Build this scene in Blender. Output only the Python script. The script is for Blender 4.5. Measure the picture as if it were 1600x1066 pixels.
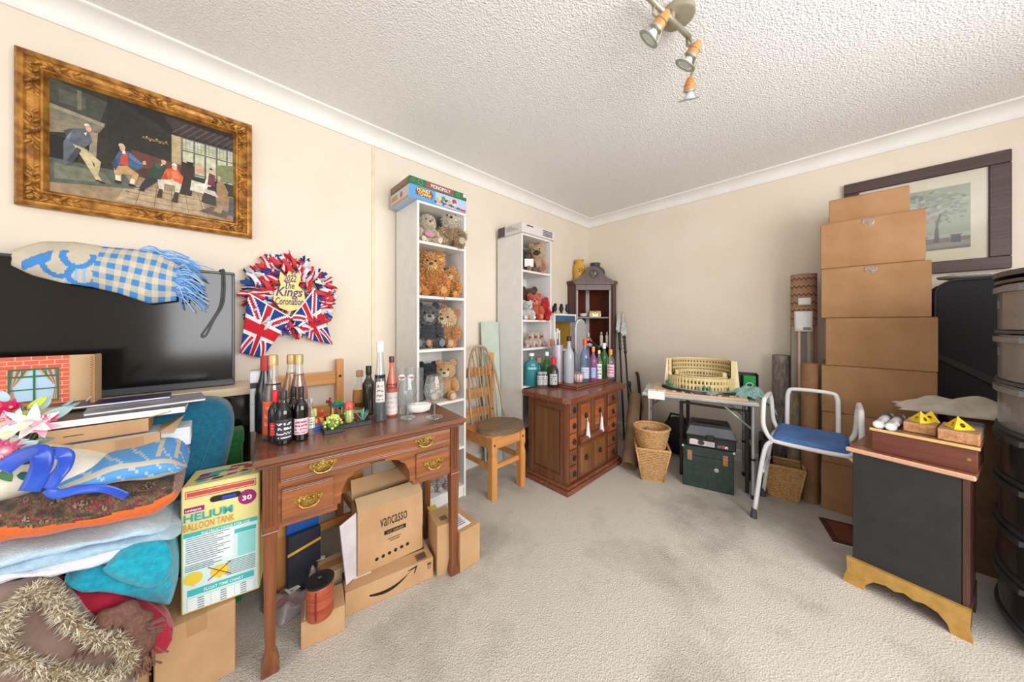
import bpy, bmesh, math, random
from mathutils import Vector, Matrix
for o in list(bpy.data.objects): bpy.data.objects.remove(o)
SC = bpy.context.scene
COL = SC.collection
rnd = random.Random(7)
PI = math.pi
# ---------------------------------------------------------------- camera
FX, CX, HY = 486.0, 800.0, 507.0          # focal length, centre and horizon in a 1600x1066 frame
CAM = Vector((2.17, 0.0, 1.225))
YAW = math.atan2(508, 486)
cd = bpy.data.cameras.new('camera'); cam = bpy.data.objects.new('camera', cd); COL.objects.link(cam)
cam.location = CAM; cam.rotation_euler = (PI/2, 0, YAW)
cd.sensor_width = 36; cd.lens = FX/1600*36; cd.shift_y = (HY-533)/1600; cd.clip_start = .02
SC.camera = cam
# ---------------------------------------------------------------- light
w = bpy.data.worlds.new('sky'); SC.world = w; w.use_nodes = True
bg = w.node_tree.nodes['Background']; bg.inputs[0].default_value = (.80, .90, 1, 1); bg.inputs[1].default_value = 1.2
def area(name, loc, rot, sx, sy, power, col):
    l = bpy.data.lights.new(name, 'AREA'); l.shape = 'RECTANGLE'; l.size = sx; l.size_y = sy; l.energy = power; l.color = col
    o = bpy.data.objects.new(name, l); COL.objects.link(o); o.location = loc; o.rotation_euler = rot
    return o
# daylight through the right window, plus added ambient fill from a made-up rear window
area('daylight_and_fill', (3.70, .85, 1.5), (0, PI/2, 0), 1.3, 2.5, 98, (1, .98, .96))
area('daylight_and_fill', (2.3, -2.40, 1.3), (PI/2, 0, 0), 2.3, 1.7, 24, (1, .985, .965))
SC.view_settings.view_transform = 'Standard'; SC.view_settings.look = 'None'
SC.view_settings.gamma = 1; SC.view_settings.use_curve_mapping = False
SC.view_settings.exposure = -0.14
# ---------------------------------------------------------------- pixel to place
Fv = Vector((-math.sin(YAW), math.cos(YAW), 0)); Rv = Vector((math.cos(YAW), math.sin(YAW), 0))
def ray(px, py): return Fv + Rv*((px-CX)/FX) + Vector((0, 0, (HY-py)/FX))
def on(px, py, ax, v):
    d = ray(px, py); t = (v-CAM[ax])/d[ax]
    return CAM + d*t
def fl(px, py, z=0): return on(px, py, 2, z)          # on a level surface
def PX(px, py, x): return on(px, py, 0, x)            # on a plane parallel to the left wall
def PY(px, py, y): return on(px, py, 1, y)            # on a plane parallel to the back wall
def mpp(p): return (Vector(p)-CAM).dot(Fv)/FX         # metres for one pixel at a place
# ---------------------------------------------------------------- materials
def lin(c):
    return tuple((x/12.92 if x <= .04045 else ((x+.055)/1.055)**2.4) for x in [q/255 for q in c])
MATS = {}
def nodes(name):
    m = bpy.data.materials.new(name); m.use_nodes = True
    nt = m.node_tree; b = nt.nodes['Principled BSDF']
    return m, nt, b
def mat(name, c1, c2=None, scale=12, rough=.6, metal=0, bump=0, bscale=None, stretch=(1, 1, 1), detail=4, lo=.35, hi=.65, sheen=0, coat=0, spec=None):
    """two-tone noise colour and noise relief"""
    if name in MATS: return MATS[name]
    m, nt, b = nodes(name)
    tc = nt.nodes.new('ShaderNodeTexCoord'); mp = nt.nodes.new('ShaderNodeMapping'); mp.inputs['Scale'].default_value = stretch
    nt.links.new(tc.outputs['Object'], mp.inputs[0])
    n = nt.nodes.new('ShaderNodeTexNoise'); n.inputs['Scale'].default_value = scale; n.inputs['Detail'].default_value = detail
    nt.links.new(mp.outputs[0], n.inputs['Vector'])
    r = nt.nodes.new('ShaderNodeValToRGB'); e = r.color_ramp.elements
    c2 = c2 or tuple(min(255, x*1.07+2) for x in c1)
    e[0].position = lo; e[1].position = hi; e[0].color = lin(c1)+(1,); e[1].color = lin(c2)+(1,)
    nt.links.new(n.outputs['Fac'], r.inputs[0]); nt.links.new(r.outputs[0], b.inputs['Base Color'])
    b.inputs['Roughness'].default_value = rough; b.inputs['Metallic'].default_value = metal
    if sheen: b.inputs['Sheen Weight'].default_value = sheen
    if coat: b.inputs['Coat Weight'].default_value = coat; b.inputs['Coat Roughness'].default_value = .12
    if spec is not None: b.inputs['Specular IOR Level'].default_value = spec
    if bump:
        n2 = nt.nodes.new('ShaderNodeTexNoise'); n2.inputs['Scale'].default_value = bscale or scale*4; n2.inputs['Detail'].default_value = 3
        nt.links.new(mp.outputs[0], n2.inputs['Vector'])
        bp = nt.nodes.new('ShaderNodeBump'); bp.inputs['Strength'].default_value = bump; bp.inputs['Distance'].default_value = .01
        nt.links.new(n2.outputs['Fac'], bp.inputs['Height']); nt.links.new(bp.outputs[0], b.inputs['Normal'])
    MATS[name] = m
    return m
def wood(name, c1, c2, axis='y', fine=55, rough=.4, coat=.25):
    s = {'x': (.06, 1, 1), 'y': (1, .06, 1), 'z': (1, 1, .06)}[axis]
    return mat(name, c1, c2, scale=fine, rough=rough, stretch=s, bump=.12, bscale=fine*2, coat=coat, lo=.3, hi=.7)
def colmat(name, rough=.5, metal=0, vary=.12, vscale=40, bump=0, bscale=200, sheen=0, coat=0, weave=False):
    """colour comes from the mesh's own colour attribute (print, weave, fur)"""
    if name in MATS: return MATS[name]
    m, nt, b = nodes(name)
    at = nt.nodes.new('ShaderNodeAttribute'); at.attribute_name = 'Col'
    tc = nt.nodes.new('ShaderNodeTexCoord')
    n = nt.nodes.new('ShaderNodeTexNoise'); n.inputs['Scale'].default_value = vscale; n.inputs['Detail'].default_value = 3
    nt.links.new(tc.outputs['Object'], n.inputs['Vector'])
    mr = nt.nodes.new('ShaderNodeMapRange'); mr.inputs['To Min'].default_value = 1-vary; mr.inputs['To Max'].default_value = 1+vary
    nt.links.new(n.outputs['Fac'], mr.inputs['Value'])
    mx = nt.nodes.new('ShaderNodeVectorMath'); mx.operation = 'SCALE'
    nt.links.new(at.outputs['Color'], mx.inputs[0]); nt.links.new(mr.outputs[0], mx.inputs['Scale'])
    nt.links.new(mx.outputs[0], b.inputs['Base Color'])
    b.inputs['Roughness'].default_value = rough; b.inputs['Metallic'].default_value = metal
    if sheen: b.inputs['Sheen Weight'].default_value = sheen
    if coat: b.inputs['Coat Weight'].default_value = coat
    if bump:
        n2 = nt.nodes.new('ShaderNodeTexNoise'); n2.inputs['Scale'].default_value = bscale
        nt.links.new(tc.outputs['Object'], n2.inputs['Vector'])
        bp = nt.nodes.new('ShaderNodeBump'); bp.inputs['Strength'].default_value = bump; bp.inputs['Distance'].default_value = .006
        nt.links.new(n2.outputs['Fac'], bp.inputs['Height']); nt.links.new(bp.outputs[0], b.inputs['Normal'])
    MATS[name] = m
    return m
def glass(name, tint=(255, 255, 255), rough=.03, body=0.0):
    """thin walled glass or clear plastic: sees through with a tint, shines by fresnel"""
    if name in MATS: return MATS[name]
    m, nt, b = nodes(name)
    out = nt.nodes['Material Output']
    t = nt.nodes.new('ShaderNodeBsdfTransparent'); t.inputs[0].default_value = lin(tint)+(1,)
    g = nt.nodes.new('ShaderNodeBsdfGlossy'); g.inputs['Roughness'].default_value = rough
    lw = nt.nodes.new('ShaderNodeLayerWeight'); lw.inputs[0].default_value = .35
    pw = nt.nodes.new('ShaderNodeMath'); pw.operation = 'POWER'; pw.inputs[1].default_value = 1.6; nt.links.new(lw.outputs['Facing'], pw.inputs[0])
    a = nt.nodes.new('ShaderNodeMath'); a.operation = 'MULTIPLY_ADD'; a.inputs[1].default_value = .75; a.inputs[2].default_value = .06
    nt.links.new(pw.outputs[0], a.inputs[0])
    mx = nt.nodes.new('ShaderNodeMixShader'); nt.links.new(a.outputs[0], mx.inputs[0]); nt.links.new(t.outputs[0], mx.inputs[1]); nt.links.new(g.outputs[0], mx.inputs[2])
    last = mx
    if body:
        b.inputs['Base Color'].default_value = lin(tint)+(1,); b.inputs['Roughness'].default_value = .4
        m2 = nt.nodes.new('ShaderNodeMixShader'); m2.inputs[0].default_value = body
        nt.links.new(mx.outputs[0], m2.inputs[1]); nt.links.new(b.outputs[0], m2.inputs[2]); last = m2
    nt.links.new(last.outputs[0], out.inputs[0])
    MATS[name] = m
    return m
# ---------------------------------------------------------------- mesh building
def V(*a): return Vector(a)
def axes(d):
    d = Vector(d).normalized(); u = d.orthogonal().normalized(); return u, d.cross(u), d
class MB:
    def __init__(s, M=None): s.v = []; s.f = []; s.c = []; s.M = M; s.col = None
    def add(s, vs, fs, col=None):
        n = len(s.v)
        for p in vs: s.v.append(s.M @ Vector(p) if s.M else Vector(p))
        col = col or s.col
        for i, f in enumerate(fs):
            s.f.append([n+q for q in f]); s.c.append(col[i] if isinstance(col, list) else col)
        return s
    def box(s, x0, y0, z0, x1, y1, z1, b=0, col=None):
        if x0 > x1: x0, x1 = x1, x0
        if y0 > y1: y0, y1 = y1, y0
        if z0 > z1: z0, z1 = z1, z0
        if not b:
            return s.add([(x, y, z) for x in (x0, x1) for y in (y0, y1) for z in (z0, z1)],
                         [(0, 1, 3, 2), (4, 6, 7, 5), (0, 4, 5, 1), (2, 3, 7, 6), (0, 2, 6, 4), (1, 5, 7, 3)], col)
        b = min(b, (x1-x0)*.45, (y1-y0)*.45, (z1-z0)*.45)
        vs = []; ix = {}
        L = ((x0, x1), (y0, y1), (z0, z1))
        for i in (0, 1):
            for j in (0, 1):
                for k in (0, 1):
                    for a in range(3):
                        p = []
                        for d, q in enumerate((i, j, k)):
                            e = L[d][q]
                            if d != a: e += b if q == 0 else -b
                            p.append(e)
                        ix[i, j, k, a] = len(vs); vs.append(p)
        fs = []
        for a in range(3):
            o = [d for d in range(3) if d != a]
            for q in (0, 1):
                f = []
                for r in ((0, 0), (1, 0), (1, 1), (0, 1)):
                    t = [0, 0, 0]; t[a] = q; t[o[0]] = r[0]; t[o[1]] = r[1]; f.append(ix[t[0], t[1], t[2], a])
                fs.append(f)
        for a in range(3):      # edges along axis a
            o = [d for d in range(3) if d != a]
            for r in ((0, 0), (1, 0), (1, 1), (0, 1)):
                t0 = [0, 0, 0]; t1 = [0, 0, 0]; t1[a] = 1
                for t in (t0, t1): t[o[0]] = r[0]; t[o[1]] = r[1]
                fs.append([ix[t0[0], t0[1], t0[2], o[0]], ix[t1[0], t1[1], t1[2], o[0]], ix[t1[0], t1[1], t1[2], o[1]], ix[t0[0], t0[1], t0[2], o[1]]])
        for i in (0, 1):
            for j in (0, 1):
                for k in (0, 1): fs.append([ix[i, j, k, 0], ix[i, j, k, 1], ix[i, j, k, 2]])
        return s.add(vs, fs, col)
    def cyl(s, p0, p1, r0, r1=None, n=14, caps=True, col=None):
        r1 = r0 if r1 is None else r1; p0 = Vector(p0); p1 = Vector(p1); u, w, d = axes(p1-p0)
        vs = []
        for p, r in ((p0, r0), (p1, r1)):
            for i in range(n): t = 2*PI*i/n; vs.append(p+u*(r*math.cos(t))+w*(r*math.sin(t)))
        fs = [(i, (i+1) % n, n+(i+1) % n, n+i) for i in range(n)]
        if caps: fs += [tuple(range(n-1, -1, -1)), tuple(range(n, 2*n))]
        return s.add(vs, fs, col)
    def lathe(s, prof, n=20, o=(0, 0, 0), sx=1, sy=1, ax=None, col=None, colf=None, open_top=False, caps=True):
        """prof: (radius, height) from bottom to top"""
        o = Vector(o); U, W, D = ax or (V(1, 0, 0), V(0, 1, 0), V(0, 0, 1))
        vs = []; fs = []; cs = []
        for (r, z) in prof:
            for i in range(n): t = 2*PI*i/n; vs.append(o+U*(r*math.cos(t)*sx)+W*(r*math.sin(t)*sy)+D*z)
        for k in range(len(prof)-1):
            for i in range(n):
                fs.append((k*n+i, k*n+(i+1) % n, (k+1)*n+(i+1) % n, (k+1)*n+i)); cs.append(colf(k, i) if colf else col)
        if caps and prof[0][0] > 1e-5: fs.append(tuple(range(n-1, -1, -1))); cs.append(colf(0, 0) if colf else col)
        if caps and prof[-1][0] > 1e-5 and not open_top: fs.append(tuple((len(prof)-1)*n+i for i in range(n))); cs.append(colf(len(prof)-2, 0) if colf else col)
        return s.add(vs, fs, cs)
    def tube(s, pts, r, n=8, closed=False, flat=1.0, col=None):
        pts = [Vector(p) for p in pts]; m = len(pts); rs = r if isinstance(r, (list, tuple)) else [r]*m
        vs = []; u = None
        for i in range(m):
            a = pts[i-1] if (i or closed) else pts[i]; b = pts[(i+1) % m] if (i < m-1 or closed) else pts[i]
            d = (b-a).normalized() if (b-a).length > 1e-9 else V(0, 0, 1)
            u = (u-d*u.dot(d)) if u is not None else d.orthogonal()
            if u.length < 1e-6: u = d.orthogonal()
            u.normalize(); w = d.cross(u)
            for k in range(n): t = 2*PI*k/n; vs.append(pts[i]+u*(rs[i]*math.cos(t))+w*(rs[i]*flat*math.sin(t)))
        fs = []
        for i in range(m if closed else m-1):
            j = (i+1) % m
            for k in range(n): fs.append((i*n+k, i*n+(k+1) % n, j*n+(k+1) % n, j*n+k))
        if not closed: fs += [tuple(range(n-1, -1, -1)), tuple((m-1)*n+k for k in range(n))]
        return s.add(vs, fs, col)
    def ell(s, c, r, n=16, m=10, R=None, wob=0, seed=0, col=None, p=2.0):
        """ellipsoid, p > 2 makes it boxier"""
        c = Vector(c); r = (r, r, r) if isinstance(r, (int, float)) else r; q = random.Random(seed)
        ph = [q.uniform(0, 6.28) for _ in range(6)]
        vs = []; fs = []
        def sp(x): return math.copysign(abs(x)**(2/p), x)
        for j in range(m+1):
            th = PI*j/m
            for i in range(n):
                t = 2*PI*i/n
                x, y, z = math.sin(th)*math.cos(t), math.sin(th)*math.sin(t), math.cos(th)
                k = 1+wob*(math.sin(3*x*2+ph[0])*math.sin(2.5*y*2+ph[1])+.6*math.sin(5*z+ph[2]+4*x)+.4*math.sin(9*y+ph[3]+5*z))
                d = V(sp(x)*r[0], sp(y)*r[1], sp(z)*r[2])*k
                vs.append(c+(R @ d if R else d))
        for j in range(m):
            for i in range(n): fs.append((j*n+i, (j+1)*n+i, (j+1)*n+(i+1) % n, j*n+(i+1) % n))
        return s.add(vs, fs, col)
    def prism(s, poly, O, U, W, T, col=None):
        """polygon in the U,W plane at O, thickness vector T"""
        O = Vector(O); U = Vector(U); W = Vector(W); T = Vector(T); n = len(poly)
        vs = [O+U*a+W*b for a, b in poly]; vs += [p+T for p in vs]
        fs = [tuple(range(n-1, -1, -1)), tuple(range(n, 2*n))]+[(i, (i+1) % n, n+(i+1) % n, n+i) for i in range(n)]
        return s.add(vs, fs, col)
    def poly(s, poly, O, U, W, col=None):
        O = Vector(O); U = Vector(U); W = Vector(W)
        return s.add([O+U*a+W*b for a, b in poly], [tuple(range(len(poly)))], col)
    def sheet(s, fn, nu, nv, th=.004, colf=None, col=None):
        """surface fn(u,v) for u,v in 0..1 with a thickness"""
        P = [[Vector(fn(i/nu, j/nv)) for j in range(nv+1)] for i in range(nu+1)]
        N = [[None]*(nv+1) for _ in range(nu+1)]
        for i in range(nu+1):
            for j in range(nv+1):
                a = P[min(i+1, nu)][j]-P[max(i-1, 0)][j]; b = P[i][min(j+1, nv)]-P[i][max(j-1, 0)]
                q = a.cross(b); N[i][j] = q.normalized() if q.length > 1e-12 else V(0, 0, 1)
        W = nv+1; vs = [P[i][j]+N[i][j]*th/2 for i in range(nu+1) for j in range(W)]+[P[i][j]-N[i][j]*th/2 for i in range(nu+1) for j in range(W)]
        K = (nu+1)*W; fs = []; cs = []
        def cc(i, j): return colf((i+.5)/nu, (j+.5)/nv) if colf else col
        for i in range(nu):
            for j in range(nv):
                a, b, c, d = i*W+j, (i+1)*W+j, (i+1)*W+j+1, i*W+j+1
                fs += [(a, b, c, d), (K+d, K+c, K+b, K+a)]; cs += [cc(i, j)]*2
        for i in range(nu):
            for j in (0, nv): a, b = i*W+j, (i+1)*W+j; fs.append((a, b, K+b, K+a)); cs.append(cc(i, min(j, nv-1)))
        for j in range(nv):
            for i in (0, nu): a, b = i*W+j, i*W+j+1; fs.append((a, b, K+b, K+a)); cs.append(cc(min(i, nu-1), j))
        return s.add(vs, fs, cs)
    def tufts(s, c, r, N, L, wd, R=None, seed=0, colf=None, down=.5, spread=.5, lo=-1):
        """pointed locks of fur standing out of an ellipsoid"""
        q = random.Random(seed); c = Vector(c); r = (r, r, r) if isinstance(r, (int, float)) else r
        for _ in range(N):
            z = q.uniform(lo, 1); t = q.uniform(0, 6.283); k = math.sqrt(max(0, 1-z*z)); u = V(k*math.cos(t), k*math.sin(t), z)
            p = V(u.x*r[0], u.y*r[1], u.z*r[2]); n = V(u.x/r[0], u.y/r[1], u.z/r[2]).normalized()
            if R: p = R @ p; n = R @ n
            d = (n+V(0, 0, -down)+V(q.gauss(0, spread), q.gauss(0, spread), q.gauss(0, spread))).normalized()
            a, b, _d = axes(d); l = L*q.uniform(.6, 1.3); p = c+p*.97
            s.add([p+a*wd, p-a*wd*.5+b*wd*.8, p-a*wd*.5-b*wd*.8, p+d*l], [(0, 1, 3), (1, 2, 3), (2, 0, 3)], colf(q) if colf else None)
        return s
    def build(s, name, m, parent=None, smooth=False, loc=None):
        me = bpy.data.meshes.new(name)
        me.from_pydata([tuple(p) for p in s.v], [], s.f)
        if any(c is not None for c in s.c):
            ca = me.color_attributes.new('Col', 'FLOAT_COLOR', 'CORNER'); vals = []
            for f, c in zip(s.f, s.c):
                l = lin(c)+(1,) if c is not None else (.5, .5, .5, 1)
                for _ in f: vals.extend(l)
            ca.data.foreach_set('color', vals)
        bm = bmesh.new(); bm.from_mesh(me); bmesh.ops.recalc_face_normals(bm, faces=bm.faces); bm.to_mesh(me); bm.free()
        if smooth is True: me.polygons.foreach_set('use_smooth', [True]*len(me.polygons))
        elif smooth:
            me.polygons.foreach_set('use_smooth', [True]*len(me.polygons)); me.set_sharp_from_angle(angle=smooth)
        me.materials.append(m)
        o = bpy.data.objects.new(name, me); COL.objects.link(o)
        if parent is not None: o.parent = parent
        if loc is not None: o.location = loc
        return o
SM = math.radians(38)
def tag(o, label, cat, group=None):
    o['label'] = label; o['category'] = cat
    if group: o['group'] = group
    return o
def thing(name, label, cat, loc=(0, 0, 0), rz=0, group=None, rot=None):
    o = bpy.data.objects.new(name, None); COL.objects.link(o); o.empty_display_size = .05
    o.location = loc; o.rotation_euler = rot or (0, 0, rz)
    return tag(o, label, cat, group)
def struct(o): o['kind'] = 'structure'; return o
def link(o, parent, M=None):
    c = o.copy(); COL.objects.link(c); c.parent = parent
    if M is not None: c.matrix_basis = M
    return c
def text(s, O, U, W, width, height, m, parent, name='lettering', shear=0, bold=0, fit='both'):
    """flat lettering printed on a surface: O = lower left corner, U along the line, W up"""
    cu = bpy.data.curves.new(name, 'FONT'); cu.body = s; cu.size = 1; cu.shear = shear; cu.offset = bold; cu.resolution_u = 2
    t = bpy.data.objects.new(name, cu); me = bpy.data.meshes.new_from_object(t)
    bpy.data.objects.remove(t)
    xs = [v.co.x for v in me.vertices]; ys = [v.co.y for v in me.vertices]
    if not xs: return None
    x0, x1, y0, y1 = min(xs), max(xs), min(ys), max(ys)
    U = Vector(U).normalized(); W = Vector(W).normalized(); N = U.cross(W); O = Vector(O)
    for v in me.vertices:
        a = (v.co.x-x0)/(x1-x0)*width; b = (v.co.y-y0)/(y1-y0)*height
        v.co = O+U*a+W*b+N*.0009
    me.materials.clear(); me.materials.append(m)
    o = bpy.data.objects.new(name, me); COL.objects.link(o)
    if parent is not None: o.parent = parent
    return o
def arc(cx, cy, r, a0, a1, n=12, ry=None):
    ry = r if ry is None else ry
    return [(cx+r*math.cos(math.radians(a0+(a1-a0)*i/n)), cy+ry*math.sin(math.radians(a0+(a1-a0)*i/n))) for i in range(n+1)]
def bez(p0, p1, p2, p3, n=10):
    p0, p1, p2, p3 = map(Vector, (p0, p1, p2, p3))
    return [p0*(1-t)**3+p1*3*t*(1-t)**2+p2*3*t*t*(1-t)+p3*t**3 for t in [i/n for i in range(n+1)]]
def smoothpath(pts, n=6):
    """Catmull-Rom through the points"""
    P = [Vector(p) for p in pts]; P = [P[0]*2-P[1]]+P+[P[-1]*2-P[-2]]; out = []
    for i in range(1, len(P)-2):
        for k in range(n):
            t = k/n; a, b, c, d = P[i-1], P[i], P[i+1], P[i+2]
            out.append(.5*((2*b)+(c-a)*t+(2*a-5*b+4*c-d)*t*t+(3*b-a-3*c+d)*t**3))
    out.append(P[-2]); return out
def decal(name, shapes, O, U, W, N, parent, m, step=.0004):
    """flat print: polygons in U,W units laid one over the other on a surface with normal N"""
    mb = MB(); N = Vector(N).normalized()
    for i, (pts, c) in enumerate(shapes): mb.poly(pts, Vector(O)+N*(.0006+step*i), U, W, c)
    return mb.build(name, m, parent)
PRINT = colmat('print', rough=.45, vary=.05)
def rect(x0, y0, x1, y1): return [(x0, y0), (x1, y0), (x1, y1), (x0, y1)]
# ================================================================= the room
RX, RY0, RY1, RZ = 3.75, -2.45, 3.4, 2.52
def carpet_mat():
    m, nt, b = nodes('carpet')
    tc = nt.nodes.new('ShaderNodeTexCoord')
    n1 = nt.nodes.new('ShaderNodeTexNoise'); n1.inputs['Scale'].default_value = 1.5; n1.inputs['Detail'].default_value = 5; n1.inputs['Roughness'].default_value = .62
    n2 = nt.nodes.new('ShaderNodeTexNoise'); n2.inputs['Scale'].default_value = 190; n2.inputs['Detail'].default_value = 2
    n3 = nt.nodes.new('ShaderNodeTexVoronoi'); n3.inputs['Scale'].default_value = 170
    for n in (n1, n2, n3): nt.links.new(tc.outputs['Object'], n.inputs['Vector'])
    r1 = nt.nodes.new('ShaderNodeValToRGB'); e = r1.color_ramp.elements
    e[0].position = .30; e[0].color = lin((172, 166, 157))+(1,); e[1].position = .5; e[1].color = lin((214, 208, 198))+(1,)
    r2 = nt.nodes.new('ShaderNodeValToRGB'); e = r2.color_ramp.elements
    e[0].position = .25; e[0].color = (.72, .71, .69, 1); e[1].position = .7; e[1].color = (1.0, 1.0, 1.0, 1)
    nt.links.new(n1.outputs['Fac'], r1.inputs[0]); nt.links.new(n2.outputs['Fac'], r2.inputs[0])
    mx = nt.nodes.new('ShaderNodeMix'); mx.data_type = 'RGBA'; mx.blend_type = 'MULTIPLY'; mx.inputs['Factor'].default_value = 1
    nt.links.new(r1.outputs[0], mx.inputs['A']); nt.links.new(r2.outputs[0], mx.inputs['B'])
    nt.links.new(mx.outputs['Result'], b.inputs['Base Color'])
    b.inputs['Roughness'].default_value = .95; b.inputs['Specular IOR Level'].default_value = .1
    bp = nt.nodes.new('ShaderNodeBump'); bp.inputs['Strength'].default_value = .7; bp.inputs['Distance'].default_value = .004
    ad = nt.nodes.new('ShaderNodeMath'); ad.operation = 'ADD'; nt.links.new(n2.outputs['Fac'], ad.inputs[0]); nt.links.new(n3.outputs['Distance'], ad.inputs[1])
    nt.links.new(ad.outputs[0], bp.inputs['Height']); nt.links.new(bp.outputs[0], b.inputs['Normal'])
    return m
def artex_mat():
    m, nt, b = nodes('textured_ceiling_paint')
    b.inputs['Base Color'].default_value = lin((246, 245, 244))+(1,); b.inputs['Roughness'].default_value = .8
    tc = nt.nodes.new('ShaderNodeTexCoord')
    n1 = nt.nodes.new('ShaderNodeTexNoise'); n1.inputs['Scale'].default_value = 130; n1.inputs['Detail'].default_value = 3; n1.inputs['Distortion'].default_value = .8
    n2 = nt.nodes.new('ShaderNodeTexVoronoi'); n2.feature = 'SMOOTH_F1'; n2.inputs['Scale'].default_value = 150
    for n in (n1, n2): nt.links.new(tc.outputs['Object'], n.inputs['Vector'])
    ad = nt.nodes.new('ShaderNodeMath'); ad.operation = 'ADD'; nt.links.new(n1.outputs['Fac'], ad.inputs[0]); nt.links.new(n2.outputs['Distance'], ad.inputs[1])
    bp = nt.nodes.new('ShaderNodeBump'); bp.inputs['Strength'].default_value = .75; bp.inputs['Distance'].default_value = .006
    nt.links.new(ad.outputs[0], bp.inputs['Height']); nt.links.new(bp.outputs[0], b.inputs['Normal'])
    return m
WALLP = mat('wall_paint', (232, 219, 202), (236, 224, 208), scale=3, rough=.75, bump=.05, bscale=120)
WHITEP = mat('white_gloss_paint', (240, 240, 236), (246, 246, 243), scale=5, rough=.35)
struct(MB().box(-.1, RY0-.1, -.06, RX+.1, RY1+.1, 0).build('floor', carpet_mat()))
struct(MB().box(-.1, RY0-.1, RZ, RX+.1, RY1+.1, RZ+.08).build('ceiling', artex_mat()))
struct(MB().box(-.1, RY0-.1, 0, 0, RY1+.1, RZ).build('wall_left', WALLP))
struct(MB().box(0, RY1, 0, RX, RY1+.1, RZ).build('wall_back', WALLP))
def holed_wall(name, axis, at_, a0, a1, h0, h1, l0, l1):
    mb = MB()
    def bx(p0, p1, z0, z1):
        if axis == 'x': mb.box(at_, p0, z0, at_+.1, p1, z1)
        else: mb.box(p0, at_-.1, z0, p1, at_, z1)
    bx(l0, a0, 0, RZ); bx(a1, l1, 0, RZ); bx(a0, a1, 0, h0); bx(a0, a1, h1, RZ)
    return struct(mb.build(name, WALLP))
holed_wall('wall_right', 'x', RX, -.45, 2.15, .82, 2.18, RY0-.1, RY1+.1)
holed_wall('wall_rear', 'y', RY0, 1.10, 3.50, .42, 2.2, 0, RX)  # rear opening is added to let the ambient fill in
GLASS = glass('window_glass', (250, 253, 255))
def window(name, axis, at_, a0, a1, h0, h1):
    fr = MB(); t = .055
    def bx(mb, p0, p1, z0, z1, d0=.03, d1=.08, b=.006):
        if axis == 'x': mb.box(at_+d0, p0, z0, at_+d1, p1, z1, b)
        else: mb.box(p0, at_-d1, z0, p1, at_-d0, z1, b)
    bx(fr, a0, a1, h0, h0+t); bx(fr, a0, a1, h1-t, h1); bx(fr, a0, a0+t, h0+t, h1-t); bx(fr, a1-t, a1, h0+t, h1-t)
    am = (a0+a1)/2; bx(fr, am-t/2, am+t/2, h0+t, h1-t)
    f = struct(fr.build(name, WHITEP))
    for p0, p1 in ((a0+t, am-t/2), (am+t/2, a1-t)):
        g = MB(); bx(g, p0, p1, h0+t, h1-t, .05, .056, 0); g.build('pane', GLASS, f)
    s = MB(); bx(s, a0-.04, a1+.04, h0-.03, h0-.002, -.06, .02, .005); s.build('window_sill', WHITEP, f)
window('window_1', 'x', RX, -.45, 2.15, .82, 2.18)
window('rear_fill_window', 'y', RY0, 1.10, 3.50, .42, 2.2)  # unseen rear window, added for ambient fill light
# coving: concave profile run along each wall
prof = [(0, 0), (.012, 0), (.014, .008)]+[(.090-.074*math.cos(math.radians(a)), .010+.068*math.sin(math.radians(a))) for a in range(0, 91, 10)]+[(.094, .080), (.094, .09), (0, .09)]
COVE = mat('coving_white', (238, 237, 232), (244, 243, 239), scale=6, rough=.55)
z0 = RZ-.09
def cove(name, O, U, run): struct(MB().prism(prof, O, U, (0, 0, 1), run).build(name, COVE, smooth=SM))
cove('trim_1', (0, RY0, z0), (1, 0, 0), (0, RY1-RY0, 0)); cove('trim_2', (0, RY1, z0), (0, -1, 0), (RX, 0, 0))
cove('trim_3', (RX, RY0, z0), (-1, 0, 0), (0, RY1-RY0, 0)); cove('trim_4', (0, RY0, z0), (0, 1, 0), (RX, 0, 0))
bprof = [(0, 0), (.016, 0), (.016, .075), (.010, .095), (0, .1)]
def skirt(name, O, U, run): struct(MB().prism(bprof, O, U, (0, 0, 1), run).build(name, WHITEP))
skirt('baseboard_left', (0, RY0, 0), (1, 0, 0), (0, RY1-RY0, 0)); skirt('baseboard_back', (0, RY1, 0), (0, -1, 0), (RX, 0, 0))
skirt('baseboard_right', (RX, RY0, 0), (-1, 0, 0), (0, RY1-RY0, 0)); skirt('baseboard_rear', (0, RY0, 0), (0, 1, 0), (RX, 0, 0))
# cable cover on the left wall
struct(MB().box(0, .765, .1, .008, .779, 2.45, .002).build('trim_5', mat('cable_cover', (226, 208, 176), rough=.5)))
# ================================================================= left wall and the pile in front of it
BLACKG = mat('black_gloss', (12, 12, 14), (16, 16, 18), rough=.12)
BLACKM = mat('black_plastic', (26, 26, 28), (34, 34, 36), rough=.45)
CARD = mat('cardboard', (186, 146, 104), (198, 160, 118), scale=7, rough=.8, bump=.06, bscale=90, stretch=(1, 1, 1))
CARD2 = mat('cardboard_pale', (200, 168, 128), (208, 178, 140), scale=7, rough=.8, bump=.05, bscale=90)
TAPE = mat('packing_tape', (176, 134, 92), (186, 146, 104), rough=.25, scale=9)
INK = mat('black_ink', (28, 26, 26), rough=.5); WINK = mat('white_ink', (245, 245, 245), rough=.5)
PAPER = mat('white_paper', (238, 238, 236), (246, 246, 246), rough=.6)
GILT = mat('gilt', (128, 80, 28), (196, 140, 62), scale=26, rough=.42, metal=.35, bump=.25, bscale=60)
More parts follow.
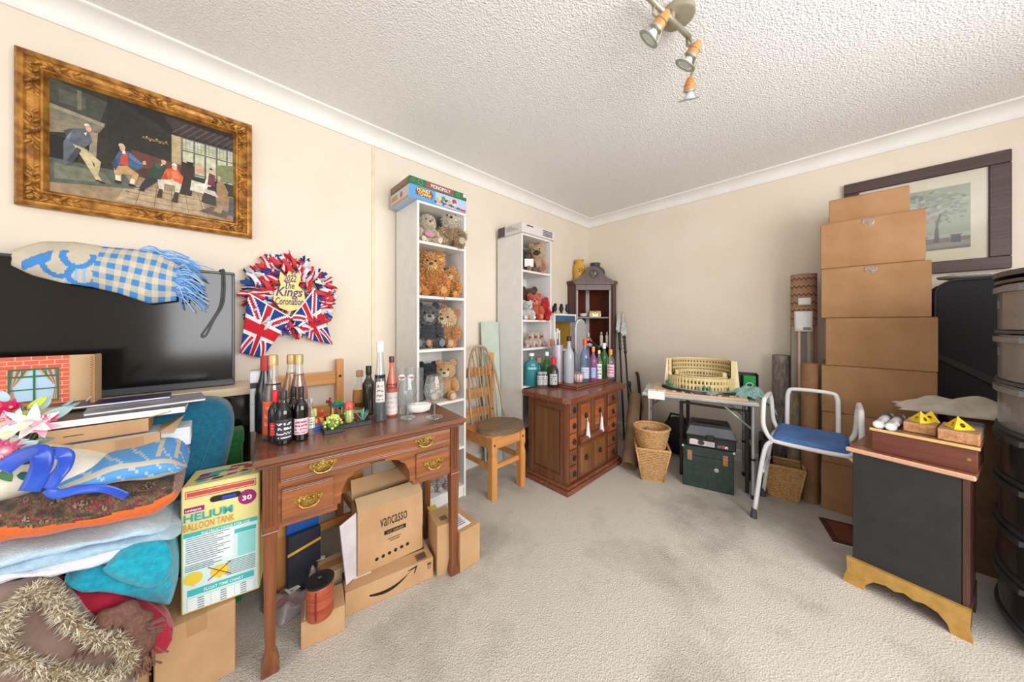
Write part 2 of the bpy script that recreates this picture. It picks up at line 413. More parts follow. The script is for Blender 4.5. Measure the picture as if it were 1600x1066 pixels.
# ---- gilt framed painting
t = thing('framed_painting', 'tavern scene painting in a heavy carved gilt frame on the wall', 'painting', (0, -.2, 1.68))
Y0, Y1, Z0, Z1 = -.345, .344, 0, .598
levels = [(0, .006), (0, .030), (.008, .040), (.014, .036), (.020, .036), (.026, .028), (.040, .024), (.052, .028), (.058, .034), (.063, .034), (.070, .022), (.074, .016)]
for k in range(4):
    mb = MB(); vs = []
    for ins, d in levels:
        c = [(Y0+ins, Z0+ins), (Y1-ins, Z0+ins), (Y1-ins, Z1-ins), (Y0+ins, Z1-ins)]
        for q in (c[k], c[(k+1) % 4]): vs.append((d, q[0], q[1]))
    fs = [(2*i, 2*i+1, 2*i+3, 2*i+2) for i in range(len(levels)-1)]
    mb.add(vs, fs); mb.build('frame_rail', GILT, t)
def carved(name, c, ang, s=1.0):
    mb = MB(); M = Matrix.Rotation(ang, 3, 'X')
    for i in range(-4, 5):
        a = M @ V(0, i*.017*s, .010*s*(1 if i % 2 else -1)); sz = (1-abs(i)*.09)*s
        R = (M @ Matrix.Rotation(.7*(1 if i % 2 else -1)*(1 if i >= 0 else -1), 3, 'X'))
        mb.ell(Vector(c)+a, (.011*sz, .021*sz, .0085*sz), 10, 6, R)
    mb.ell(Vector(c)+V(.002, 0, 0), (.012*s, .014*s, .014*s), 10, 6)
    mb.build(name, GILT, t, True)
for (yy, zz, a) in ((0, .038, 0), (0, .56, 0), (Y0+.038, .3, PI/2), (Y1-.038, .3, PI/2)): carved('carved_leaf', (.029, yy, zz), a, 1.05)
for yy in (Y0, Y1):
    for zz in (Z0, Z1):
        sy = 1 if yy == Y0 else -1; sz = 1 if zz == Z0 else -1
        carved('carved_leaf', (.029, yy+sy*.095, zz+sz*.040), 0, .9); carved('carved_leaf', (.029, yy+sy*.040, zz+sz*.10), PI/2, .9)
CY0, CZ0, CW, CH = -.272, .073, .545, .452
MB().box(.004, CY0, CZ0, .014, CY0+CW, CZ0+CH).build('canvas', mat('canvas_back', (60, 50, 40), rough=.8), t)
S = []
def P(c, *pts): S.append(([(a*CW, b*CH) for a, b in pts], c))
def RC(c, x0, y0, x1, y1): P(c, (x0, y0), (x1, y0), (x1, y1), (x0, y1))
RC((44, 42, 36), 0, 0, 1, 1)
P((66, 70, 60), (0, .62), (.2, .58), (.26, .93), (0, 1)); P((38, 36, 32), (.26, .4), (.6, .4), (.6, .75), (.26, .97))
P((30, 27, 25), (.3, 1), (1, 1), (1, .82), (.62, .80)); P((58, 50, 46), (.55, .98), (1, .93), (1, .84), (.63, .81))
for i in range(9): a = .60+i*.045; P((92, 80, 72), (a, .82), (a+.008, .82), (a+.09+.01, .95), (a+.085, .95))
P((150, 128, 98), (0, 0), (1, 0), (1, .28), (.6, .30), (.3, .30), (0, .26))
P((176, 152, 118), (.30, .02), (.82, .01), (.78, .22), (.36, .2)); P((84, 92, 82), (0, .08), (.40, .16), (.34, .30), (0, .30))
P((112, 116, 96), (.02, .12), (.28, .17), (.24, .26), (.02, .26))
for i in range(5): P((122, 104, 82), (.4+i*.1, .02), (.405+i*.1, .02), (.44+i*.08, .24), (.435+i*.08, .24))
for i in range(3): P((124, 106, 84), (.35, .06+i*.06), (.85, .05+i*.06), (.85, .055+i*.06), (.35, .066+i*.06))
P((120, 116, 98), (0, .66), (.22, .62), (.25, .70), (0, .76)); P((148, 140, 118), (0, .74), (.24, .69), (.25, .72), (0, .775))
P((132, 122, 100), (0, .52), (.10, .56), (.18, .50), (.2, .62), (0, .68)); RC((24, 22, 20), 0, .3, .12, .50); P((150, 140, 116), (.17, .32), (.205, .32), (.215, .62), (.18, .6))
RC((84, 84, 74), .04, .80, .16, .92); RC((112, 110, 96), .12, .78, .14, .96)
P((176, 156, 118), (.60, .42), (.655, .42), (.655, .80), (.60, .80)); RC((196, 196, 168), .655, .42, 1, .80)
for a in (.655, .73, .80, .875, .945, .99): RC((96, 98, 92), a, .42, a+.012, .80)
for b in (.43, .66, .79): RC((96, 98, 92), .655, b, 1, b+.013)
for i in range(14):
    RC((140, 142, 124), .66+i*.024, .66, .663+i*.024, .79)
for b in (.69, .72, .75): RC((140, 142, 124), .655, b, 1, b+.004)
P((120, 128, 84), (.88, .44), (1, .44), (1, .64), (.88, .6)); P((206, 170, 140), (.74, .46), (.80, .46), (.80, .56), (.74, .56))
P((98, 58, 42), (.36, .30), (.66, .26), (.68, .50), (.38, .54)); P((74, 42, 32), (.36, .30), (.66, .26), (.66, .36), (.36, .40))
P((52, 34, 28), (.64, .20), (.72, .20), (.74, .52), (.66, .55)); RC((30, 30, 30), .69, .50, .73, .56)
for i in range(8): RC((210, 190, 120), .44+i*.018, .68+.012*math.sin(i*2), .448+i*.018, .70+.012*math.sin(i*2))
P((110, 96, 60), (.43, .68), (.59, .68), (.57, .70), (.45, .70))
# standing man, left
P((92, 98, 110), (.06, .46), (.10, .60), (.165, .63), (.19, .52), (.14, .42), (.10, .28), (.06, .25)); P((70, 76, 88), (.06, .56), (.10, .60), (.08, .50))
P((188, 172, 128), (.10, .46), (.16, .44), (.23, .35), (.22, .24), (.20, .24), (.20, .33), (.15, .37)); P((200, 184, 140), (.11, .44), (.16, .42), (.235, .17), (.215, .155))
P((34, 30, 28), (.20, .165), (.25, .15), (.25, .165), (.215, .18)); P((206, 160, 130), *arc(0.172, 0.635, 0.014, 0, 340, 12, 0.032)); P((216, 210, 196), *arc(.166, .655, .014, 20, 200, 8, .022)); P((236, 232, 222), (.15, .58), (.165, .60), (.16, .56)); P((60, 62, 74), (.10, .28), (.14, .42), (.12, .44), (.075, .30)); P((120, 126, 138), (.07, .50), (.10, .585), (.085, .49))
# seated man in blue coat and red waistcoat
P((66, 88, 120), (.28, .36), (.32, .50), (.37, .51), (.45, .42), (.43, .37), (.36, .30)); P((188, 74, 58), (.32, .37), (.365, .37), (.36, .49), (.33, .48))
P((186, 150, 98), (.29, .34), (.36, .37), (.42, .31), (.40, .20), (.37, .21), (.385, .29), (.33, .28), (.33, .21), (.30, .21)); P((212, 164, 132), *arc(0.335, 0.535, 0.015, 0, 340, 12, 0.036)); P((196, 186, 170), *arc(.330, .552, .015, 40, 220, 8, .022)); P((48, 64, 92), (.28, .36), (.30, .44), (.315, .36), (.30, .30)); P((92, 116, 150), (.37, .50), (.44, .425), (.42, .41), (.365, .46)); P((226, 216, 196), (.30, .21), (.325, .21), (.325, .26), (.30, .26)); P((226, 216, 196), (.37, .205), (.395, .20), (.40, .25), (.378, .255)); P((34, 28, 26), (.295, .185), (.33, .185), (.325, .21), (.30, .21)); P((34, 28, 26), (.365, .18), (.41, .175), (.395, .20), (.37, .205))
P((230, 226, 214), (.335, .48), (.35, .48), (.35, .51), (.335, .51)); P((212, 164, 132), (.44, .42), (.46, .42), (.455, .46), (.44, .45))
# dozing man in green
P((44, 62, 48), (.46, .30), (.50, .46), (.56, .47), (.58, .38), (.53, .28)); P((40, 42, 46), (.46, .30), (.54, .31), (.45, .17), (.42, .18)); P((208, 160, 130), *arc(0.555, 0.495, 0.014, 0, 340, 12, 0.032)); P((70, 50, 40), *arc(.557, .510, .015, 0, 180, 8, .022)); P((214, 208, 196), (.535, .46), (.55, .47), (.545, .44)); P((62, 84, 64), (.50, .46), (.52, .40), (.55, .44), (.53, .47)); P((26, 24, 24), (.41, .155), (.45, .15), (.45, .19))
# man in orange coat
P((214, 96, 52), (.54, .31), (.57, .43), (.63, .46), (.67, .38), (.66, .29), (.60, .29)); P((206, 200, 178), (.52, .30), (.60, .33), (.66, .30), (.645, .20), (.62, .20), (.62, .27), (.56, .27), (.555, .20), (.53, .20))
P((60, 36, 26), (.515, .12), (.545, .12), (.55, .21), (.53, .21)); P((60, 36, 26), (.60, .10), (.635, .10), (.645, .21), (.62, .21)); P((214, 170, 140), *arc(0.617, 0.465, 0.015, 0, 340, 12, 0.032)); P((222, 218, 208), *arc(.617, .480, .017, 0, 180, 8, .026)); P((176, 70, 36), (.54, .31), (.57, .40), (.58, .32)); P((232, 128, 82), (.60, .42), (.63, .43), (.65, .36), (.61, .35)); P((206, 200, 190), (.585, .30), (.605, .345), (.625, .30)); P((214, 170, 140), *arc(.60, .315, .012, 0, 340, 8, .016))
# table group on the right
P((208, 204, 190), (.71, .26), (.80, .25), (.83, .36), (.72, .37)); P((214, 210, 196), (.80, .35), (.84, .34), (.87, .48), (.82, .48)); P((104, 50, 66), (.82, .36), (.87, .35), (.87, .48), (.83, .49)); P((206, 164, 134), *arc(0.843, 0.515, 0.011, 0, 340, 12, 0.028)); P((60, 44, 36), *arc(.843, .530, .012, 0, 180, 8, .018))
P((150, 122, 78), (.88, .20), (.94, .16), (.96, .32), (.92, .44), (.88, .40)); P((206, 170, 140), *arc(0.897, 0.455, 0.011, 0, 340, 12, 0.028)); P((56, 44, 38), (.78, .16), (.88, .14), (.87, .28), (.80, .28)); P((196, 190, 176), (.79, .27), (.89, .24), (.87, .30), (.81, .31))
P((90, 74, 58), (.77, .06), (.95, .02), (.97, .10), (.85, .13)); P((160, 132, 92), (.86, .08), (.91, .07), (.92, .12), (.87, .12)); P((178, 84, 70), (.945, .02), (.975, .02), (.97, .05), (.95, .05)); P((70, 76, 84), (.96, .08), (1, .06), (1, .26), (.97, .27))
decal('painted_scene', S, (.0142, CY0, CZ0), (0, 1, 0), (0, 0, 1), (1, 0, 0), t, colmat('oil_paint', rough=.35, vary=.6, vscale=46, bump=.1, bscale=90), .00004)

# ---- television on its cabinet
t = thing('television', 'large flat television with a glossy black screen against the left wall', 'television', (.10, -.40, .935))
mb = MB(); W_, H_ = .472, .54
for (y0, z0, y1, z1) in ((-W_, .0, W_, .028), (-W_, H_-.012, W_, H_), (-W_, .028, -W_+.012, H_-.012), (W_-.012, .028, W_, H_-.012)): mb.box(.012, y0, z0, .052, y1, z1, .003)
mb.build('bezel', mat('bezel_grey', (56, 60, 66), rough=.3), t)
MB().box(.02, -W_+.012, .028, .046, W_-.012, H_-.012).build('screen', BLACKG, t)
MB().box(-.02, -W_+.05, .04, .012, W_-.05, H_-.1, .01).build('back_shell', BLACKM, t)
t = thing('tv_cabinet', 'black gloss cabinet with a pale wooden top under the television', 'cabinet', (.02, -.4, 0))
MB().box(0, -.52, .895, .235, .535, .932, .004).build('top', wood('pale_oak', (214, 190, 156), (228, 208, 178), 'y'), t)
MB().box(0, -.51, .0, .215, .525, .893, .004).build('body', BLACKG, t)
MB().box(.2155, -.505, .03, .222, .005, .885, .002).build('door', BLACKG, t); MB().box(.2155, .012, .03, .222, .52, .885, .002).build('door', BLACKG, t)

# ---- woven blanket hung over the television
BLUE, CREAM, LBLUE = (74, 142, 214), (206, 196, 176), (150, 190, 230)
WOVEN = colmat('woven_cotton', rough=.95, vary=.10, vscale=60, bump=.5, bscale=330)
tp = [(34, 392), (70, 381), (115, 382), (160, 389), (205, 393), (245, 398), (280, 416)]
bt = [(28, 416), (60, 431), (105, 443), (150, 449), (190, 459), (235, 474), (277, 470)]
def lerp_list(L, u):
    k = min(u*(len(L)-1), len(L)-1.0001); i = int(k); f = k-i
    return tuple(a+(b-a)*f for a, b in zip(L[i], L[i+1]))
def blanket(u, v):
    a = PX(*lerp_list(tp, u), .15); b = PX(*lerp_list(bt, u), .175)
    bulge = .028*math.sin(v*PI)+.006*math.sin(u*17+v*5)
    if v < .25:                       # part that lies back over the top edge
        k = v/.25; p = a.lerp(V(a.x-.10, a.y, a.z-.03), 1-k); p.z += .022*math.sin(k*PI); p.x += .0
        return p
    k = (v-.25)/.75; p = a.lerp(b, k); p.x += .012+.05*math.sin(k*PI*.9)**.8+.007*math.sin(u*19+k*6)
    return p
def bcol(u, v):
    if u < .09: return CREAM
    if u < .50:
        k = (v-.25)/.75; x = u-.09
        if abs(k-(.95-2.6*(u-.05))) < .14 and u < .26: return BLUE
        for (c, a, b) in ((.30, .62, .13), (.40, .35, .12), (.44, .75, .1)):
            d = math.hypot((u-c)/.10, (k-a)/.30)
            if .62 < d < 1.0 and (k-a) > -.1: return BLUE
        if .33 < u < .5 and k > .5 and int(u*60) % 3 == 0: return LBLUE
        return CREAM
    if int((u-.5)*26) % 2 == 0 and int(v*11) % 2 == 0: return BLUE
    if int((u-.5)*26) % 2 == 0 or int(v*11) % 2 == 0: return (186, 188, 180)
    return (216, 208, 190)
t = thing('woven_throw', 'blue and cream checked woven throw slung over the top of the television', 'throw', PX(150, 440, .16))
o0 = t.location.copy()
mb = MB(Matrix.Translation(-o0)); mb.sheet(blanket, 110, 44, .012, bcol); mb.build('cloth', WOVEN, t, True)
mb = MB(Matrix.Translation(-o0))
for i in range(150):
    f = rnd.random(); k = rnd.random()
    st = PX(212+70*f+rnd.uniform(-4, 4), 393+25*f+rnd.uniform(-2, 3), .13+.02*k) if i % 3 == 0 else blanket(.985, .28+.62*k)
    if i % 3 == 0: en = PX(262+60*f+rnd.uniform(-14, 18), 402+26*f+rnd.uniform(-8, 10), .15)
    else: en = PX(288+rnd.uniform(-6, 40), 462+rnd.uniform(-4, 28)-30*(1-k), .19+rnd.uniform(0, .03))
    md = st.lerp(en, .5)+V(.02, 0, .02+rnd.uniform(0, .02)); col = rnd.choice(((120, 170, 226), (150, 192, 236), (96, 150, 214), (178, 208, 240)))
    mb.tube(bez(st, md, md, en, 5), .0026, 4, col=col)
o = mb.build('fringe', WOVEN, t); o['kind'] = 'stuff'
# ---- strap over the corner of the television
pts = [PX(343, 430, .10), PX(344, 423, .13), PX(347, 426, .162), PX(347, 455, .166), PX(343, 480, .168), PX(328, 505, .17), PX(316, 522, .17), PX(317, 527, .17), PX(323, 522, .172), PX(334, 500, .172), PX(348, 476, .17), PX(351, 450, .168), PX(350, 425, .162), PX(348, 422, .13), PX(347, 429, .10)]
tag(MB().tube(smoothpath(pts, 5), .0042, 8).build('carry_strap', mat('strap_grey', (70, 72, 74), (84, 86, 88), rough=.7), None, True), 'thin grey strap looped over the corner of the television', 'strap')

# ---- ribbon wreath with two flags
t = thing('coronation_wreath', 'red white and blue ribbon wreath with two flags hung on the wall', 'wreath', (.012, .312, 1.385))
ringp = [(.03, .155*math.cos(a), .165*math.sin(a)) for a in [2*PI*i/40 for i in range(40)]]
MB().tube(ringp, .018, 8, True).build('ring', mat('wreath_ring', (60, 60, 90), rough=.8), t, True)
CLOTH = colmat('cotton_print', rough=.85, vary=.08)
scr = []
for ci, c in enumerate(((206, 32, 44), (228, 228, 234), (38, 72, 150), (206, 32, 44), (24, 44, 96), (216, 60, 66))):
    mb = MB(); q = random.Random(ci)
    def fn(u, v): return V(.012*math.sin(u*PI)*(1 if ci % 2 else -1)+.004*v, (v-.5)*.034*(1-.4*math.sin(u*PI)), (u-.5)*.075+.01*math.sin(v*6))
    mb.sheet(fn, 6, 3, .0012, (lambda u, v: (228, 228, 234) if ci in (3, 4) and int(v*3) == 1 else c)); o = mb.build('ribbon_scrap', CLOTH, t, True); scr.append(o)
for i in range(168):
    a = 2*PI*i/168*3+rnd.uniform(-.1, .1); rr = rnd.choice((.105, .13, .155, .175, .19))+rnd.uniform(-.01, .01); dx = .035+.025*math.sin((rr-.09)/.12*PI)
    M = Matrix.Translation(V(dx+rnd.uniform(-.008, .01), rr*math.cos(a), rr*1.06*math.sin(a))) @ Matrix.Rotation(a-PI/2+rnd.uniform(-.9, .9), 4, 'X') @ Matrix.Rotation(rnd.uniform(-.7, .7), 4, 'Y') @ Matrix.Rotation(rnd.uniform(-.7, .7), 4, 'Z') @ Matrix.Scale(rnd.uniform(.8, 1.15), 4)
    if i < 6: scr[i].matrix_basis = M
    else: link(scr[i % 6], t, M)
SIGN = mat('sign_yellow', (236, 206, 110), (240, 214, 130), rough=.5); NAVY = mat('sign_purple', (58, 40, 110), rough=.5)
o0 = t.location
def sy_(a, b): q = PX(a, b, .095)-o0; return (q.y, q.z)
out = [sy_(*q) for q in ((438, 424), (446, 432), (452, 423), (459, 432), (466, 425), (470, 437), (466, 446), (475, 456), (477, 470), (467, 483), (452, 487), (437, 481), (427, 469), (429, 455), (439, 446), (436, 436))]
sg = MB().prism(out, (.078, 0, 0), (0, 1, 0), (0, 0, 1), (.005, 0, 0)).build('sign', SIGN, t)
for s_, x0, x1, y0, y1 in (('2022', 443, 463, 440, 432), ('The', 445, 460, 451, 443), ('Kings', 431, 473, 467, 452), ('Coronation', 430, 474, 476, 468)):
    l0 = sy_(x0, y0); l1 = sy_(x1, y1); text(s_, (.0836, l0[0], l0[1]), (0, 1, 0), (0, 0, 1), l1[0]-l0[0], l1[1]-l0[1]+.006, NAVY, sg, shear=.25, bold=.018)
def union(u, v):
    x, y = (u-.5)*2, (v-.5)*2; RD, WH, BL = (206, 26, 44), (236, 236, 240), (28, 62, 140)
    if abs(x) < .13 or abs(y) < .2: return RD
    if abs(x) < .22 or abs(y) < .34: return WH
    d = abs(abs(x)-abs(y))
    return RD if d < .09 else WH if d < .25 else BL
o0 = t.location
def flag(cs, x0, x1):
    A, B, C, D = [PX(*c, x)-o0 for c, x in zip(cs, (x0, x0, x1, x1))]
    def fn(u, v):
        p = A.lerp(B, u).lerp(D.lerp(C, u), v); p.x += .012*math.sin(u*9+v*2)*v; return p
    f = MB().sheet(fn, 30, 30, .0012, union).build('flag', CLOTH, t, True)
    MB().tube([A, A.lerp(B, .5)+V(.003, 0, -.002), B], .0035, 6).build('flag_edge', mat('white_tape', (236, 236, 236)), f)
flag(((388, 458), (455, 497), (410, 560), (375, 551)), .10, .055); flag(((455, 497), (492, 451), (521, 539), (484, 531)), .10, .055)
MB().tube([PX(455, 424, .05)-o0, PX(453, 394, .012)-o0, PX(452, 391, .006)-o0], .003, 5).build('hanging_loop', mat('twine', (180, 160, 130)), t)

# ---- bodies of soft folded things: a lofted row of rounded sections
def loft(mb, secs, n=22, p=3.2, wob=.004, colf=None, seed=0):
    """secs: (y, x_front, depth, z_bottom, z_top)"""
    q = random.Random(seed); ph = [q.uniform(0, 6) for _ in range(4)]
    def sp(x): return math.copysign(abs(x)**(2/p), x)
    vs = []; fs = []; cs = []; m = len(secs)
    for i, (y, xf, dp, z0, z1) in enumerate(secs):
        for k in range(n):
            a = 2*PI*k/n; x = xf-dp/2+dp/2*sp(math.cos(a)); z = (z0+z1)/2+(z1-z0)/2*sp(math.sin(a))
            x += wob*math.sin(y*34+ph[0]+2*a); z += wob*(math.sin(y*26+3*a+ph[1])+.5*math.sin(y*71+ph[2]+a))
            vs.append((x, y, z))
    for i in range(m-1):
        for k in range(n): fs.append((i*n+k, i*n+(k+1) % n, (i+1)*n+(k+1) % n, (i+1)*n+k)); cs.append(colf(i/(m-1), k/n) if colf else None)
    fs += [tuple(range(n-1, -1, -1)), tuple((m-1)*n+k for k in range(n))]; cs += [colf(0, 0) if colf else None, colf(1, 0) if colf else None]
    return mb.add(vs, fs, cs)
def pxsecs(pts, xf, dp, sub=6, taper=True):
    """pts: (px, py_top, py_bottom) on the plane x = xf"""
    out = []; N = (len(pts)-1)*sub
    L = smoothpath([(a, b, c) for a, b, c in pts], sub)
    for i, (a, b, c) in enumerate(L):
        T = PX(a, b, xf); B = PX(a, c, xf); e = min(i, len(L)-1-i)/sub; k = 1-(1-min(1, e))**2*.75 if taper else 1
        zc = (T.z+B.z)/2; h = (T.z-B.z)/2*max(.25, k)
        out.append((T.y, xf-(1-k)*dp*.18, dp*(.6+.4*k), zc-h, zc+h))
    return out
def soft(name, label, cat, pts, xf, dp, m, p=3.2, wob=.004, colf=None, group=None, seed=0, n=26, lift=0):
    secs = pxsecs(pts, xf, dp)
    base = V(xf-dp/2, secs[len(secs)//2][0], min(s[3] for s in secs))
    t = thing(name, label, cat, base, group=group)
    mb = MB(Matrix.Translation(-base)); loft(mb, secs, n, p, wob, colf, seed); mb.build('body', m, t, True)
    return t, base
FLEECE = lambda nm, c, c2=None: mat(nm, c, c2, scale=60, rough=.95, bump=.5, bscale=260, sheen=.3)
# carton that carries the pile, and the carton under the balloon tank box
def carton(name, label, x0, y0, z0, x1, y1, z1, m=CARD, rz=0, tape='y', group=None, flaps=True):
    t = thing(name, label, 'box', ((x0+x1)/2, (y0+y1)/2, z0), rz, group)
    hx, hy, h = (x1-x0)/2, (y1-y0)/2, z1-z0
    MB().box(-hx, -hy, 0, hx, hy, h, .003).build('body', m, t)
    if flaps:
        if tape == 'y':
            MB().box(-hx+.002, -hy+.002, h-.001, -.0015, hy-.002, h+.0025).build('flap', m, t); MB().box(.0015, -hy+.002, h-.001, hx-.002, hy-.002, h+.0025).build('flap', m, t)
            MB().box(-.024, -hy-.0006, h-.05, .024, -hy, h+.003).box(-.024, -hy, h+.0025, .024, hy, h+.0032).build('tape', TAPE, t)
        else:
            MB().box(-hx+.002, -hy+.002, h-.001, hx-.002, -.0015, h+.0025).build('flap', m, t); MB().box(-hx+.002, .0015, h-.001, hx-.002, hy-.002, h+.0025).build('flap', m, t)
            MB().box(hx, -.024, h-.05, hx+.0006, .024, h+.003).box(-hx, -.024, h+.0025, hx, .024, h+.0032).build('tape', TAPE, t)
    return t
carton('cardboard_carton', 'plain brown carton standing under the helium tank box', .42, -.137, 0, .70, .054, .250, tape='x')
carton('packing_carton', 'brown carton under the pile of cushions and towels', .30, -.76, 0, .665, -.15, .34)
# pile, lowest first
BROWN = mat('brown_velvet', (112, 88, 78), (142, 118, 106), scale=9, rough=.8, sheen=.6, bump=.15, bscale=60)
t, b0 = soft('shaggy_cushion', 'brown velvet cushion with shaggy cream trim at the front of the pile', 'cushion', [(-150, 960, 1250), (-60, 945, 1245), (0, 935, 1240), (50, 926, 1235), (95, 950, 1225), (135, 985, 1210), (185, 1003, 1190), (208, 1035, 1140)], .82, .12, BROWN, 2.6, .006)
trim = [(-40, 1000), (0, 1000), (10, 972), (35, 940), (62, 922), (88, 942), (108, 966), (150, 1000), (185, 1000), (203, 1034), (175, 1054), (130, 1060), (80, 1050), (35, 1034), (-10, 1020)]
loop = smoothpath([PX(a, b, .83)-b0 for a, b in trim], 8)
mb = MB(); mb.tube(loop, .012, 6, col=(150, 128, 98))
for i, c in enumerate(loop):
    mb.tufts(c, .013, 64, .017, .0017, seed=i, down=.2, spread=.7, colf=lambda q: q.choice(((200, 186, 158), (224, 214, 192), (158, 138, 110), (236, 230, 214), (118, 98, 78))))
o = mb.build('shaggy_trim', colmat('shag', rough=.9, vary=.1), t); o['kind'] = 'stuff'
soft('red_cloth', 'crumpled crimson cloth under the turquoise towel', 'cloth', [(-80, 920, 945), (0, 917, 945), (60, 912, 965), (100, 930, 990), (150, 936, 1002), (196, 932, 1006), (230, 950, 1020), (255, 968, 1022), (268, 988, 1012)], .755, .08, mat('crimson_wool', (160, 16, 48), (184, 26, 60), scale=30, rough=.9, bump=.3, sheen=.3), 2.3, .012, seed=3)
t = thing('brown_scarf', 'brown fringed scarf lying over the crimson cloth', 'scarf', PX(190, 990, .79))
b0 = t.location.copy(); SCARF = mat('brown_knit', (112, 78, 66), (134, 98, 84), scale=120, rough=.95, bump=.6, bscale=320)
P1 = smoothpath([PX(a, b, x)-b0 for a, b, x in ((150, 990, .80), (168, 968, .815), (192, 960, .82), (214, 972, .815), (222, 1000, .815), (224, 1022, .81))], 6)
MB().tube(P1, [.026-.005*math.sin(i*.9) for i in range(len(P1))], 12, flat=.5).build('cloth', SCARF, t, True)
mb = MB()
for c0, d in ((P1[-1], (6, 24)), (P1[0], (-8, 22))):
    for i in range(28):
        s0 = c0+V(rnd.uniform(-.008, .014), rnd.uniform(-.026, .026), rnd.uniform(-.012, .012)); e0 = s0+V(rnd.uniform(-.004, .015), rnd.uniform(-.02, .02)+(.012 if d[0] > 0 else -.012), -rnd.uniform(.025, .05))
        mb.tube([s0, s0.lerp(e0, .5)+V(.006, 0, 0), e0], .0026, 4)
for i in range(16):
    s0 = PX(225, 975+i, .82)-b0; e0 = s0+V(.01, rnd.uniform(.02, .045), rnd.uniform(-.015, .012)); mb.tube([s0, s0.lerp(e0, .5)+V(.008, 0, .004), e0], .0025, 4)
o = mb.build('fringe', SCARF, t); o['kind'] = 'stuff'
soft('turquoise_towel', 'bright turquoise bath towel folded over in the pile', 'towel', [(94, 905, 928), (130, 893, 936), (163, 884, 940), (200, 871, 946), (232, 860, 962), (258, 857, 970), (274, 872, 962)], .79, .26, FLEECE('turquoise_terry', (6, 148, 178), (22, 176, 200)), 2.5, .008, seed=5)
t, b0 = soft('turquoise_towel', 'turquoise towel fold lying on top of the bigger turquoise towel', 'towel', [(160, 880, 905), (190, 868, 915), (225, 858, 925), (255, 858, 912), (268, 864, 900)], .815, .06, FLEECE('turquoise_terry', (10, 158, 184)), 2.3, .006, seed=8)
soft('white_towel', 'white towel squeezed between the pale blue and turquoise towels', 'towel', [(-80, 925, 945), (0, 898, 924), (58, 888, 912), (80, 884, 914), (120, 874, 898), (163, 864, 885), (200, 858, 878), (231, 856, 873)], .785, .30, FLEECE('white_terry', (226, 230, 240), (240, 242, 248)), 2.8, .005, seed=6)
soft('blue_towel', 'pale blue towel, the lower of the two folded on the white towel', 'towel', [(-80, 905, 925), (0, 888, 905), (60, 874, 894), (109, 866, 885), (170, 850, 872), (224, 840, 860), (260, 836, 850), (281, 838, 846)], .775, .30, FLEECE('pale_blue_terry', (160, 196, 220), (182, 212, 232)), 3, .003, seed=7)
soft('blue_towel', 'pale blue towel directly under the orange velvet cushion', 'towel', [(-80, 890, 908), (0, 872, 891), (60, 860, 877), (109, 850, 868), (170, 836, 853), (224, 824, 843), (262, 828, 840)], .77, .30, FLEECE('ice_blue_terry', (176, 208, 226), (196, 222, 236)), 3, .003, seed=9)
rq = random.Random(4); TAPC = ((58, 54, 38), (40, 40, 32), (86, 40, 40), (74, 74, 46), (110, 88, 60), (128, 40, 48), (52, 60, 44), (150, 120, 90), (30, 28, 26))
def tapcol(u, k):
    a = k*2*PI
    if math.sin(a) < -.06+.10*math.sin(u*9): return (226, 104, 28)
    if u > .88: return rq.choice(((150, 100, 84), (128, 84, 70), (190, 160, 130)))
    v_ = math.sin(u*31+3*math.sin(k*40))+math.sin(k*57+u*19)+math.sin(u*73-k*21)*.7+rq.gauss(0, .35)
    return TAPC[int((v_+3)*1.45) % len(TAPC)]
ORV = colmat('tapestry_velvet', rough=.75, vary=.25, vscale=120, bump=.3, bscale=220, sheen=.2)
secs = pxsecs([(-120, 830, 890), (-60, 808, 880), (0, 794, 868), (40, 780, 866), (90, 768, 857), (159, 760, 842), (232, 756, 823), (268, 750, 800), (283, 760, 785)], .79, .36, 30)
t = thing('tapestry_cushion', 'big cushion with a dark tapestry face and orange velvet back', 'cushion', (.60, -.3, min(s[3] for s in secs)))
mb = MB(Matrix.Translation(-t.location)); loft(mb, secs, 120, 2.3, .003, tapcol); mb.build('body', ORV, t, True)
soft('cream_cushion', 'cream canvas cushion lying under the flowers and blue ribbon', 'cushion', [(-120, 745, 830), (-60, 735, 812), (0, 728, 797), (40, 722, 786), (90, 722, 770), (140, 726, 760), (185, 728, 752)], .76, .30, mat('cream_canvas', (222, 216, 200), (232, 228, 214), scale=30, rough=.9, bump=.2, bscale=300), 2.5, .003, seed=2)
def stripe(u, k):
    j = int(k*40)
    return CREAM if j in (2, 3, 36, 37) or (u > .55 and int(u*30) % 5 == 0 and 4 < j < 16) else ((92, 160, 224) if (int(u*40)+j) % 7 else (176, 196, 214))
secs = pxsecs([(62, 776, 792), (100, 756, 780), (150, 736, 768), (200, 722, 763), (240, 714, 759), (270, 714, 753), (292, 726, 746)], .81, .30, 8)
t = thing('blue_blanket', 'folded blue and cream woven blanket on top of the tapestry cushion', 'blanket', (.65, -.15, min(s[3] for s in secs)))
mb = MB(Matrix.Translation(-t.location)); loft(mb, secs, 40, 2.4, .004, stripe); mb.build('body', WOVEN, t, True)
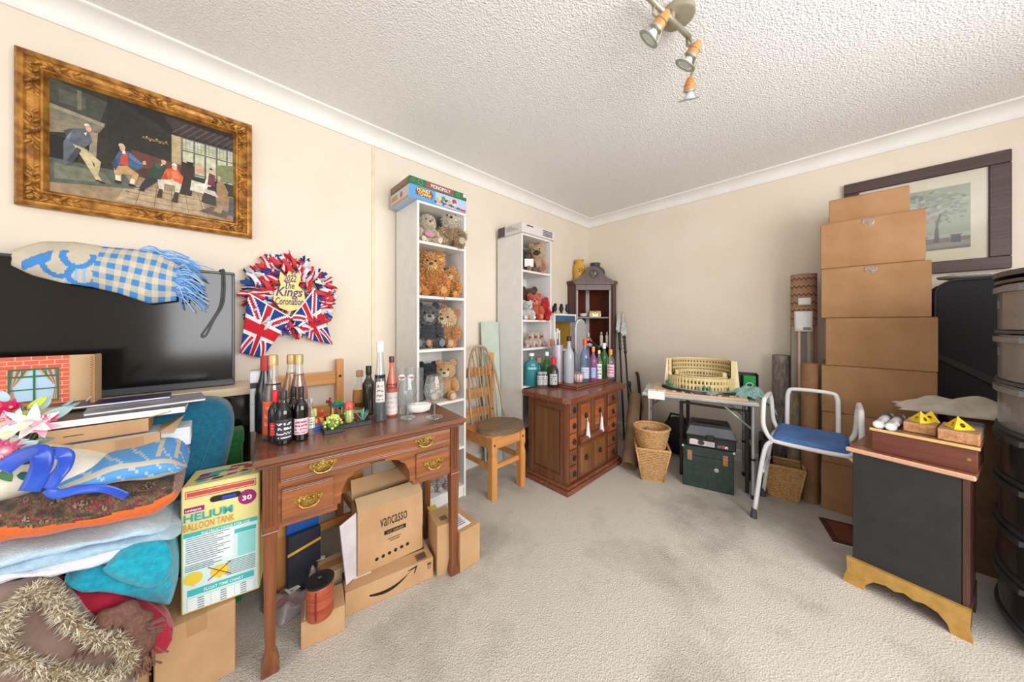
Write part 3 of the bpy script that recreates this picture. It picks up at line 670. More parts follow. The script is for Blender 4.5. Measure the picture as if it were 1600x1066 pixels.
# ---- helium tank box
A = fl(282, 968, .252); A = V(.665, -.081, .253); ang = math.radians(-11)
t = thing('balloon_tank_box', 'yellow and turquoise printed helium balloon tank box', 'box', (A.x, A.y, .2545), ang)
W_, H_, D_ = .205, .425, .15
U, Z = V(0, 1, 0), V(0, 0, 1)
mb = MB(); YEL = (232, 224, 148)
mb.box(-D_, 0, 0, 0, W_, H_, .004, YEL); mb.build('body', PRINT, t)
S = []
def R2(c, x0, y0, x1, y1): S.append((rect(x0*W_, y0*H_, x1*W_, y1*H_), c))
TEAL = (66, 190, 190); MAG = (160, 28, 110)
R2((214, 240, 240), .03, .02, .97, .62); R2((236, 246, 248), .03, .36, .64, .60); R2((196, 84, 66), .05, .905, .95, .965); R2((232, 200, 180), .06, .912, .94, .958)
R2((196, 84, 66), .07, .918, .93, .952); R2(MAG, .04, .795, .28, .835); R2(TEAL, .03, .60, .97, .635)
S.append(([(a*W_, b*H_) for a, b in arc(.83, .82, .125, 0, 360, 24, .062)], MAG))
R2(TEAL, .66, .535, .95, .57); R2((150, 222, 222), .70, .34, .94, .53)
for i in range(12): R2((90, 96, 110), .06, .585-i*.017, .60-.08*(i % 3), .590-i*.017)
for i in range(4): R2((90, 96, 110), .05, .375-i*.014, .5-.1*(i % 2), .380-i*.014)
for i in range(9): R2((110, 130, 140), .56-.03*(i % 2), .32-i*.014, .94, .325-i*.014)
for cx in (.15, .47): S.append(([(a*W_, b*H_) for a, b in arc(cx, .27, .115, 0, 360, 20, .05)], (238, 208, 70))); S.append(([((cx-.02)*W_, .21*H_), ((cx+.02)*W_, .21*H_), (cx*W_, .235*H_)], (238, 208, 70)))
for s_ in (1, -1): S.append(([((.47-.15)*W_, (.27-s_*.05)*H_), ((.47-.14)*W_, (.27-s_*.056)*H_), ((.47+.15)*W_, (.27+s_*.05)*H_), ((.47+.14)*W_, (.27+s_*.056)*H_)], (180, 66, 40)))
R2(TEAL, .08, .135, .92, .185); R2((240, 248, 248), .08, .02, .92, .115)
for i in range(6): R2((140, 200, 204), .08, .02+i*.019, .92, .022+i*.019)
for a in (.36, .66): R2((140, 200, 204), a, .02, a+.004, .115)
for i in range(5):
    for a in (.2, .48, .74): R2((90, 96, 110), a, .027+i*.019, a+.08, .033+i*.019)
hand = arc(.40*W_, .865*H_, .024*H_, 90, 270, 8)+arc(.70*W_, .865*H_, .024*H_, -90, 90, 8)
S.append((hand, (24, 26, 40))); S.append((rect(.50*W_, .85*H_, .68*W_, .875*H_), (36, 70, 190)))
decal('front_print', S, (0, 0, 0), U, Z, (1, 0, 0), t, PRINT, .00005)
TINK = mat('turquoise_ink', (40, 160, 170), rough=.5); OINK = mat('orange_ink', (206, 130, 50), rough=.5)
X_ = .0045
text('HELIUM', (X_, .04*W_, .725*H_), U, Z, .60*W_, .062*H_, TINK, t, bold=.02); text('BALLOON TANK', (X_, .04*W_, .655*H_), U, Z, .62*W_, .056*H_, OINK, t)
text('unique', (X_, .06*W_, .803*H_), U, Z, .19*W_, .024*H_, WINK, t, bold=.02); text('30', (X_, .765*W_, .798*H_), U, Z, .13*W_, .042*H_, WINK, t, bold=.03)
text('INSTRUCTIONS FOR USE', (X_, .25*W_, .606*H_), U, Z, .62*W_, .022*H_, WINK, t, bold=.01); text('FLOAT TIME CHART', (X_, .28*W_, .148*H_), U, Z, .5*W_, .024*H_, WINK, t, bold=.01)
S = []
for i in range(22): a, b = rnd.uniform(.1, .8), rnd.uniform(.1, .75); S.append(([((a+dx)*W_, -(b+dy)*D_) for dx, dy in ((0, 0), (.14, .03), (.17, .14), (.03, .12))], rnd.choice(((200, 60, 60), (60, 60, 80), (150, 200, 180), (230, 220, 210), (180, 60, 120), (90, 90, 100), (70, 180, 190)))))
decal('top_print', S, (0, 0, H_), U, (1, 0, 0), Z, t, PRINT, .00003)
# ---- teal cushion and green box behind
t = thing('green_box', 'green felt covered box behind the teal cushion', 'box', (.315, .03, 0)); MB().box(-.045, -.28, 0, .035, .062, .755, .006).build('body', FLEECE('green_felt', (26, 104, 44), (36, 122, 56)), t)
MB().box(-.05, -.285, .70, .04, .066, .76, .006).build('lid', FLEECE('green_felt', (26, 104, 44)), t)
p0 = PX(205, 690, .44); p1 = PX(357, 690, .44)
t = thing('teal_cushion', 'large teal cushion propped behind the helium tank box', 'cushion', (.425, (p0.y+p1.y)/2, .52))
TEALF = FLEECE('teal_wool', (0, 88, 118), (6, 104, 134))
Rm = Matrix.Rotation(-.18, 3, 'X'); hw = (p1.y-p0.y)/2
MB().ell((0, 0, .20), (.085, hw*1.03, .225), 36, 22, Rm, .012, 5, p=3.4).build('body', TEALF, t, True)
seam = [Rm @ V(.088*abs(math.cos(a))**.7*.93+.004, hw*.42+.02*math.sin(a), .225*math.sin(a)*.93)+V(0, 0, .20) for a in [(-80+160*i/20)*PI/180 for i in range(21)]]
MB().tube(seam, .003, 6).build('piping', TEALF, t, True)
# ---- two opened flat cartons with magazines, printed toy theatre
def tray(name, label, x0, x1, z0, z1, pl, pr, flapside=True):
    a = PX(pl, 690, x1).y; b = PX(pr, 690, x1).y
    t = thing(name, label, 'box', ((x0+x1)/2, (a+b)/2, z0)); hx, hy, h = (x1-x0)/2, (b-a)/2, z1-z0; w_ = .004
    MB().box(-hx, -hy, 0, hx, hy, w_).build('base', CARD, t)
    for q in ((hx-w_, -hy, w_, hx, hy, h), (-hx, -hy, w_, -hx+w_, hy, h), (-hx+w_, -hy, w_, hx-w_, -hy+w_, h), (-hx+w_, hy-w_, w_, hx-w_, hy, h)): MB().box(*q).build('side', CARD, t)
    return t, hx, hy, h
t, hx, hy, h = tray('shallow_carton', 'shallow open carton of papers, the lower of the two', .40, .64, .800, .872, 40, 250)
MB().box(hx+.0005, hy*.25, .006, hx+.0012, hy*.72, h-.004).build('tape', TAPE, t)
MB().add([(hx, hy, h), (-hx*.2, hy, h), (-hx*.2, hy+.05, h+.02), (hx, hy+.03, h-.01)], [(0, 1, 2, 3)]).build('flap', CARD2, t)
tag(MB().box(.42, -.36, .806, .61, -.06, .868, .003).build('paper_stack', mat('paper_stack', (206, 214, 220), (226, 230, 232), scale=80, stretch=(.1, .1, 1), rough=.6)), 'stack of pale papers inside the lower open carton', 'papers')
t, hx, hy, h = tray('shallow_carton', 'shallow open carton with magazines, stacked on the other', .37, .61, .876, .918, 60, 232)
MB().add([(hx, hy, h), (-hx*.1, hy, h), (-hx*.1, hy+.055, h+.035), (hx, hy+.05, h+.012)], [(0, 1, 2, 3)]).build('flap', CARD, t)
MB().box(hx+.0003, -hy*.6, h*.45, hx+.001, -hy*.25, h*.5).build('hand_slot', INK, t)
def book(name, label, x0, y0, z0, x1, y1, z1, cover, rz=0, group=None, cat='magazine'):
    t = thing(name, label, cat, ((x0+x1)/2, (y0+y1)/2, z0), rz, group); hx, hy, h = (x1-x0)/2, (y1-y0)/2, z1-z0
    MB().box(-hx+.002, -hy+.002, .0015, hx-.002, hy-.002, h-.0015).build('pages', PAPER, t)
    MB().box(-hx, -hy, 0, hx, hy, .0015).box(-hx, -hy, h-.0015, hx, hy, h).box(-hx, -hy, .0015, -hx+.0015, hy, h-.0015).build('cover', cover, t)
    return t
MAGC = mat('grey_cover', (150, 150, 158), (120, 120, 130), rough=.35); DARKC = mat('dark_cover', (66, 50, 48), (50, 40, 40), rough=.35)
book('magazine', 'thick white magazine on top of the open carton', .42, -.385, .919, .60, -.07, .942, DARKC, -.03)
book('magazine', 'open grey magazine beside the toy theatre', .40, -.30, .9425, .56, -.03, .950, MAGC, .10)
book('activity_book', 'dark patterned booklet in front of the toy theatre', .36, -.36, .9508, .46, -.12, .958, mat('navy_cover', (60, 60, 110), (40, 36, 60), scale=60, rough=.4), .05, cat='booklet')
def brick_mat():
    m, nt, b = nodes('printed_brick'); tc = nt.nodes.new('ShaderNodeTexCoord'); mp = nt.nodes.new('ShaderNodeMapping')
    mp.inputs['Rotation'].default_value = (0, -PI/2, -PI/2)
    sp = nt.nodes.new('ShaderNodeSeparateXYZ'); cb = nt.nodes.new('ShaderNodeCombineXYZ')
    nt.links.new(tc.outputs['Object'], sp.inputs[0]); nt.links.new(sp.outputs['Y'], cb.inputs[0]); nt.links.new(sp.outputs['Z'], cb.inputs[1])
    br = nt.nodes.new('ShaderNodeTexBrick'); br.inputs['Scale'].default_value = 17; br.inputs['Mortar Size'].default_value = .022
    br.inputs['Color1'].default_value = lin((206, 84, 58))+(1,); br.inputs['Color2'].default_value = lin((222, 104, 76))+(1,); br.inputs['Mortar'].default_value = lin((232, 168, 144))+(1,)
    nt.links.new(cb.outputs[0], br.inputs['Vector']); nt.links.new(br.outputs[0], b.inputs['Base Color']); b.inputs['Roughness'].default_value = .6
    return m
t = thing('toy_theatre', 'cardboard backdrop printed with a brick wall and green window', 'toy theatre', (.335, -.45, .9585))
a, b = PX(0, 555, .335).y+.45, PX(108, 555, .335).y+.45; c = PX(158, 555, .335).y+.45; h = PX(60, 557, .335).z-.9585
MB().box(-.006, a-.15, 0, 0, c, h).build('back_panel', CARD2, t)
bp = MB().box(.0004, a-.15, 0, .0020, b, h).build('brick_print', brick_mat(), t)
MB().box(0, c-.008, 0, .085, c, h+.002).build('side_panel', CARD, t)
mb = MB()
for i in range(24): mb.tube([(.0855, c-.008, h*i/24), (.0862, c-.001, h*(i+.5)/24), (.0855, c-.008, h*(i+1)/24)], .0011, 4)
mb.build('corrugated_edge', mat('corrugation', (120, 86, 56), rough=.9), t)
wy0, wy1 = PX(13, 600, .335).y+.45, PX(93, 600, .335).y+.45; wz0, wz1 = PX(50, 629, .335).z-.9585, PX(50, 576, .335).z-.9585
Ww, Wh = wy1-wy0, wz1-wz0; GR = (40, 106, 60); S = [(rect(0, 0, Ww, Wh), (176, 206, 232))]
for sx in (0, 1):
    f = lambda pts: [((x if not sx else 1-x)*Ww, y*Wh) for x, y in pts]
    for k in range(6):
        a0, a1 = k/6, (k+1)/6
        S.append((f([(.03+.42*a0, .97), (.03+.42*a1, .97), (.06+.05*a1, .50), (.05+.05*a0, .48)]), (196, 170, 150) if k % 2 else (132, 96, 92)))
        S.append((f([(.03+.05*a0, .5), (.03+.05*a1, .5), (.04+.12*a1, .04), (.03+.12*a0, .04)]), (196, 170, 150) if k % 2 else (132, 96, 92)))
for q in ((0, 0, 1, .05), (0, .95, 1, 1), (0, 0, .045, 1), (.955, 0, 1, 1), (.475, 0, .525, 1), (0, .74, 1, .79), (0, .37, 1, .405), (.25, .79, .28, .95), (.72, .79, .75, .95)): S.append((rect(q[0]*Ww, q[1]*Wh, q[2]*Ww, q[3]*Wh), GR))
decal('printed_window', S, (.0021, wy0, wz0), U, Z, (1, 0, 0), t, PRINT, .00006)
MB().tube(smoothpath([PX(117, 637, .345)-t.location, PX(128, 634, .36)-t.location, PX(138, 624, .365)-t.location, PX(143, 619, .365)-t.location, PX(144, 624, .365)-t.location], 5), .0022, 6).build('pull_cord', mat('cord_white', (226, 216, 196)), t)
# ---- artificial flowers with ribbon
t = thing('flower_bouquet', 'artificial pink and white flower bouquet with eucalyptus leaves', 'bouquet', PX(30, 745, .70)); o0 = t.location.copy()
PET = colmat('petal', rough=.6, vary=.08, vscale=50)
def petal(L, W_, c0, c1, curl=.3, tip=.5):
    def fn(u, v): wv = W_*math.sin(PI*min(1, u*.93+.07)**tip)**.8*(v-.5); return V(wv, L*u, curl*L*u*u+.25*abs(v-.5)*W_)
    return MB().sheet(fn, 8, 4, .0008, lambda u, v: tuple(int(a+(b-a)*u) for a, b in zip(c0, c1)))
def flower(px, py, x, L, n, c0, c1, face, curl=.3, wid=.5, layers=1, cc=(232, 210, 120)):
    p = PX(px, py, x)-o0; D = Vector(face).normalized(); u, w_, d = axes(D); M0 = Matrix((u, w_, d)).transposed().to_4x4()
    f = MB().ell((0, 0, .004), (L*.16, L*.16, L*.12), 10, 6, col=cc).build('flower', PET, t, True); f.matrix_basis = Matrix.Translation(p) @ M0
    pt = None
    for ly in range(layers):
        for k in range(n):
            M = Matrix.Rotation(2*PI*(k+.5*ly)/n+rnd.uniform(-.1, .1), 4, 'Z') @ Matrix.Rotation(.25+.35*ly, 4, 'X') @ Matrix.Scale(1-.18*ly, 4)
            if pt is None: pt = petal(L, L*wid, c0, c1, curl).build('petal', PET, f, True); pt.matrix_basis = M
            else: link(pt, f, M)
flower(50, 662, .74, .052, 6, (244, 240, 220), (250, 248, 250), (1, .1, .5), .35, .42, 1)
flower(64, 668, .745, .034, 5, (236, 130, 170), (250, 214, 226), (1, .3, .3), .3, .5, 1)
flower(18, 637, .73, .022, 6, (190, 20, 80), (226, 50, 120), (1, 0, .6), .4, .7, 2); flower(12, 650, .735, .020, 6, (180, 20, 70), (220, 60, 120), (1, -.2, .3), .4, .7, 2)
flower(8, 705, .76, .036, 12, (250, 210, 220), (206, 20, 96), (1, 0, .2), .15, .28, 2, (240, 220, 190)); flower(22, 690, .75, .024, 8, (232, 236, 244), (210, 220, 238), (1, .2, .3), .2, .4, 2)
flower(4, 722, .77, .022, 8, (244, 190, 214), (250, 220, 232), (1, 0, 0), .2, .4, 2); flower(78, 653, .74, .016, 6, (214, 40, 90), (236, 120, 150), (1, .4, .3), .4, .7, 2)
flower(5, 660, .74, .03, 7, (252, 226, 236), (244, 190, 210), (1, -.1, .4), .3, .5, 2); flower(15, 672, .75, .05, 5, (230, 236, 190), (244, 246, 236), (.8, -.1, .7), .3, .6, 1)
def leaf(px, py, x, L, W_, c, ang, tilt=.2):
    mb = petal(L, W_, c, tuple(min(255, int(q*1.12)) for q in c), .12, .8); o = mb.build('leaf', PET, t, True)
    o.matrix_basis = Matrix.Translation(PX(px, py, x)-o0) @ Matrix.Rotation(PI/2, 4, 'Z') @ Matrix.Rotation(PI/2-.25, 4, 'X') @ Matrix.Rotation(-ang, 4, 'Z') @ Matrix.Rotation(tilt, 4, 'Y')
EUC = (150, 176, 176); GRN = (40, 84, 56)
for a in ((66, 655, .74, .055, .028, EUC, 1.1), (84, 648, .735, .05, .012, (120, 140, 150), 1.0), (92, 640, .73, .035, .008, (130, 150, 150), .8), (60, 640, .73, .035, .02, EUC, .5), (45, 640, .735, .04, .018, (176, 196, 60), .7), (40, 655, .735, .035, .016, (150, 180, 60), -.6),
          (8, 680, .75, .04, .03, EUC, -.8), (30, 700, .755, .03, .022, (190, 208, 206), 1.2), (40, 708, .755, .03, .02, (170, 194, 190), 1.6), (48, 700, .75, .028, .02, EUC, .9), (20, 715, .76, .05, .03, GRN, 1.9), (55, 712, .755, .05, .032, (24, 78, 70), 1.5), (30, 740, .76, .035, .018, (30, 100, 90), 2.3),
          (2, 735, .77, .035, .02, (60, 110, 60), 2.6), (55, 690, .75, .03, .016, (110, 130, 110), 1.5), (28, 650, .73, .03, .014, (90, 120, 80), .1), (10, 628, .73, .03, .016, (170, 190, 200), -.3), (0, 690, .76, .04, .02, (200, 214, 216), .2)): leaf(*a)
mb = MB()
for (a, b) in ((50, 662), (18, 640), (10, 700), (66, 655), (5, 660), (40, 708), (84, 648)): mb.tube([PX(a, b, .735)-o0, PX(20, 720, .70)-o0], .002, 5)
mb.build('stem', mat('stem_green', (70, 100, 60)), t)
RIB = mat('blue_satin', (20, 62, 178), (34, 88, 206), scale=10, rough=.28, sheen=.4)
rb = thing('satin_ribbon', 'royal blue satin ribbon bow trailing from the flower bouquet', 'ribbon', PX(40, 715, .78)); o1 = rb.location.copy()
def ribbon(pts, wd, name):
    L = smoothpath([PX(a, b, x)-o1 for a, b, x in pts], 8)
    def fn(u, v):
        k = min(u*(len(L)-1), len(L)-1.001); i = int(k); p = L[i].lerp(L[i+1], k-i); d = (L[i+1]-L[i]).normalized(); s = d.cross(V(1, 0, .25)).normalized()
        return p+s*(wd*(v-.5))+V(.006*(v-.5)*math.sin(u*5), 0, 0)
    MB().sheet(fn, 36, 4, .0008).build(name, RIB, rb, True)
ribbon([(2, 735, .79), (30, 715, .80), (60, 706, .815), (66, 722, .82), (58, 745, .82), (45, 768, .82)], .034, 'loop')
ribbon([(72, 715, .80), (86, 708, .815), (103, 712, .82), (100, 730, .82), (88, 745, .825), (74, 764, .825)], .026, 'loop')
ribbon([(74, 764, .825), (90, 772, .83), (125, 765, .83), (165, 764, .832), (198, 776, .832)], .020, 'tail')
# ================================================================= writing desk
MAHO = wood('mahogany', (112, 60, 27), (164, 98, 50), 'y', 45, .35, .3); MAHOZ = wood('mahogany_upright', (98, 52, 28), (140, 82, 46), 'z', 45, .35, .3)
MAHOD = wood('mahogany_top', (92, 54, 38), (130, 82, 58), 'y', 45, .3, .35)
BRASS = mat('brass', (150, 118, 50), (206, 176, 96), scale=60, rough=.3, metal=.9)
PINE = wood('pine', (198, 130, 66), (222, 160, 94), 'z', 30, .45, .15); PINEY = wood('pine_rail', (198, 130, 66), (222, 160, 94), 'y', 30, .45, .15)
DZ = .765
desk = thing('writing_desk', 'mahogany kneehole writing desk with brass handles and bottles on it', 'desk', (.655, .515, 0), math.radians(-6))
hx, hy = .215, .405
MB().box(-hx, -hy, .742, hx, hy, DZ, .006).box(-hx+.008, -hy+.008, .730, hx-.008, hy-.008, .742, .003).build('top', MAHOD, desk)
cx, cy = hx-.03, hy-.03       # carcass
MB().box(-cx, -cy, .50, -cx+.015, cy, .730).box(-cx, -cy, .50, cx-.02, -cy+.015, .730).box(-cx, cy-.015, .50, cx-.02, cy, .730).box(cx-.02, -cy, .652, cx-.006, cy, .730).build('carcass', MAHO, desk)
for sy in (-1, 1): MB().box(cx-.02, sy*(cy-.04), .500, cx-.006, sy*(cy-.225), .652).box(-cx, sy*(cy-.21), .5, cx-.02, sy*(cy-.225), .652).build('pedestal', MAHO, desk)
for sy in (-1, 1):          # spandrels beside the knee hole
    pts = [(0, 0), (0, -.13), (.012, -.13), (.016, -.085), (.026, -.06), (.036, -.042), (.052, -.034), (.062, -.022), (.09, -.014), (.12, -.010), (.12, 0)]
    yy = sy*(cy-.225)
    MB().prism([(-sy*a, b) for a, b in pts], (cx-.018, yy, .652), (0, 1, 0), (0, 0, 1), (.012, 0, 0)).build('spandrel', MAHO, desk)
def bail(parent, y, z, x, s=1.0):
    out = [(-.052, .004), (-.046, .016), (-.036, .010), (-.026, .020), (-.014, .014), (0, .022), (.014, .014), (.026, .020), (.036, .010), (.046, .016), (.052, .004), (.042, -.004), (.034, -.016), (.022, -.012), (.012, -.022), (0, -.016), (-.012, -.022), (-.022, -.012), (-.034, -.016), (-.042, -.004)]
    h = MB().prism([(a*s, b*s) for a, b in out], (x, y, z), (0, 1, 0), (0, 0, 1), (.003, 0, 0)).build('handle', BRASS, parent)
    mb = MB()
    for q in (-1, 1): mb.cyl((x+.003, y+q*.030*s, z+.002), (x+.014, y+q*.030*s, z+.002), .005*s, n=8)
    mb.tube([(x+.012, y-.030*s, z+.002), (x+.018, y-.032*s, z-.010*s), (x+.021, y-.020*s, z-.020*s), (x+.022, y, z-.023*s), (x+.021, y+.020*s, z-.020*s), (x+.018, y+.032*s, z-.010*s), (x+.012, y+.030*s, z+.002)], .0034*s, 7)
    for q in range(5): mb.ell((x+.004, y+(q-2)*.016*s, z+.005*s), (.004, .007*s, .006*s), 8, 5)
    mb.build('bail', BRASS, h, True)
def drawer(y0, y1, z0, z1, hs, s):
    x = cx-.006; mb = MB().box(x, y0, z0, x+.010, y1, z1, .002)
    d = mb.build('drawer', MAHO, desk)
    for zz in (z0+.003, z0+.009, z1-.012, z1-.006): MB().cyl((x+.0102, y0+.004, zz), (x+.0102, y1-.004, zz), .0024, n=6).build('reeding', MAHOD, d)
    for yy in hs: bail(d, yy, (z0+z1)/2, x+.011, s)
drawer(-cy+.045, cy-.045, .662, .724, (-.20, .20), .92)
drawer(-cy+.05, -cy+.212, .520, .640, (-cy+.131,), .95); drawer(cy-.212, cy-.05, .520, .640, (cy-.131,), .95)
for sx in (-1, 1):
    for sy in (-1, 1):
        x, y = sx*(cx-.018), sy*(cy-.018); mb = MB(); a = .022
        if sx > 0:
            mb.box(x-a, y-a, .50, x+a, y+a, .730, .002)
            for k in (-.010, 0, .010): mb.cyl((x+a+.0005, y+k, .52), (x+a+.0005, y+k, .72), .0035, n=6)
        else: mb.box(x-a, y-a, .50, x+a, y+a, .730)
        rings = [(.022, .50), (.0235, .496), (.021, .488), (.0145, .075), (.015, .070), (.024, .030), (.026, .012), (.022, 0)]
        vs = [(x+i*r, y+j*r, z) for r, z in rings for i, j in ((-1, -1), (1, -1), (1, 1), (-1, 1))]
        fs = [(4*k+i, 4*k+(i+1) % 4, 4*k+4+(i+1) % 4, 4*k+4+i) for k in range(len(rings)-1) for i in range(4)]+[(0, 1, 2, 3), tuple(range(len(vs)-4, len(vs)))]
        mb.add(vs, fs); mb.build('leg', MAHOZ, desk)
# ---------------------------------------------------------------- bottles
CLEAR = glass('clear_glass', (244, 248, 248), .04, .07); BLACKGL = mat('dark_bottle_glass', (14, 16, 18), (22, 22, 24), rough=.08, coat=.5)
GOLDC = mat('gold_cap', (196, 160, 104), (214, 184, 130), rough=.4, metal=.5); CORK = mat('cork', (178, 136, 96), (200, 160, 120), scale=150, rough=.8)
def liquid(nm, c): return mat('liquid_'+nm, c, tuple(min(255, x*1.15+4) for x in c), scale=6, rough=.12, coat=.4)
CAPS = lambda nm, c, r=.4: mat('cap_'+nm, c, rough=r)
def toward_cam(p): return math.atan2(CAM.y-p[1], CAM.x-p[0])
def bottle(label, px, pb, pt, wpx, z, gm, body=.56, neck=.30, sh=.70, cap=('black', (24, 24, 26)), capf=.12, capr=1.15, liq=None, lab=(), name='bottle', group=None, sx=1, sy=1, prof=None, turn=0):
    p = fl(px, pb, z); th = mpp(p); dist = math.hypot(p.x-CAM.x, p.y-CAM.y); c = (p-CAM).dot(Fv)/dist
    r = wpx/2*th*c; p = p+V(p.x-CAM.x, p.y-CAM.y, 0).normalized()*r*.8
    H = (pb-pt)*mpp(p)*1.0; nr = neck*r; ca = toward_cam(p)+turn
    t = thing(name, label, 'bottle', (p.x, p.y, z+.0005), ca, group)
    ht = H*(1-capf*.72)
    if prof is None: prof = [(r*.80, 0), (r*.98, .012*H), (r, .03*H), (r, body*H), (r*.95, (body*.75+sh*.25)*H), (r*.72, (body*.4+sh*.6)*H), (nr*1.25, sh*H), (nr, (sh+.05)*H), (nr, ht-.01*H), (nr*1.12, ht)]
    else: prof = [(a*r, b*H) for a, b in prof]
    g = MB().lathe(prof, 24, sx=sx, sy=sy).build('glass', gm, t, SM)
    if liq:
        lm, lev = liq; q = [(a*.93, max(.004, b)) for a, b in prof if b < lev*H]; q.append((q[-1][0], lev*H)); MB().lathe(q, 20, sx=sx, sy=sy).build('liquid', lm, t, SM)
    if cap: MB().lathe([(nr*capr, H*(1-capf)), (nr*capr*1.04, H*(1-capf*.9)), (nr*capr*1.04, H*.985), (nr*capr*.9, H)], 18).build('cap', CAPS(*cap) if isinstance(cap, tuple) else cap, t, SM)
    for (z0, z1, half, c0, c1) in lab:      # wrapped paper labels facing the room
        rq2 = random.Random(int(px*7+z0*100)); K = [rq2.random() for _ in range(400)]
        def fn(u, v):
            a = (u-.5)*2*half; zz = (z0+(z1-z0)*v)*H
            rr = r
            for (ra, za), (rb, zb) in zip(prof, prof[1:]):
                if za <= zz <= zb: rr = ra+(rb-ra)*(zz-za)/max(1e-6, zb-za)
            return V(math.cos(a)*(rr*sx+.0008), math.sin(a)*(rr*sy+.0008), zz)
        def cf(u, v):
            i, j = int(u*14), int(v*18)
            if 2 <= i <= 11 and j % 4 in (1, 2) and 1 < j < 17 and K[(i*18+j) % 400] > .38: return c1
            return c0
        MB().sheet(fn, 14, 18, .0008, cf).build('label', PRINT, t, True)
    return t
WH = (236, 234, 228); BKC = (24, 24, 26)
HALF = [(.85, 0), (1, .02), (1, .50), (.97, .56), (.80, .64), (.52, .72), (.40, .78), (.36, .88), (.36, .93), (.40, .945)]
WISK = [(.85, 0), (1, .02), (1, .46), (.96, .53), (.78, .62), (.58, .70), (.44, .80), (.40, .88), (.40, .91)]
bottle('big dark rum bottle with gold cap and orange label', 427, 687, 558, 36, DZ, CLEAR, prof=WISK, neck=.40, cap=GOLDC, capf=.13, capr=1.12, liq=(liquid('rum', (62, 18, 14)), .66), lab=((.06, .46, 1.15, (214, 92, 54), (236, 150, 110)),))
bottle('big dark bottle with red cap behind the rum', 414, 676, 559, 33, DZ, BLACKGL, prof=WISK, neck=.40, cap=('red', (170, 40, 44)), capf=.2, capr=1.1)
bottle('whisky bottle with gold cap, the further of two alike', 455, 668, 557, 31, DZ, CLEAR, prof=WISK, neck=.40, cap=GOLDC, capf=.13, capr=1.15, liq=(liquid('whisky', (190, 120, 36)), .75), lab=((.10, .40, 1.0, (206, 190, 150), (120, 90, 60)),))
bottle('whisky bottle with gold cap, the nearer of two alike', 467, 677, 557, 31, DZ, CLEAR, prof=WISK, neck=.40, cap=GOLDC, capf=.13, capr=1.15, liq=(liquid('dark_whisky', (150, 78, 34)), .75), lab=((.12, .42, 1.0, (186, 170, 190), (120, 90, 130)),))
MINI = [(.85, 0), (1, .02), (1, .56), (.94, .63), (.70, .70), (.42, .76), (.33, .80), (.33, .93), (.38, .95)]
bottle('small black wine bottle with a white sketch on its dark label', 443.5, 695, 614, 28, DZ, BLACKGL, prof=MINI, neck=.36, cap=('dark', (44, 48, 46)), capf=.16, capr=1.05, lab=((.08, .48, 1.25, (52, 52, 60), (226, 226, 230)),))
bottle('small black wine bottle with red cap and red label', 430.5, 692, 613, 25, DZ, BLACKGL, prof=MINI, neck=.40, cap=('scarlet', (206, 34, 40)), capf=.21, capr=1.15, lab=((.14, .40, .8, (196, 40, 40), (230, 120, 100)),))
bottle('small black wine bottle with pink floral label', 470.5, 689, 607, 24, DZ, BLACKGL, prof=MINI, neck=.36, cap=('navy', (28, 28, 34)), capf=.2, capr=1.05, lab=((.12, .42, 1.2, (226, 200, 206), (176, 70, 110)),))
bottle('small plain black wine bottle behind the pink labelled one', 459, 683, 607, 22, DZ, BLACKGL, prof=MINI, neck=.36, cap=('navy', (28, 28, 34)), capf=.2, capr=1.05)
bottle('tiny clear bottle with a white label next to the wine bottles', 486, 681, 624, 12, DZ, CLEAR, body=.6, neck=.4, sh=.72, cap=('silver', (170, 180, 184)), lab=((.2, .5, 1.2, WH, (90, 110, 130)),))
bottle('round amber flask with cork stopper', 562, 643, 581, 24, DZ, CLEAR, prof=[(.6, 0), (.9, .04), (1, .2), (.98, .38), (.80, .55), (.40, .66), (.30, .70), (.30, .86)], neck=.36, cap=CORK, capf=.16, capr=1.3, liq=(liquid('brandy', (196, 132, 40)), .52), sx=.55, lab=((.10, .20, .6, (60, 40, 30), (160, 120, 60)),))
bottle('dark olive bottle with black cap beside the amber flask', 576, 648, 574, 21, DZ, mat('olive_glass', (46, 44, 34), (56, 54, 42), rough=.12, coat=.5), body=.60, sh=.74, neck=.38, cap=('black', BKC), capf=.18)
bottle('tall slim bottle of dark liqueur with a white cap', 594, 659, 536, 22, DZ, CLEAR, prof=[(.9, 0), (1, .015), (1, .30), (.86, .50), (.60, .66), (.50, .80), (.46, .9)], neck=.46, cap=('white', (232, 232, 232)), capf=.135, capr=1.1, liq=(liquid('blueblack', (22, 30, 48)), .58), lab=((.24, .50, .7, (210, 206, 204), (150, 90, 90)),))
bottle('pink liqueur bottle with a white lower half', 612, 651, 559, 18, DZ, mat('rose_lacquer', (206, 96, 78), (220, 118, 98), rough=.25, coat=.4), prof=[(.9, 0), (1, .02), (1, .42), (.94, .56), (.60, .70), (.42, .78), (.38, .9), (.42, .93)], neck=.42, cap=('brown', (96, 46, 40)), capf=.1, capr=1.1, lab=((.03, .40, 1.5, (232, 224, 220), (210, 196, 190)), (.47, .55, 1.2, (140, 40, 36), (226, 160, 140))))
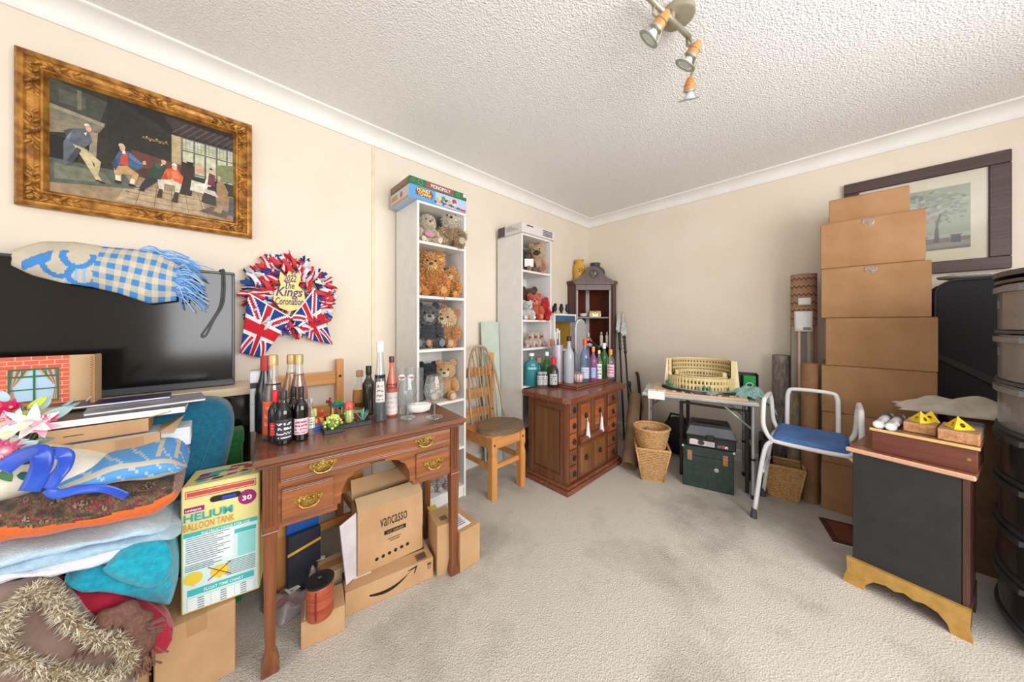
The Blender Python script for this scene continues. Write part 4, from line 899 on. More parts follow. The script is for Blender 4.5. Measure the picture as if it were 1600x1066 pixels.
# ---------------------------------------------------------------- glasses and dish
def vessel(name, label, px, pb, pt, wpx, prof, z=DZ, cat='glass', extra=None):
    p = fl(px, pb, z); dist = math.hypot(p.x-CAM.x, p.y-CAM.y); c = (p-CAM).dot(Fv)/dist; r = wpx/2*mpp(p)*c
    H = (pb-pt)*mpp(p); t = thing(name, label, cat, (p.x, p.y, z+.0005), toward_cam(p))
    MB().lathe([(0, .0005)]+[(a*r, b*H) for a, b in prof]+[(prof[-1][0]*r*.999, prof[-1][1]*H-.0008)], 28, open_top=True).build('bowl' if 'snif' in name else 'glass', CLEAR, t, SM)
    return t, r, H
PINT = [(.72, 0), (.74, .02), (1, 1)]
SNIF = [(.82, 0), (.80, .015), (.12, .06), (.08, .12), (.08, .28), (.30, .33), (.80, .46), (1, .60), (.96, .75), (.72, .97), (.70, 1)]
for px, lb in ((628, 'straight pint glass with a red badge, left of two alike'), (642, 'straight pint glass with a red badge, right of two alike')):
    t, r, H = vessel('pint_glass', lb, px, 646, 575, 17, PINT)
    decal('badge', [([(a, b) for a, b in arc(0, 0, r*.62, 0, 360, 20)], (232, 226, 226)), (rect(-r*.5, -r*.16, r*.5, r*.16), (190, 40, 60))], (r*.97, 0, H*.80), (0, 1, 0), (0, 0, 1), (1, 0, 0), t, PRINT, .0003)
vessel('tall_glass', 'narrow tall glass standing in front of the tall white bookcase', 657, 637, 575, 9, [(.95, 0), (1, .02), (1, 1)])
for px, pb, pt, w_, lb in ((637, 653, 589, 30, 'large stemmed beer goblet in front of the pint glasses'), (679, 652, 587, 33, 'large etched snifter goblet near the desk end')):
    t, r, H = vessel('snifter', lb, px, pb, pt, w_, SNIF)
    if px > 650:
        mb = MB()
        for i in range(-4, 5):
            for q in (-1, 1): mb.tube([(r*.985*math.cos(a), r*.985*math.sin(a), H*(.55+.30*k)) for k, a in [(k/6, (i*.2+q*.35*(k/6-.5))) for k in range(7)]], .0009, 4)
        mb.build('etching', mat('etched', (150, 156, 160), rough=.6), t)
t = thing('oval_dish', 'white oval dish lying among the glasses', 'dish', fl(656, 645, DZ)+V(-.01, 0, .0005), toward_cam(fl(656, 645, DZ)))
MB().lathe([(.5, 0), (.9, .25), (1, .8), (1, 1), (.9, .95), (.5, .45), (0, .4)], 28).build('bowl', mat('glazed_white', (236, 230, 226), rough=.25), t, True)
for c in t.children: c.scale = (.035, .062, .045)
# ---------------------------------------------------------------- silver carton
p = fl(391, 678, DZ); t = thing('silver_carton', 'tall silver bottle carton at the end of the desk', 'box', (p.x-.02, p.y, DZ+.0005), math.radians(-6))
h = 97*mpp(p); SIL = mat('silver_card', (176, 178, 182), (196, 198, 202), scale=8, rough=.35, metal=.3)
MB().box(-.05, 0, 0, 0, .075, h, .002).build('body', SIL, t); MB().box(.0002, .001, h*.71, .001, .074, h*.80).build('dark_band', BLACKM, t); MB().box(.0002, .001, h*.81, .001, .074, h*.97).build('top_band', mat('pale_band', (206, 206, 214), rough=.4), t)
MB().box(-.050, -.001, h*.45, .0012, .0755, h*.46).build('sleeve_edge', mat('silver_edge', (150, 150, 156)), t)
# ---------------------------------------------------------------- toy brick models
def stud_brick(mb, x, y, z, lx, ly, lz, col):
    mb.box(x, y, z, x+lx, y+ly, z+lz, .0006, col)
    for i in range(max(1, round(lx/.008))):
        for j in range(max(1, round(ly/.008))): mb.cyl((x+.004+i*.008, y+.004+j*.008, z+lz), (x+.004+i*.008, y+.004+j*.008, z+lz+.0017), .0024, n=7, col=col)
PLAST = colmat('toy_plastic', rough=.22, vary=.03)
def brickmodel(name, label, p, items):
    t = thing(name, label, 'toy', p, math.radians(-6))
    for nm, lst in items:
        mb = MB()
        for q in lst: stud_brick(mb, *q)
        mb.build(nm, PLAST, t)
    return t
R_, Y_, B_, G_, DR, OR = (190, 24, 30), (236, 196, 60), (20, 86, 170), (20, 150, 70), (110, 20, 34), (226, 110, 40)
p = fl(497, 672, DZ)+V(-.02, 0, .0005)
brickmodel('toy_brick_animal', 'red and yellow toy brick creature on a blue base', p, [('base', [(-.024, -.024, 0, .048, .056, .010, B_), (-.016, -.016, .010, .032, .032, .010, (40, 110, 190))]), ('body', [(-.012, -.012, .020, .024, .024, .020, R_), (-.008, .008, .028, .016, .016, .018, Y_), (-.012, -.020, .040, .016, .012, .018, R_), (-.008, .016, .044, .016, .008, .010, OR), (0, -.008, .030, .016, .008, .016, Y_)]), ('head', [(-.008, .006, .054, .016, .018, .016, R_), (-.004, .016, .070, .008, .008, .010, OR), (-.008, -.022, .058, .016, .020, .030, (226, 214, 130))])])
p = fl(528, 660, DZ)+V(-.02, 0, .0005)
brickmodel('toy_brick_tower', 'toy brick tower with a green and maroon dragon on its roof', p, [('base', [(-.03, -.034, 0, .056, .072, .008, DR), (-.02, -.05, .002, .03, .03, .016, DR), (-.012, -.052, .018, .02, .02, .012, (140, 30, 50))]), ('pillar', [(-.02, -.024, .008, .008, .008, .064, (120, 30, 40))]), ('pillar', [(-.02, .022, .008, .008, .008, .064, (230, 210, 150))]), ('pillar', [(.012, -.024, .008, .008, .008, .064, Y_)]), ('pillar', [(.012, .022, .008, .008, .008, .064, (60, 130, 60))]),
    ('infill', [(-.008, -.012, .008, .018, .024, .022, Y_), (-.004, -.008, .030, .012, .012, .012, B_), (.016, -.010, .008, .008, .016, .030, (150, 180, 60)), (.016, .010, .020, .008, .010, .014, R_)]), ('roof', [(-.026, -.030, .072, .052, .064, .008, (40, 90, 150)), (-.02, -.012, .080, .036, .036, .008, G_), (-.014, -.006, .088, .024, .024, .007, G_)]), ('dragon', [(-.008, -.034, .080, .012, .014, .016, DR), (-.006, -.044, .092, .010, .018, .012, DR), (-.004, -.032, .104, .008, .010, .012, (150, 40, 50))])])
# ---------------------------------------------------------------- toy succulents in black trays
def pot(name, label, px, py, wpx):
    p = fl(px, py, DZ); t = thing(name, label, 'toy plant', p+V(-.025, 0, .0005), math.radians(-6)); s = wpx*mpp(p)*.40
    MB().box(-s, -s, 0, s, s, .014, .001).box(-s-.002, -s-.002, .013, s+.002, s+.002, .018, .001).build('tray', mat('pot_black', (30, 31, 34), rough=.3), t)
    return t, s
t, s = pot('toy_succulent', 'toy plant of lime green beads in a black tray', 523, 676, 34)
proto = None
for i in range(46):
    a = rnd.uniform(0, 6.28); e = rnd.uniform(.05, 1.45); rr = .030+.006*rnd.random(); c = V(rr*math.cos(a)*math.cos(e)*.95, rr*math.sin(a)*math.cos(e)*1.15, .018+.052*math.sin(e)*rnd.uniform(.7, 1.05))
    if proto is None: proto = MB().ell((0, 0, 0), .0062, 10, 7, col=(206, 222, 120)).build('bead', PLAST, t, True); proto.location = c
    else: link(proto, t, Matrix.Translation(c) @ Matrix.Scale(rnd.uniform(.8, 1.15), 4))
MB().ell((0, 0, .03), (.020, .024, .026), 12, 8, col=(120, 150, 60)).build('core', PLAST, t, True)
t, s = pot('toy_cactus', 'toy cactus with a red flower cap in a black tray', 548, 668, 26)
MB().lathe([(.010, .016), (.0165, .024), (.0175, .045), (.0165, .066), (.012, .074)], 16, colf=lambda k, i: (168, 176, 110) if i % 2 else (196, 200, 140)).build('stem', PLAST, t, SM)
MB().lathe([(.008, .072), (.0185, .080), (.0195, .092), (.015, .104), (.005, .112), (.0, .116)], 14, colf=lambda k, i: (214, 70, 60) if i % 2 else (232, 110, 90)).build('flower_cap', PLAST, t, SM)
for i in range(6): MB().ell((.019*math.cos(i), .019*math.sin(i), .03+.006*i), .0036, 6, 5, col=(214, 200, 110)).build('spine_tuft', PLAST, t)
t, s = pot('toy_agave', 'toy agave with pointed blue green leaves in a black tray', 570, 664, 26)
lf = None
for i in range(11):
    M = Matrix.Translation(V(0, 0, .016)) @ Matrix.Rotation(i*2.4, 4, 'Z') @ Matrix.Rotation(-.2-.085*i+.55, 4, 'X') @ Matrix.Scale(.75+.04*(i % 4), 4)
    if lf is None: lf = MB().sheet(lambda u, v: V(.015*(1-u)**.7*(v-.5)*2*.6, .018*u, .062*u+.006*abs(v-.5)), 6, 2, .0025, col=(112, 168, 156)).build('leaf', PLAST, t, True); lf.matrix_basis = M
    else: link(lf, t, M)
# ---------------------------------------------------------------- pine chairs (one behind the desk, one beside it)
BOLT = mat('black_bolt', (26, 24, 22), rough=.4)
def pine_chair(label, loc, rz, hback=1.0, slats=(.62, .75, .88), sw=.20, zseat=.44, sd=None):
    t = thing('pine_chair', label, 'chair', loc, rz); q = .024; sd = sd or sw
    for sy in (-1, 1):
        prof_ = [(q, 0), (q, .10), (q*1.05, .26), (q*.80, .30), (q*1.05, .335), (q, .35), (q, zseat-.01)]
        vs = [(sd-q+i*r, sy*(sw-q)+j*r, z) for r, z in prof_ for i, j in ((-1, -1), (1, -1), (1, 1), (-1, 1))]
        mb = MB().add(vs, [(4*k+i, 4*k+(i+1) % 4, 4*k+4+(i+1) % 4, 4*k+4+i) for k in range(len(prof_)-1) for i in range(4)]+[(3, 2, 1, 0), tuple(range(len(vs)-4, len(vs)))])
        l = mb.build('leg', PINE, t); MB().ell((sd+.0005, sy*(sw-q), zseat-.05), (.004, .008, .008), 10, 6).build('bolt', BOLT, l, True)
        b = MB().box(-sd, sy*(sw-.02)-.02, 0, -sd+.035, sy*(sw-.02)+.02, hback, .003).build('back_post', PINE, t)
        for zz in slats: MB().ell((-sd+.0355, sy*(sw-.02), zz+.015), (.004, .008, .008), 10, 6).build('bolt', BOLT, b, True)
        MB().box(-sd+.03, sy*(sw-.02)-.01, .20, sd-.04, sy*(sw-.02)+.01, .235, .002).build('stretcher', PINEY, t)
    for zz in slats: MB().box(-sd+.006, -sw+.04, zz-.03, -sd+.024, sw-.04, zz+.045, .003).build('back_slat', PINEY, t)
    MB().box(sd-.035, -sw+.045, zseat-.085, sd-.012, sw-.045, zseat-.012, .002).build('front_rail', PINEY, t); [MB().box(-sd+.03, s_*(sw-.012), zseat-.085, sd-.045, s_*(sw-.032), zseat-.012, .002).build('side_rail', PINEY, t) for s_ in (-1, 1)]
    MB().box(sd-.040, -sw+.03, .20, sd-.02, sw-.03, .235, .002).build('stretcher', PINEY, t)
    MB().box(-sd+.012, -sw+.002, zseat-.012, sd-.002, sw-.002, zseat+.006, .003).build('seat', PINEY, t)
    return t
# chair behind the desk, its back towards the window side
p = PX(530, 600, .06)
pine_chair('pine chair pushed behind the desk, only its back rail rising above', (.235, p.y-.17, 0), 0, PX(531, 561, .06).z, (.70, PX(500, 594, .06).z), .19, sd=.19)
# ---- pine chair beside the desk that carries the loose hoop-back seat
pine_chair('pine ladder back chair beside the desk carrying a loose chair seat', (.325, 1.548, 0), 0, .985, (.50, .66, .83), .165, .43, sd=.20)
OLDW = wood('grey_oak', (104, 82, 60), (142, 116, 88), 'y', 30, .6, .05)
t = thing('hoop_back_seat', 'old hoop back chair seat with spindles resting on the pine chair', 'chair seat', (.385, 1.575, .4365), 0)
pts = [(.175*math.cos(a)*(1 if math.cos(a) > 0 else .95), .20*math.sin(a)*(1-.12*(math.cos(a) < -.2))) for a in [2*PI*i/36 for i in range(36)]]
MB().prism(pts, (0, 0, 0), (1, 0, 0), (0, 1, 0), (0, 0, .028)).prism([(a*.94, b*.94) for a, b in pts], (0, 0, .028), (1, 0, 0), (0, 1, 0), (0, 0, .006)).build('seat', OLDW, t, SM)
hp = [(-.125-.13*k, .165*math.copysign(abs(math.cos(th))**.8, math.cos(th)), .03+.58*math.sin(th)) for th, k in [(PI*i/28, math.sin(PI*i/28)) for i in range(29)]]
PALEW = wood('bleached_ash', (150, 128, 104), (182, 160, 136), 'z', 30, .6, .05)
MB().tube(hp, .0105, 8).build('hoop', PALEW, t, True)
for i in range(7):
    y = -.105+.21*i/6; c = abs(y*1.12/.165)**(1/.8); th = math.acos(c); k = math.sin(th); zt = .03+.58*k
    MB().tube([(-.125, y*.85, .03), (-.125-.062*k, y*1.0, (.03+zt)/2), (-.125-.13*k, y*1.12, zt)], .0055, 7).build('spindle', PALEW, t, True)
# ================================================================= white bookcases
LAM = mat('white_laminate', (228, 227, 224), (234, 233, 230), rough=.45)
def bookcase(label, y0, y1, xf, H, shelves):
    t = thing('bookcase', label, 'bookcase', (.025, (y0+y1)/2, 0)); w = (y1-y0)/2; d = xf-.025
    for s in (-1, 1): MB().box(0, s*w, 0, d, s*(w-.016), H, .001).build('side_panel', LAM, t)
    MB().box(0, -w+.016, H-.016, d, w-.016, H, .001).build('top_panel', LAM, t); MB().box(0, -w+.016, .08, .004, w-.016, H-.016).build('back_panel', LAM, t); MB().box(d-.03, -w+.016, 0, d-.012, w-.016, .065).build('plinth', LAM, t)
    for z in shelves: MB().box(.004, -w+.016, z-.018, d-.002, w-.016, z, .001).build('shelf', LAM, t)
    for s in (-1, 1):
        for z in shelves[1:-1]:
            mb = MB()
            for x in (.05, d-.04): mb.cyl((x, s*(w-.016), z-.03), (x, s*(w-.020), z-.03), .003, n=6)
            mb.build('peg', BLACKM, t)
    return t
BK1 = (1.762, 1.411, 1.062, .70, .36, .082); BK2 = (1.690, 1.265, 1.02, .70, .36, .082)
bookcase('narrow white bookcase of teddies with board games on top', .925, 1.300, .335, 2.015, BK1)
bookcase('narrow white bookcase of small soft toys with a paper box on top', 1.868, 2.262, .335, 2.0, BK2)
# ---- teddies
FUR = colmat('fur', rough=1.0, vary=.18, vscale=90, sheen=.3)
def jit(c, a=24):
    return lambda q: tuple(max(0, min(255, int(x+d+q.gauss(0, a*.3)))) for x, d in zip(c, [q.gauss(0, a)]*3))
def teddy(name, label, px, xp, z, hpx, main, pale, rz=0, tl=.010, cat='teddy bear', ears='round', tilt=0, group=None, nt=1.0, body=None, lean=0, py=None, wide=1.0, face=None, speck=24):
    p = PX(px, 500, xp); s = hpx*mpp(p)*1.16; p.z = z+.001; main, pale, body, face = [None if c is None else tuple(min(255, int(x*1.1+6)) for x in c) for c in (main, pale, body, face)]
    t = thing(name, label, cat, p, rz, group, rot=(0, 0, rz)); sd = int(px*3+z*100); body = body or main
    def furpart(nm, els, col, parent=t, k=1.0):
        mb = MB()
        for i, (c, r, R) in enumerate(els):
            mb.ell([x*s for x in c], [x*s for x in r], 14, 9, R, .03, sd+i, tuple(int(x*.72) for x in col))
            A = (r[0]*r[1]+r[1]*r[2]+r[0]*r[2])*s*s/3*12.5
            mb.tufts([x*s for x in c], [x*s for x in r], int(min(800, A/(tl*tl)*3.2*nt)), tl*k*1.35, tl*.17, R, sd+i*7+len(nm), jit(col, speck), .45, .38)
        return mb.build(nm, FUR, parent)
    w = wide
    furpart('torso', [((0, 0, .26), (.19, .21*w, .25), None)], body)
    hd = V(.03, 0, .67); RT = Matrix.Rotation(tilt, 3, 'X')
    h = furpart('head', [(hd, (.20, .225, .215), RT)], face or main)
    mz = hd+RT @ V(.175, 0, -.055)
    furpart('muzzle', [(mz, (.085, .10, .075), RT)], pale, h, .6)
    no = mz+RT @ V(.085, 0, .03); MB().ell([x*s for x in no], (.028*s, .04*s, .028*s), 10, 7).build('nose', mat('nose_brown', (60, 34, 26), rough=.3), h, True)
    for y in (-1, 1):
        e = hd+RT @ V(.175, y*.085, .045); MB().ell([x*s for x in e], .024*s, 8, 6).build('eye', BLACKG, h, True)
        if ears == 'round': furpart('ear', [(hd+RT @ V(-.02, y*.165, .185), (.045, .085, .085), RT)], body, h, .7)
        elif ears == 'long': furpart('ear', [(hd+RT @ V(-.06, y*.20, -.02), (.045, .06, .17), RT)], body, h, .7)
        else: furpart('ear', [(hd+RT @ V(0, y*.15, .20), (.035, .07, .10), RT @ Matrix.Rotation(-y*.5, 3, 'X'))], body, h, .7)
        furpart('arm', [((.10, y*.235*w, .34), (.09, .075, .17), Matrix.Rotation(y*.35, 3, 'X') @ Matrix.Rotation(-.6, 3, 'Y'))], body)
        lg = furpart('leg', [((.24, y*.17*w, .095), (.20, .09, .095), Matrix.Rotation(y*.3, 3, 'Z'))], body)
        MB().ell([x*s for x in (.435, y*.225*w, .11)], (.016*s, .066*s, .075*s), 12, 8, col=tuple(int(a*.45+b*.4) for a, b in zip(pale, body))).build('foot_pad', FUR, lg, True)
    return t
ORr = math.radians
# bookcase by the desk
teddy('teddy_bear', 'pale grey bear with brown patchy paws on the top shelf', 706, .235, BK1[0], 60, (206, 196, 178), (224, 214, 196), ORr(-35), .014, body=(164, 138, 106), tilt=.06, speck=34, nt=1.3)
teddy('toy_rabbit', 'cream plush with a pink bow beside the patchy bear', 667, .20, BK1[0], 48, (220, 204, 172), (232, 220, 196), ORr(-10), .008, 'soft toy', 'long')
MB().ell((.06, 0, .075), (.012, .04, .022), 12, 7, col=(196, 150, 160)).build('bow', FUR, bpy.data.objects['toy_rabbit'], True)
teddy('dark_plush', 'dark green plush at the back of the top teddy shelf', 683, .11, BK1[0], 30, (60, 66, 48), (90, 90, 70), ORr(-40), .008, 'soft toy')
teddy('shaggy_bear', 'big shaggy golden bear filling the left of the second shelf', 674, .20, BK1[1], 66, (206, 150, 84), (222, 176, 116), ORr(-30), .022, nt=1.8, body=(200, 134, 66), wide=1.05)
teddy('shaggy_bear', 'smaller shaggy golden bear slumped right of the big golden bear', 704, .23, BK1[1], 44, (196, 142, 78), (226, 196, 146), ORr(-50), .016, nt=1.5, body=(206, 142, 74), tilt=.5, wide=1.2)
teddy('dark_plush', 'small dark grey plush sitting far back behind the golden bears', 696, .10, BK1[1], 48, (70, 62, 56), (180, 176, 170), ORr(-40), .008, 'soft toy')
teddy('teddy_bear', 'tan and cream bear leaning on the third shelf', 699, .21, BK1[2], 58, (200, 150, 100), (232, 206, 170), ORr(-55), .012, nt=1.3, tilt=-.35, face=(222, 186, 146), body=(196, 140, 92), wide=1.15)
teddy('badger_plush', 'black and grey speckled plush left of the tan bear', 668, .15, BK1[2], 64, (110, 108, 108), (180, 178, 176), ORr(-20), .010, 'soft toy', body=(70, 72, 80), nt=1.5, speck=44)
teddy('grey_plush', 'blue grey plush tucked behind the tan bear', 699, .10, BK1[2], 40, (96, 106, 120), (190, 196, 206), ORr(-45), .009, 'soft toy')
teddy('teddy_bear', 'tan and white bear on the shelf behind the glasses', 697, .22, BK1[3], 54, (222, 178, 126), (240, 226, 206), ORr(-40), .007, body=(220, 170, 116))
teddy('teddy_bear', 'dark plush toy behind the tall glass on the fourth shelf', 668, .14, BK1[3], 52, (38, 40, 48), (60, 62, 70), ORr(-20), .008, 'soft toy')
teddy('grey_plush', 'silvery fluffy plush on the bottom shelf under the desk end', 693, .22, BK1[5], 50, (176, 172, 168), (208, 204, 200), ORr(-40), .018, 'soft toy', nt=1.5, wide=1.2)
teddy('grey_plush', 'silvery brown plush at the left of the bottom shelf', 672, .20, BK1[5], 44, (160, 148, 138), (200, 192, 186), ORr(-20), .014, 'soft toy', nt=1.3)
# far bookcase
teddy('siamese_plush', 'cream plush with dark ears and muzzle on the far bookcase', 839, .24, BK2[0], 44, (214, 186, 146), (80, 52, 40), ORr(-50), .007, 'soft toy', 'cat', body=(226, 176, 146), tilt=.1)
teddy('brown_plush', 'dark brown plush holding a white card beside the cream plush', 823, .19, BK2[0], 36, (84, 68, 52), (120, 100, 80), ORr(-40), .007, 'soft toy')
MB().box(.09, -.03, .05, .092, .05, .12).build('card', PAPER, bpy.data.objects['brown_plush'])
teddy('brown_bear', 'brown bear with a bow at the back of the red bears shelf', 826, .15, BK2[1], 48, (96, 72, 54), (190, 160, 130), ORr(-30), .007)
teddy('red_bear', 'bright red shaggy bear leaning on the shelf edge', 850, .275, BK2[1], 31, (190, 20, 30), (214, 40, 46), ORr(-60), .014, nt=1.6, tilt=.3)
teddy('red_bear', 'bright red shaggy bear sitting behind the other', 841, .15, BK2[1], 36, (180, 18, 28), (214, 60, 60), ORr(-50), .013, nt=1.5)
teddy('orange_bear', 'coral orange bear in front of the red bears', 835, .25, BK2[1], 38, (220, 104, 72), (232, 150, 116), ORr(-45), .009, nt=1.2)
teddy('white_bear', 'little white bear at the left end of the red bears shelf', 824, .26, BK2[1], 28, (228, 228, 232), (240, 240, 242), ORr(-30), .006)
for i, (a, b) in enumerate(((828, 'left'), (837, 'middle'), (846, 'right'))): teddy('pink_bear', 'small pink and white spotted bear, %s of three on the low shelf' % b, a, .24, BK2[2], 21, (230, 206, 196), (196, 90, 96), ORr(-45), .005, group='spotted bears on the far bookcase')
# ---- board games and paper box on top
def game(name, label, y0, y1, x0, x1, z0, z1, col, lid=None):
    t = thing(name, label, 'board game', ((x0+x1)/2, (y0+y1)/2, z0)); hx, hy, h = (x1-x0)/2, (y1-y0)/2, z1-z0
    MB().box(-hx, -hy, 0, hx, hy, h, .002, col).build('box', PRINT, t)
    return t, hx, hy, h
Pg = fl(644, 325, 2.016)
gx1 = .345; gy0, gy1 = .870, 1.298
t, hx, hy, h = game('toy_game', 'blue board game box with cartoon animals under the green game', gy0, gy1, .06, gx1, 2.0165, 2.100, (176, 200, 226))
S = [(rect(0, 0, .42*2*hy, h), (84, 160, 220))]
wd = 2*hy
for i, (c, x, r) in enumerate((((110, 150, 60), .56, .016), ((90, 130, 60), .53, .010), ((190, 60, 50), .76, .018), ((236, 226, 210), .77, .010), ((232, 170, 70), .45, .012), ((120, 70, 60), .60, .009), ((230, 160, 60), .66, .012), ((70, 70, 150), .62, .008))):
    S.append((arc(x*wd, h*(.62 if i in (0, 2) else .32+.03*i), r, 0, 360, 14), c))
S.append(([(.45*wd, .02), (.97*wd, .004), (.97*wd, .016), (.5*wd, .028)], (100, 80, 120))); S.append((rect(.88*wd, .004, .98*wd, .018), (214, 40, 50)))
for i in range(7): S.append((arc((.42+i*.07)*wd, .016+.004*math.sin(i*2), .010, 0, 360, 10), (222, 160, 70) if i % 2 else (80, 90, 160)))
S.append(([(.10*wd, h*.30), (.36*wd, h*.26), (.38*wd, h*.58), (.34*wd, h*.88), (.12*wd, h*.92), (.09*wd, h*.6)], (150, 70, 40)))
decal('side_print', S, (hx, -hy, 0), (0, 1, 0), (0, 0, 1), (1, 0, 0), t, PRINT, .00006)
YI = mat('yellow_ink', (250, 226, 150), rough=.5)
text('MONEY', (hx+.003, -hy+.115*wd, h*.58), (0, 1, 0), (0, 0, 1), .215*wd, h*.27, YI, t, bold=.02); text('TOWN!', (hx+.003, -hy+.125*wd, h*.30), (0, 1, 0), (0, 0, 1), .215*wd, h*.25, YI, t, bold=.02)
S = [(rect(.02*2*hx, .1*h, .98*2*hx, .9*h), (196, 196, 206)), (rect(.1*hx, .35*h, .8*hx, .75*h), (196, 140, 70)), (arc(1.2*hx, .55*h, .02, 0, 360, 12), (176, 90, 80)), (rect(.1*hx, .02*h, 1.9*hx, .2*h), (180, 150, 120))]
decal('end_print', S, (-hx, -hy, 0), (1, 0, 0), (0, 0, 1), (0, -1, 0), t, PRINT, .00006)
t, hx, hy, h = game('property_game', 'green board game box stacked on the blue game', gy0, gy1, .06, gx1, 2.1005, 2.150, (44, 112, 70))
S = [(rect(.26*wd, .10*h, .74*wd, .92*h), (150, 84, 76)), (arc(.17*wd, .5*h, .018, 0, 360, 16), (120, 170, 130)), (arc(.17*wd, .5*h, .015, 0, 360, 16), (44, 112, 70)), (arc(.83*wd, .5*h, .014, 0, 360, 16), (120, 170, 130)), (arc(.83*wd, .5*h, .011, 0, 360, 16), (44, 112, 70)), (rect(.93*wd, .45*h, .99*wd, .92*h), (226, 230, 226)), (rect(.02*wd, .3*h, .09*wd, .8*h), (90, 110, 96))]
decal('side_print', S, (hx, -hy, 0), (0, 1, 0), (0, 0, 1), (1, 0, 0), t, PRINT, .00006)
text('MONOPOLY', (hx+.003, -hy+.34*wd, h*.25), (0, 1, 0), (0, 0, 1), .34*wd, h*.5, WINK, t, bold=.01)
S = [(rect(.1*hx, .15*h, 1.9*hx, .85*h), (130, 90, 74))]; decal('end_print', S, (-hx, -hy, 0), (1, 0, 0), (0, 0, 1), (0, -1, 0), t, PRINT)
text('MONOPOLY', (-hx*.75, -hy-.001, h*.3), (1, 0, 0), (0, 0, 1), 1.5*hx, h*.4, mat('pale_red_ink', (206, 130, 120)), t)
t = thing('paper_carton', 'flat white and grey carton on top of the far bookcase', 'box', (.20, 2.06, 2.0015)); wd = .44; hx = .15; h = .085
MB().box(-hx, -.205, 0, hx, wd-.205, h, .002, (216, 212, 210)).build('box', PRINT, t)
decal('end_print', [(rect(0, 0, .09, h), (72, 72, 76))]+[(rect(.11, h*(.35+.1*i), .26-.02*i, h*(.38+.1*i)), (120, 120, 124)) for i in range(5)], (-hx, -.205, 0), (1, 0, 0), (0, 0, 1), (0, -1, 0), t, PRINT)
decal('side_print', [(rect(.27, h*(.72-.17*i), .40, h*(.82-.17*i)), (70, 70, 74)) for i in range(4)], (hx, -.205, 0), (0, 1, 0), (0, 0, 1), (1, 0, 0), t, PRINT)
decal('maker_mark', [(rect(.06, h*.72, .14, h*.84), (60, 60, 62))], (hx, -.205, 0), (0, 1, 0), (0, 0, 1), (1, 0, 0), t, PRINT)
# ---- sheet of glass leaning between the bookcases
a, b = PX(762, 503, .10), PX(781, 503, .10)
t = thing('glass_panel', 'pale green sheet of glass leaning on the wall between the bookcases', 'glass panel', (.10, (a.y+b.y)/2, .002)); hw = (b.y-a.y)/2+.03
MB().prism([(0, 0), (.006, 0), (-.055, 1.245), (-.061, 1.245)], (0, -hw, 0), (1, 0, 0), (0, 0, 1), (0, 2*hw, 0)).build('sheet', mat('frosted_green', (186, 200, 188), (196, 208, 197), rough=.25), t)
# ================================================================= boxes under the desk
def pbox(name, label, A, B, depth, height, m=CARD, z=0, cat='box', build=True):
    """carton standing with its front lower edge on A-B; local x = 0 front, y = 0..W along the front"""
    A = Vector(A); B = Vector(B); d = B-A; ang = math.atan2(-d.x, d.y); W = math.hypot(d.x, d.y)
    t = thing(name, label, cat, (A.x, A.y, z), ang)
    if build: MB().box(-depth, 0, 0, 0, W, height, .002).build('body', m, t)
    return t, W
A, B = fl(539, 965), fl(677, 902); ha = 36*mpp(A)+.002
t, W = pbox('long_carton', 'long low brown carton with a curved arrow under the desk', A, B, .21, ha)
sm = [(.25*W+.5*W*k, ha*(.50-.28*math.sin(k*PI*.92)*(1-.15*k)+.40*k)) for k in [i/16 for i in range(17)]]
sm2 = [(x, y-.014*math.sin(min(1, i/16+.12)*PI)**.7-.001) for i, (x, y) in enumerate(sm)]
decal('arrow', [(sm+sm2[::-1], (24, 22, 22)), ([(.68*W, ha*.84), (.80*W, ha*.93), (.765*W, ha*.60), (.752*W, ha*.62), (.775*W, ha*.84), (.69*W, ha*.80)], (24, 22, 22))], (0, 0, 0), (0, 1, 0), (0, 0, 1), (1, 0, 0), t, PRINT)
decal('shipping_label', [(rect(.10, .06, .17, .15), (236, 238, 240)), (rect(.115, .07, .155, .14), (140, 170, 200))], (0, -.06, ha), (0, 1, 0), (-1, 0, 0), (0, 0, 1), t, PRINT)
decal('barcode', [(rect(.80*W, .01, .93*W, .06), (150, 120, 92))]+[(rect((.81+.012*i)*W, .015, (.816+.012*i)*W, .055), (60, 44, 34)) for i in range(10)], (0, 0, ha), (0, 1, 0), (-1, 0, 0), (0, 0, 1), t, PRINT)
tape_ = MB().box(-.13, -.001, .0, -.08, 0, ha).box(-.13, -.001, ha, -.08, W*.95, ha+.0008).build('tape', mat('black_tape', (50, 42, 38), rough=.3), t)
for k in (.93, .955): decal('up_mark', [([(k*W, ha*.5), (k*W+.003, ha*.5), (k*W+.003, ha*.72), (k*W+.008, ha*.72), (k*W+.0015, ha*.85), (k*W-.005, ha*.72), (k*W, ha*.72)], (50, 40, 34))], (0, 0, 0), (0, 1, 0), (0, 0, 1), (1, 0, 0), t, PRINT)
LC = t; angL = t.rotation_euler.z
A = fl(559, 902, ha+.001); B = fl(660, 856, ha+.001); hv = 101*mpp(A)*.98
t, W = pbox('open_carton', 'open brown dinnerware carton standing on the long carton', A, B, .13, hv, z=ha+.001, build=False)
wl = .005
for q in ((-wl, 0, 0, 0, W, hv), (-.13, 0, 0, -.13+wl, W, hv), (-.13+wl, 0, 0, -wl, wl, hv), (-.13+wl, W-wl, 0, -wl, W, hv), (-.13+wl, wl, 0, -wl, W-wl, wl)): MB().box(*q).build('side', CARD, t)
MB().prism([(0, 0), (.06, .038), (.0565, .041), (-.003, .003)], (0, 0, hv), (-1, 0, 0), (0, 0, 1), (0, W, 0)).build('flap', CARD2, t)
MB().prism([(0, 0), (.03, .085), (.026, .086), (-.004, 0)], (-.13, 0, hv), (-1, 0, 0), (0, 0, 1), (0, W, 0)).build('flap', CARD, t)
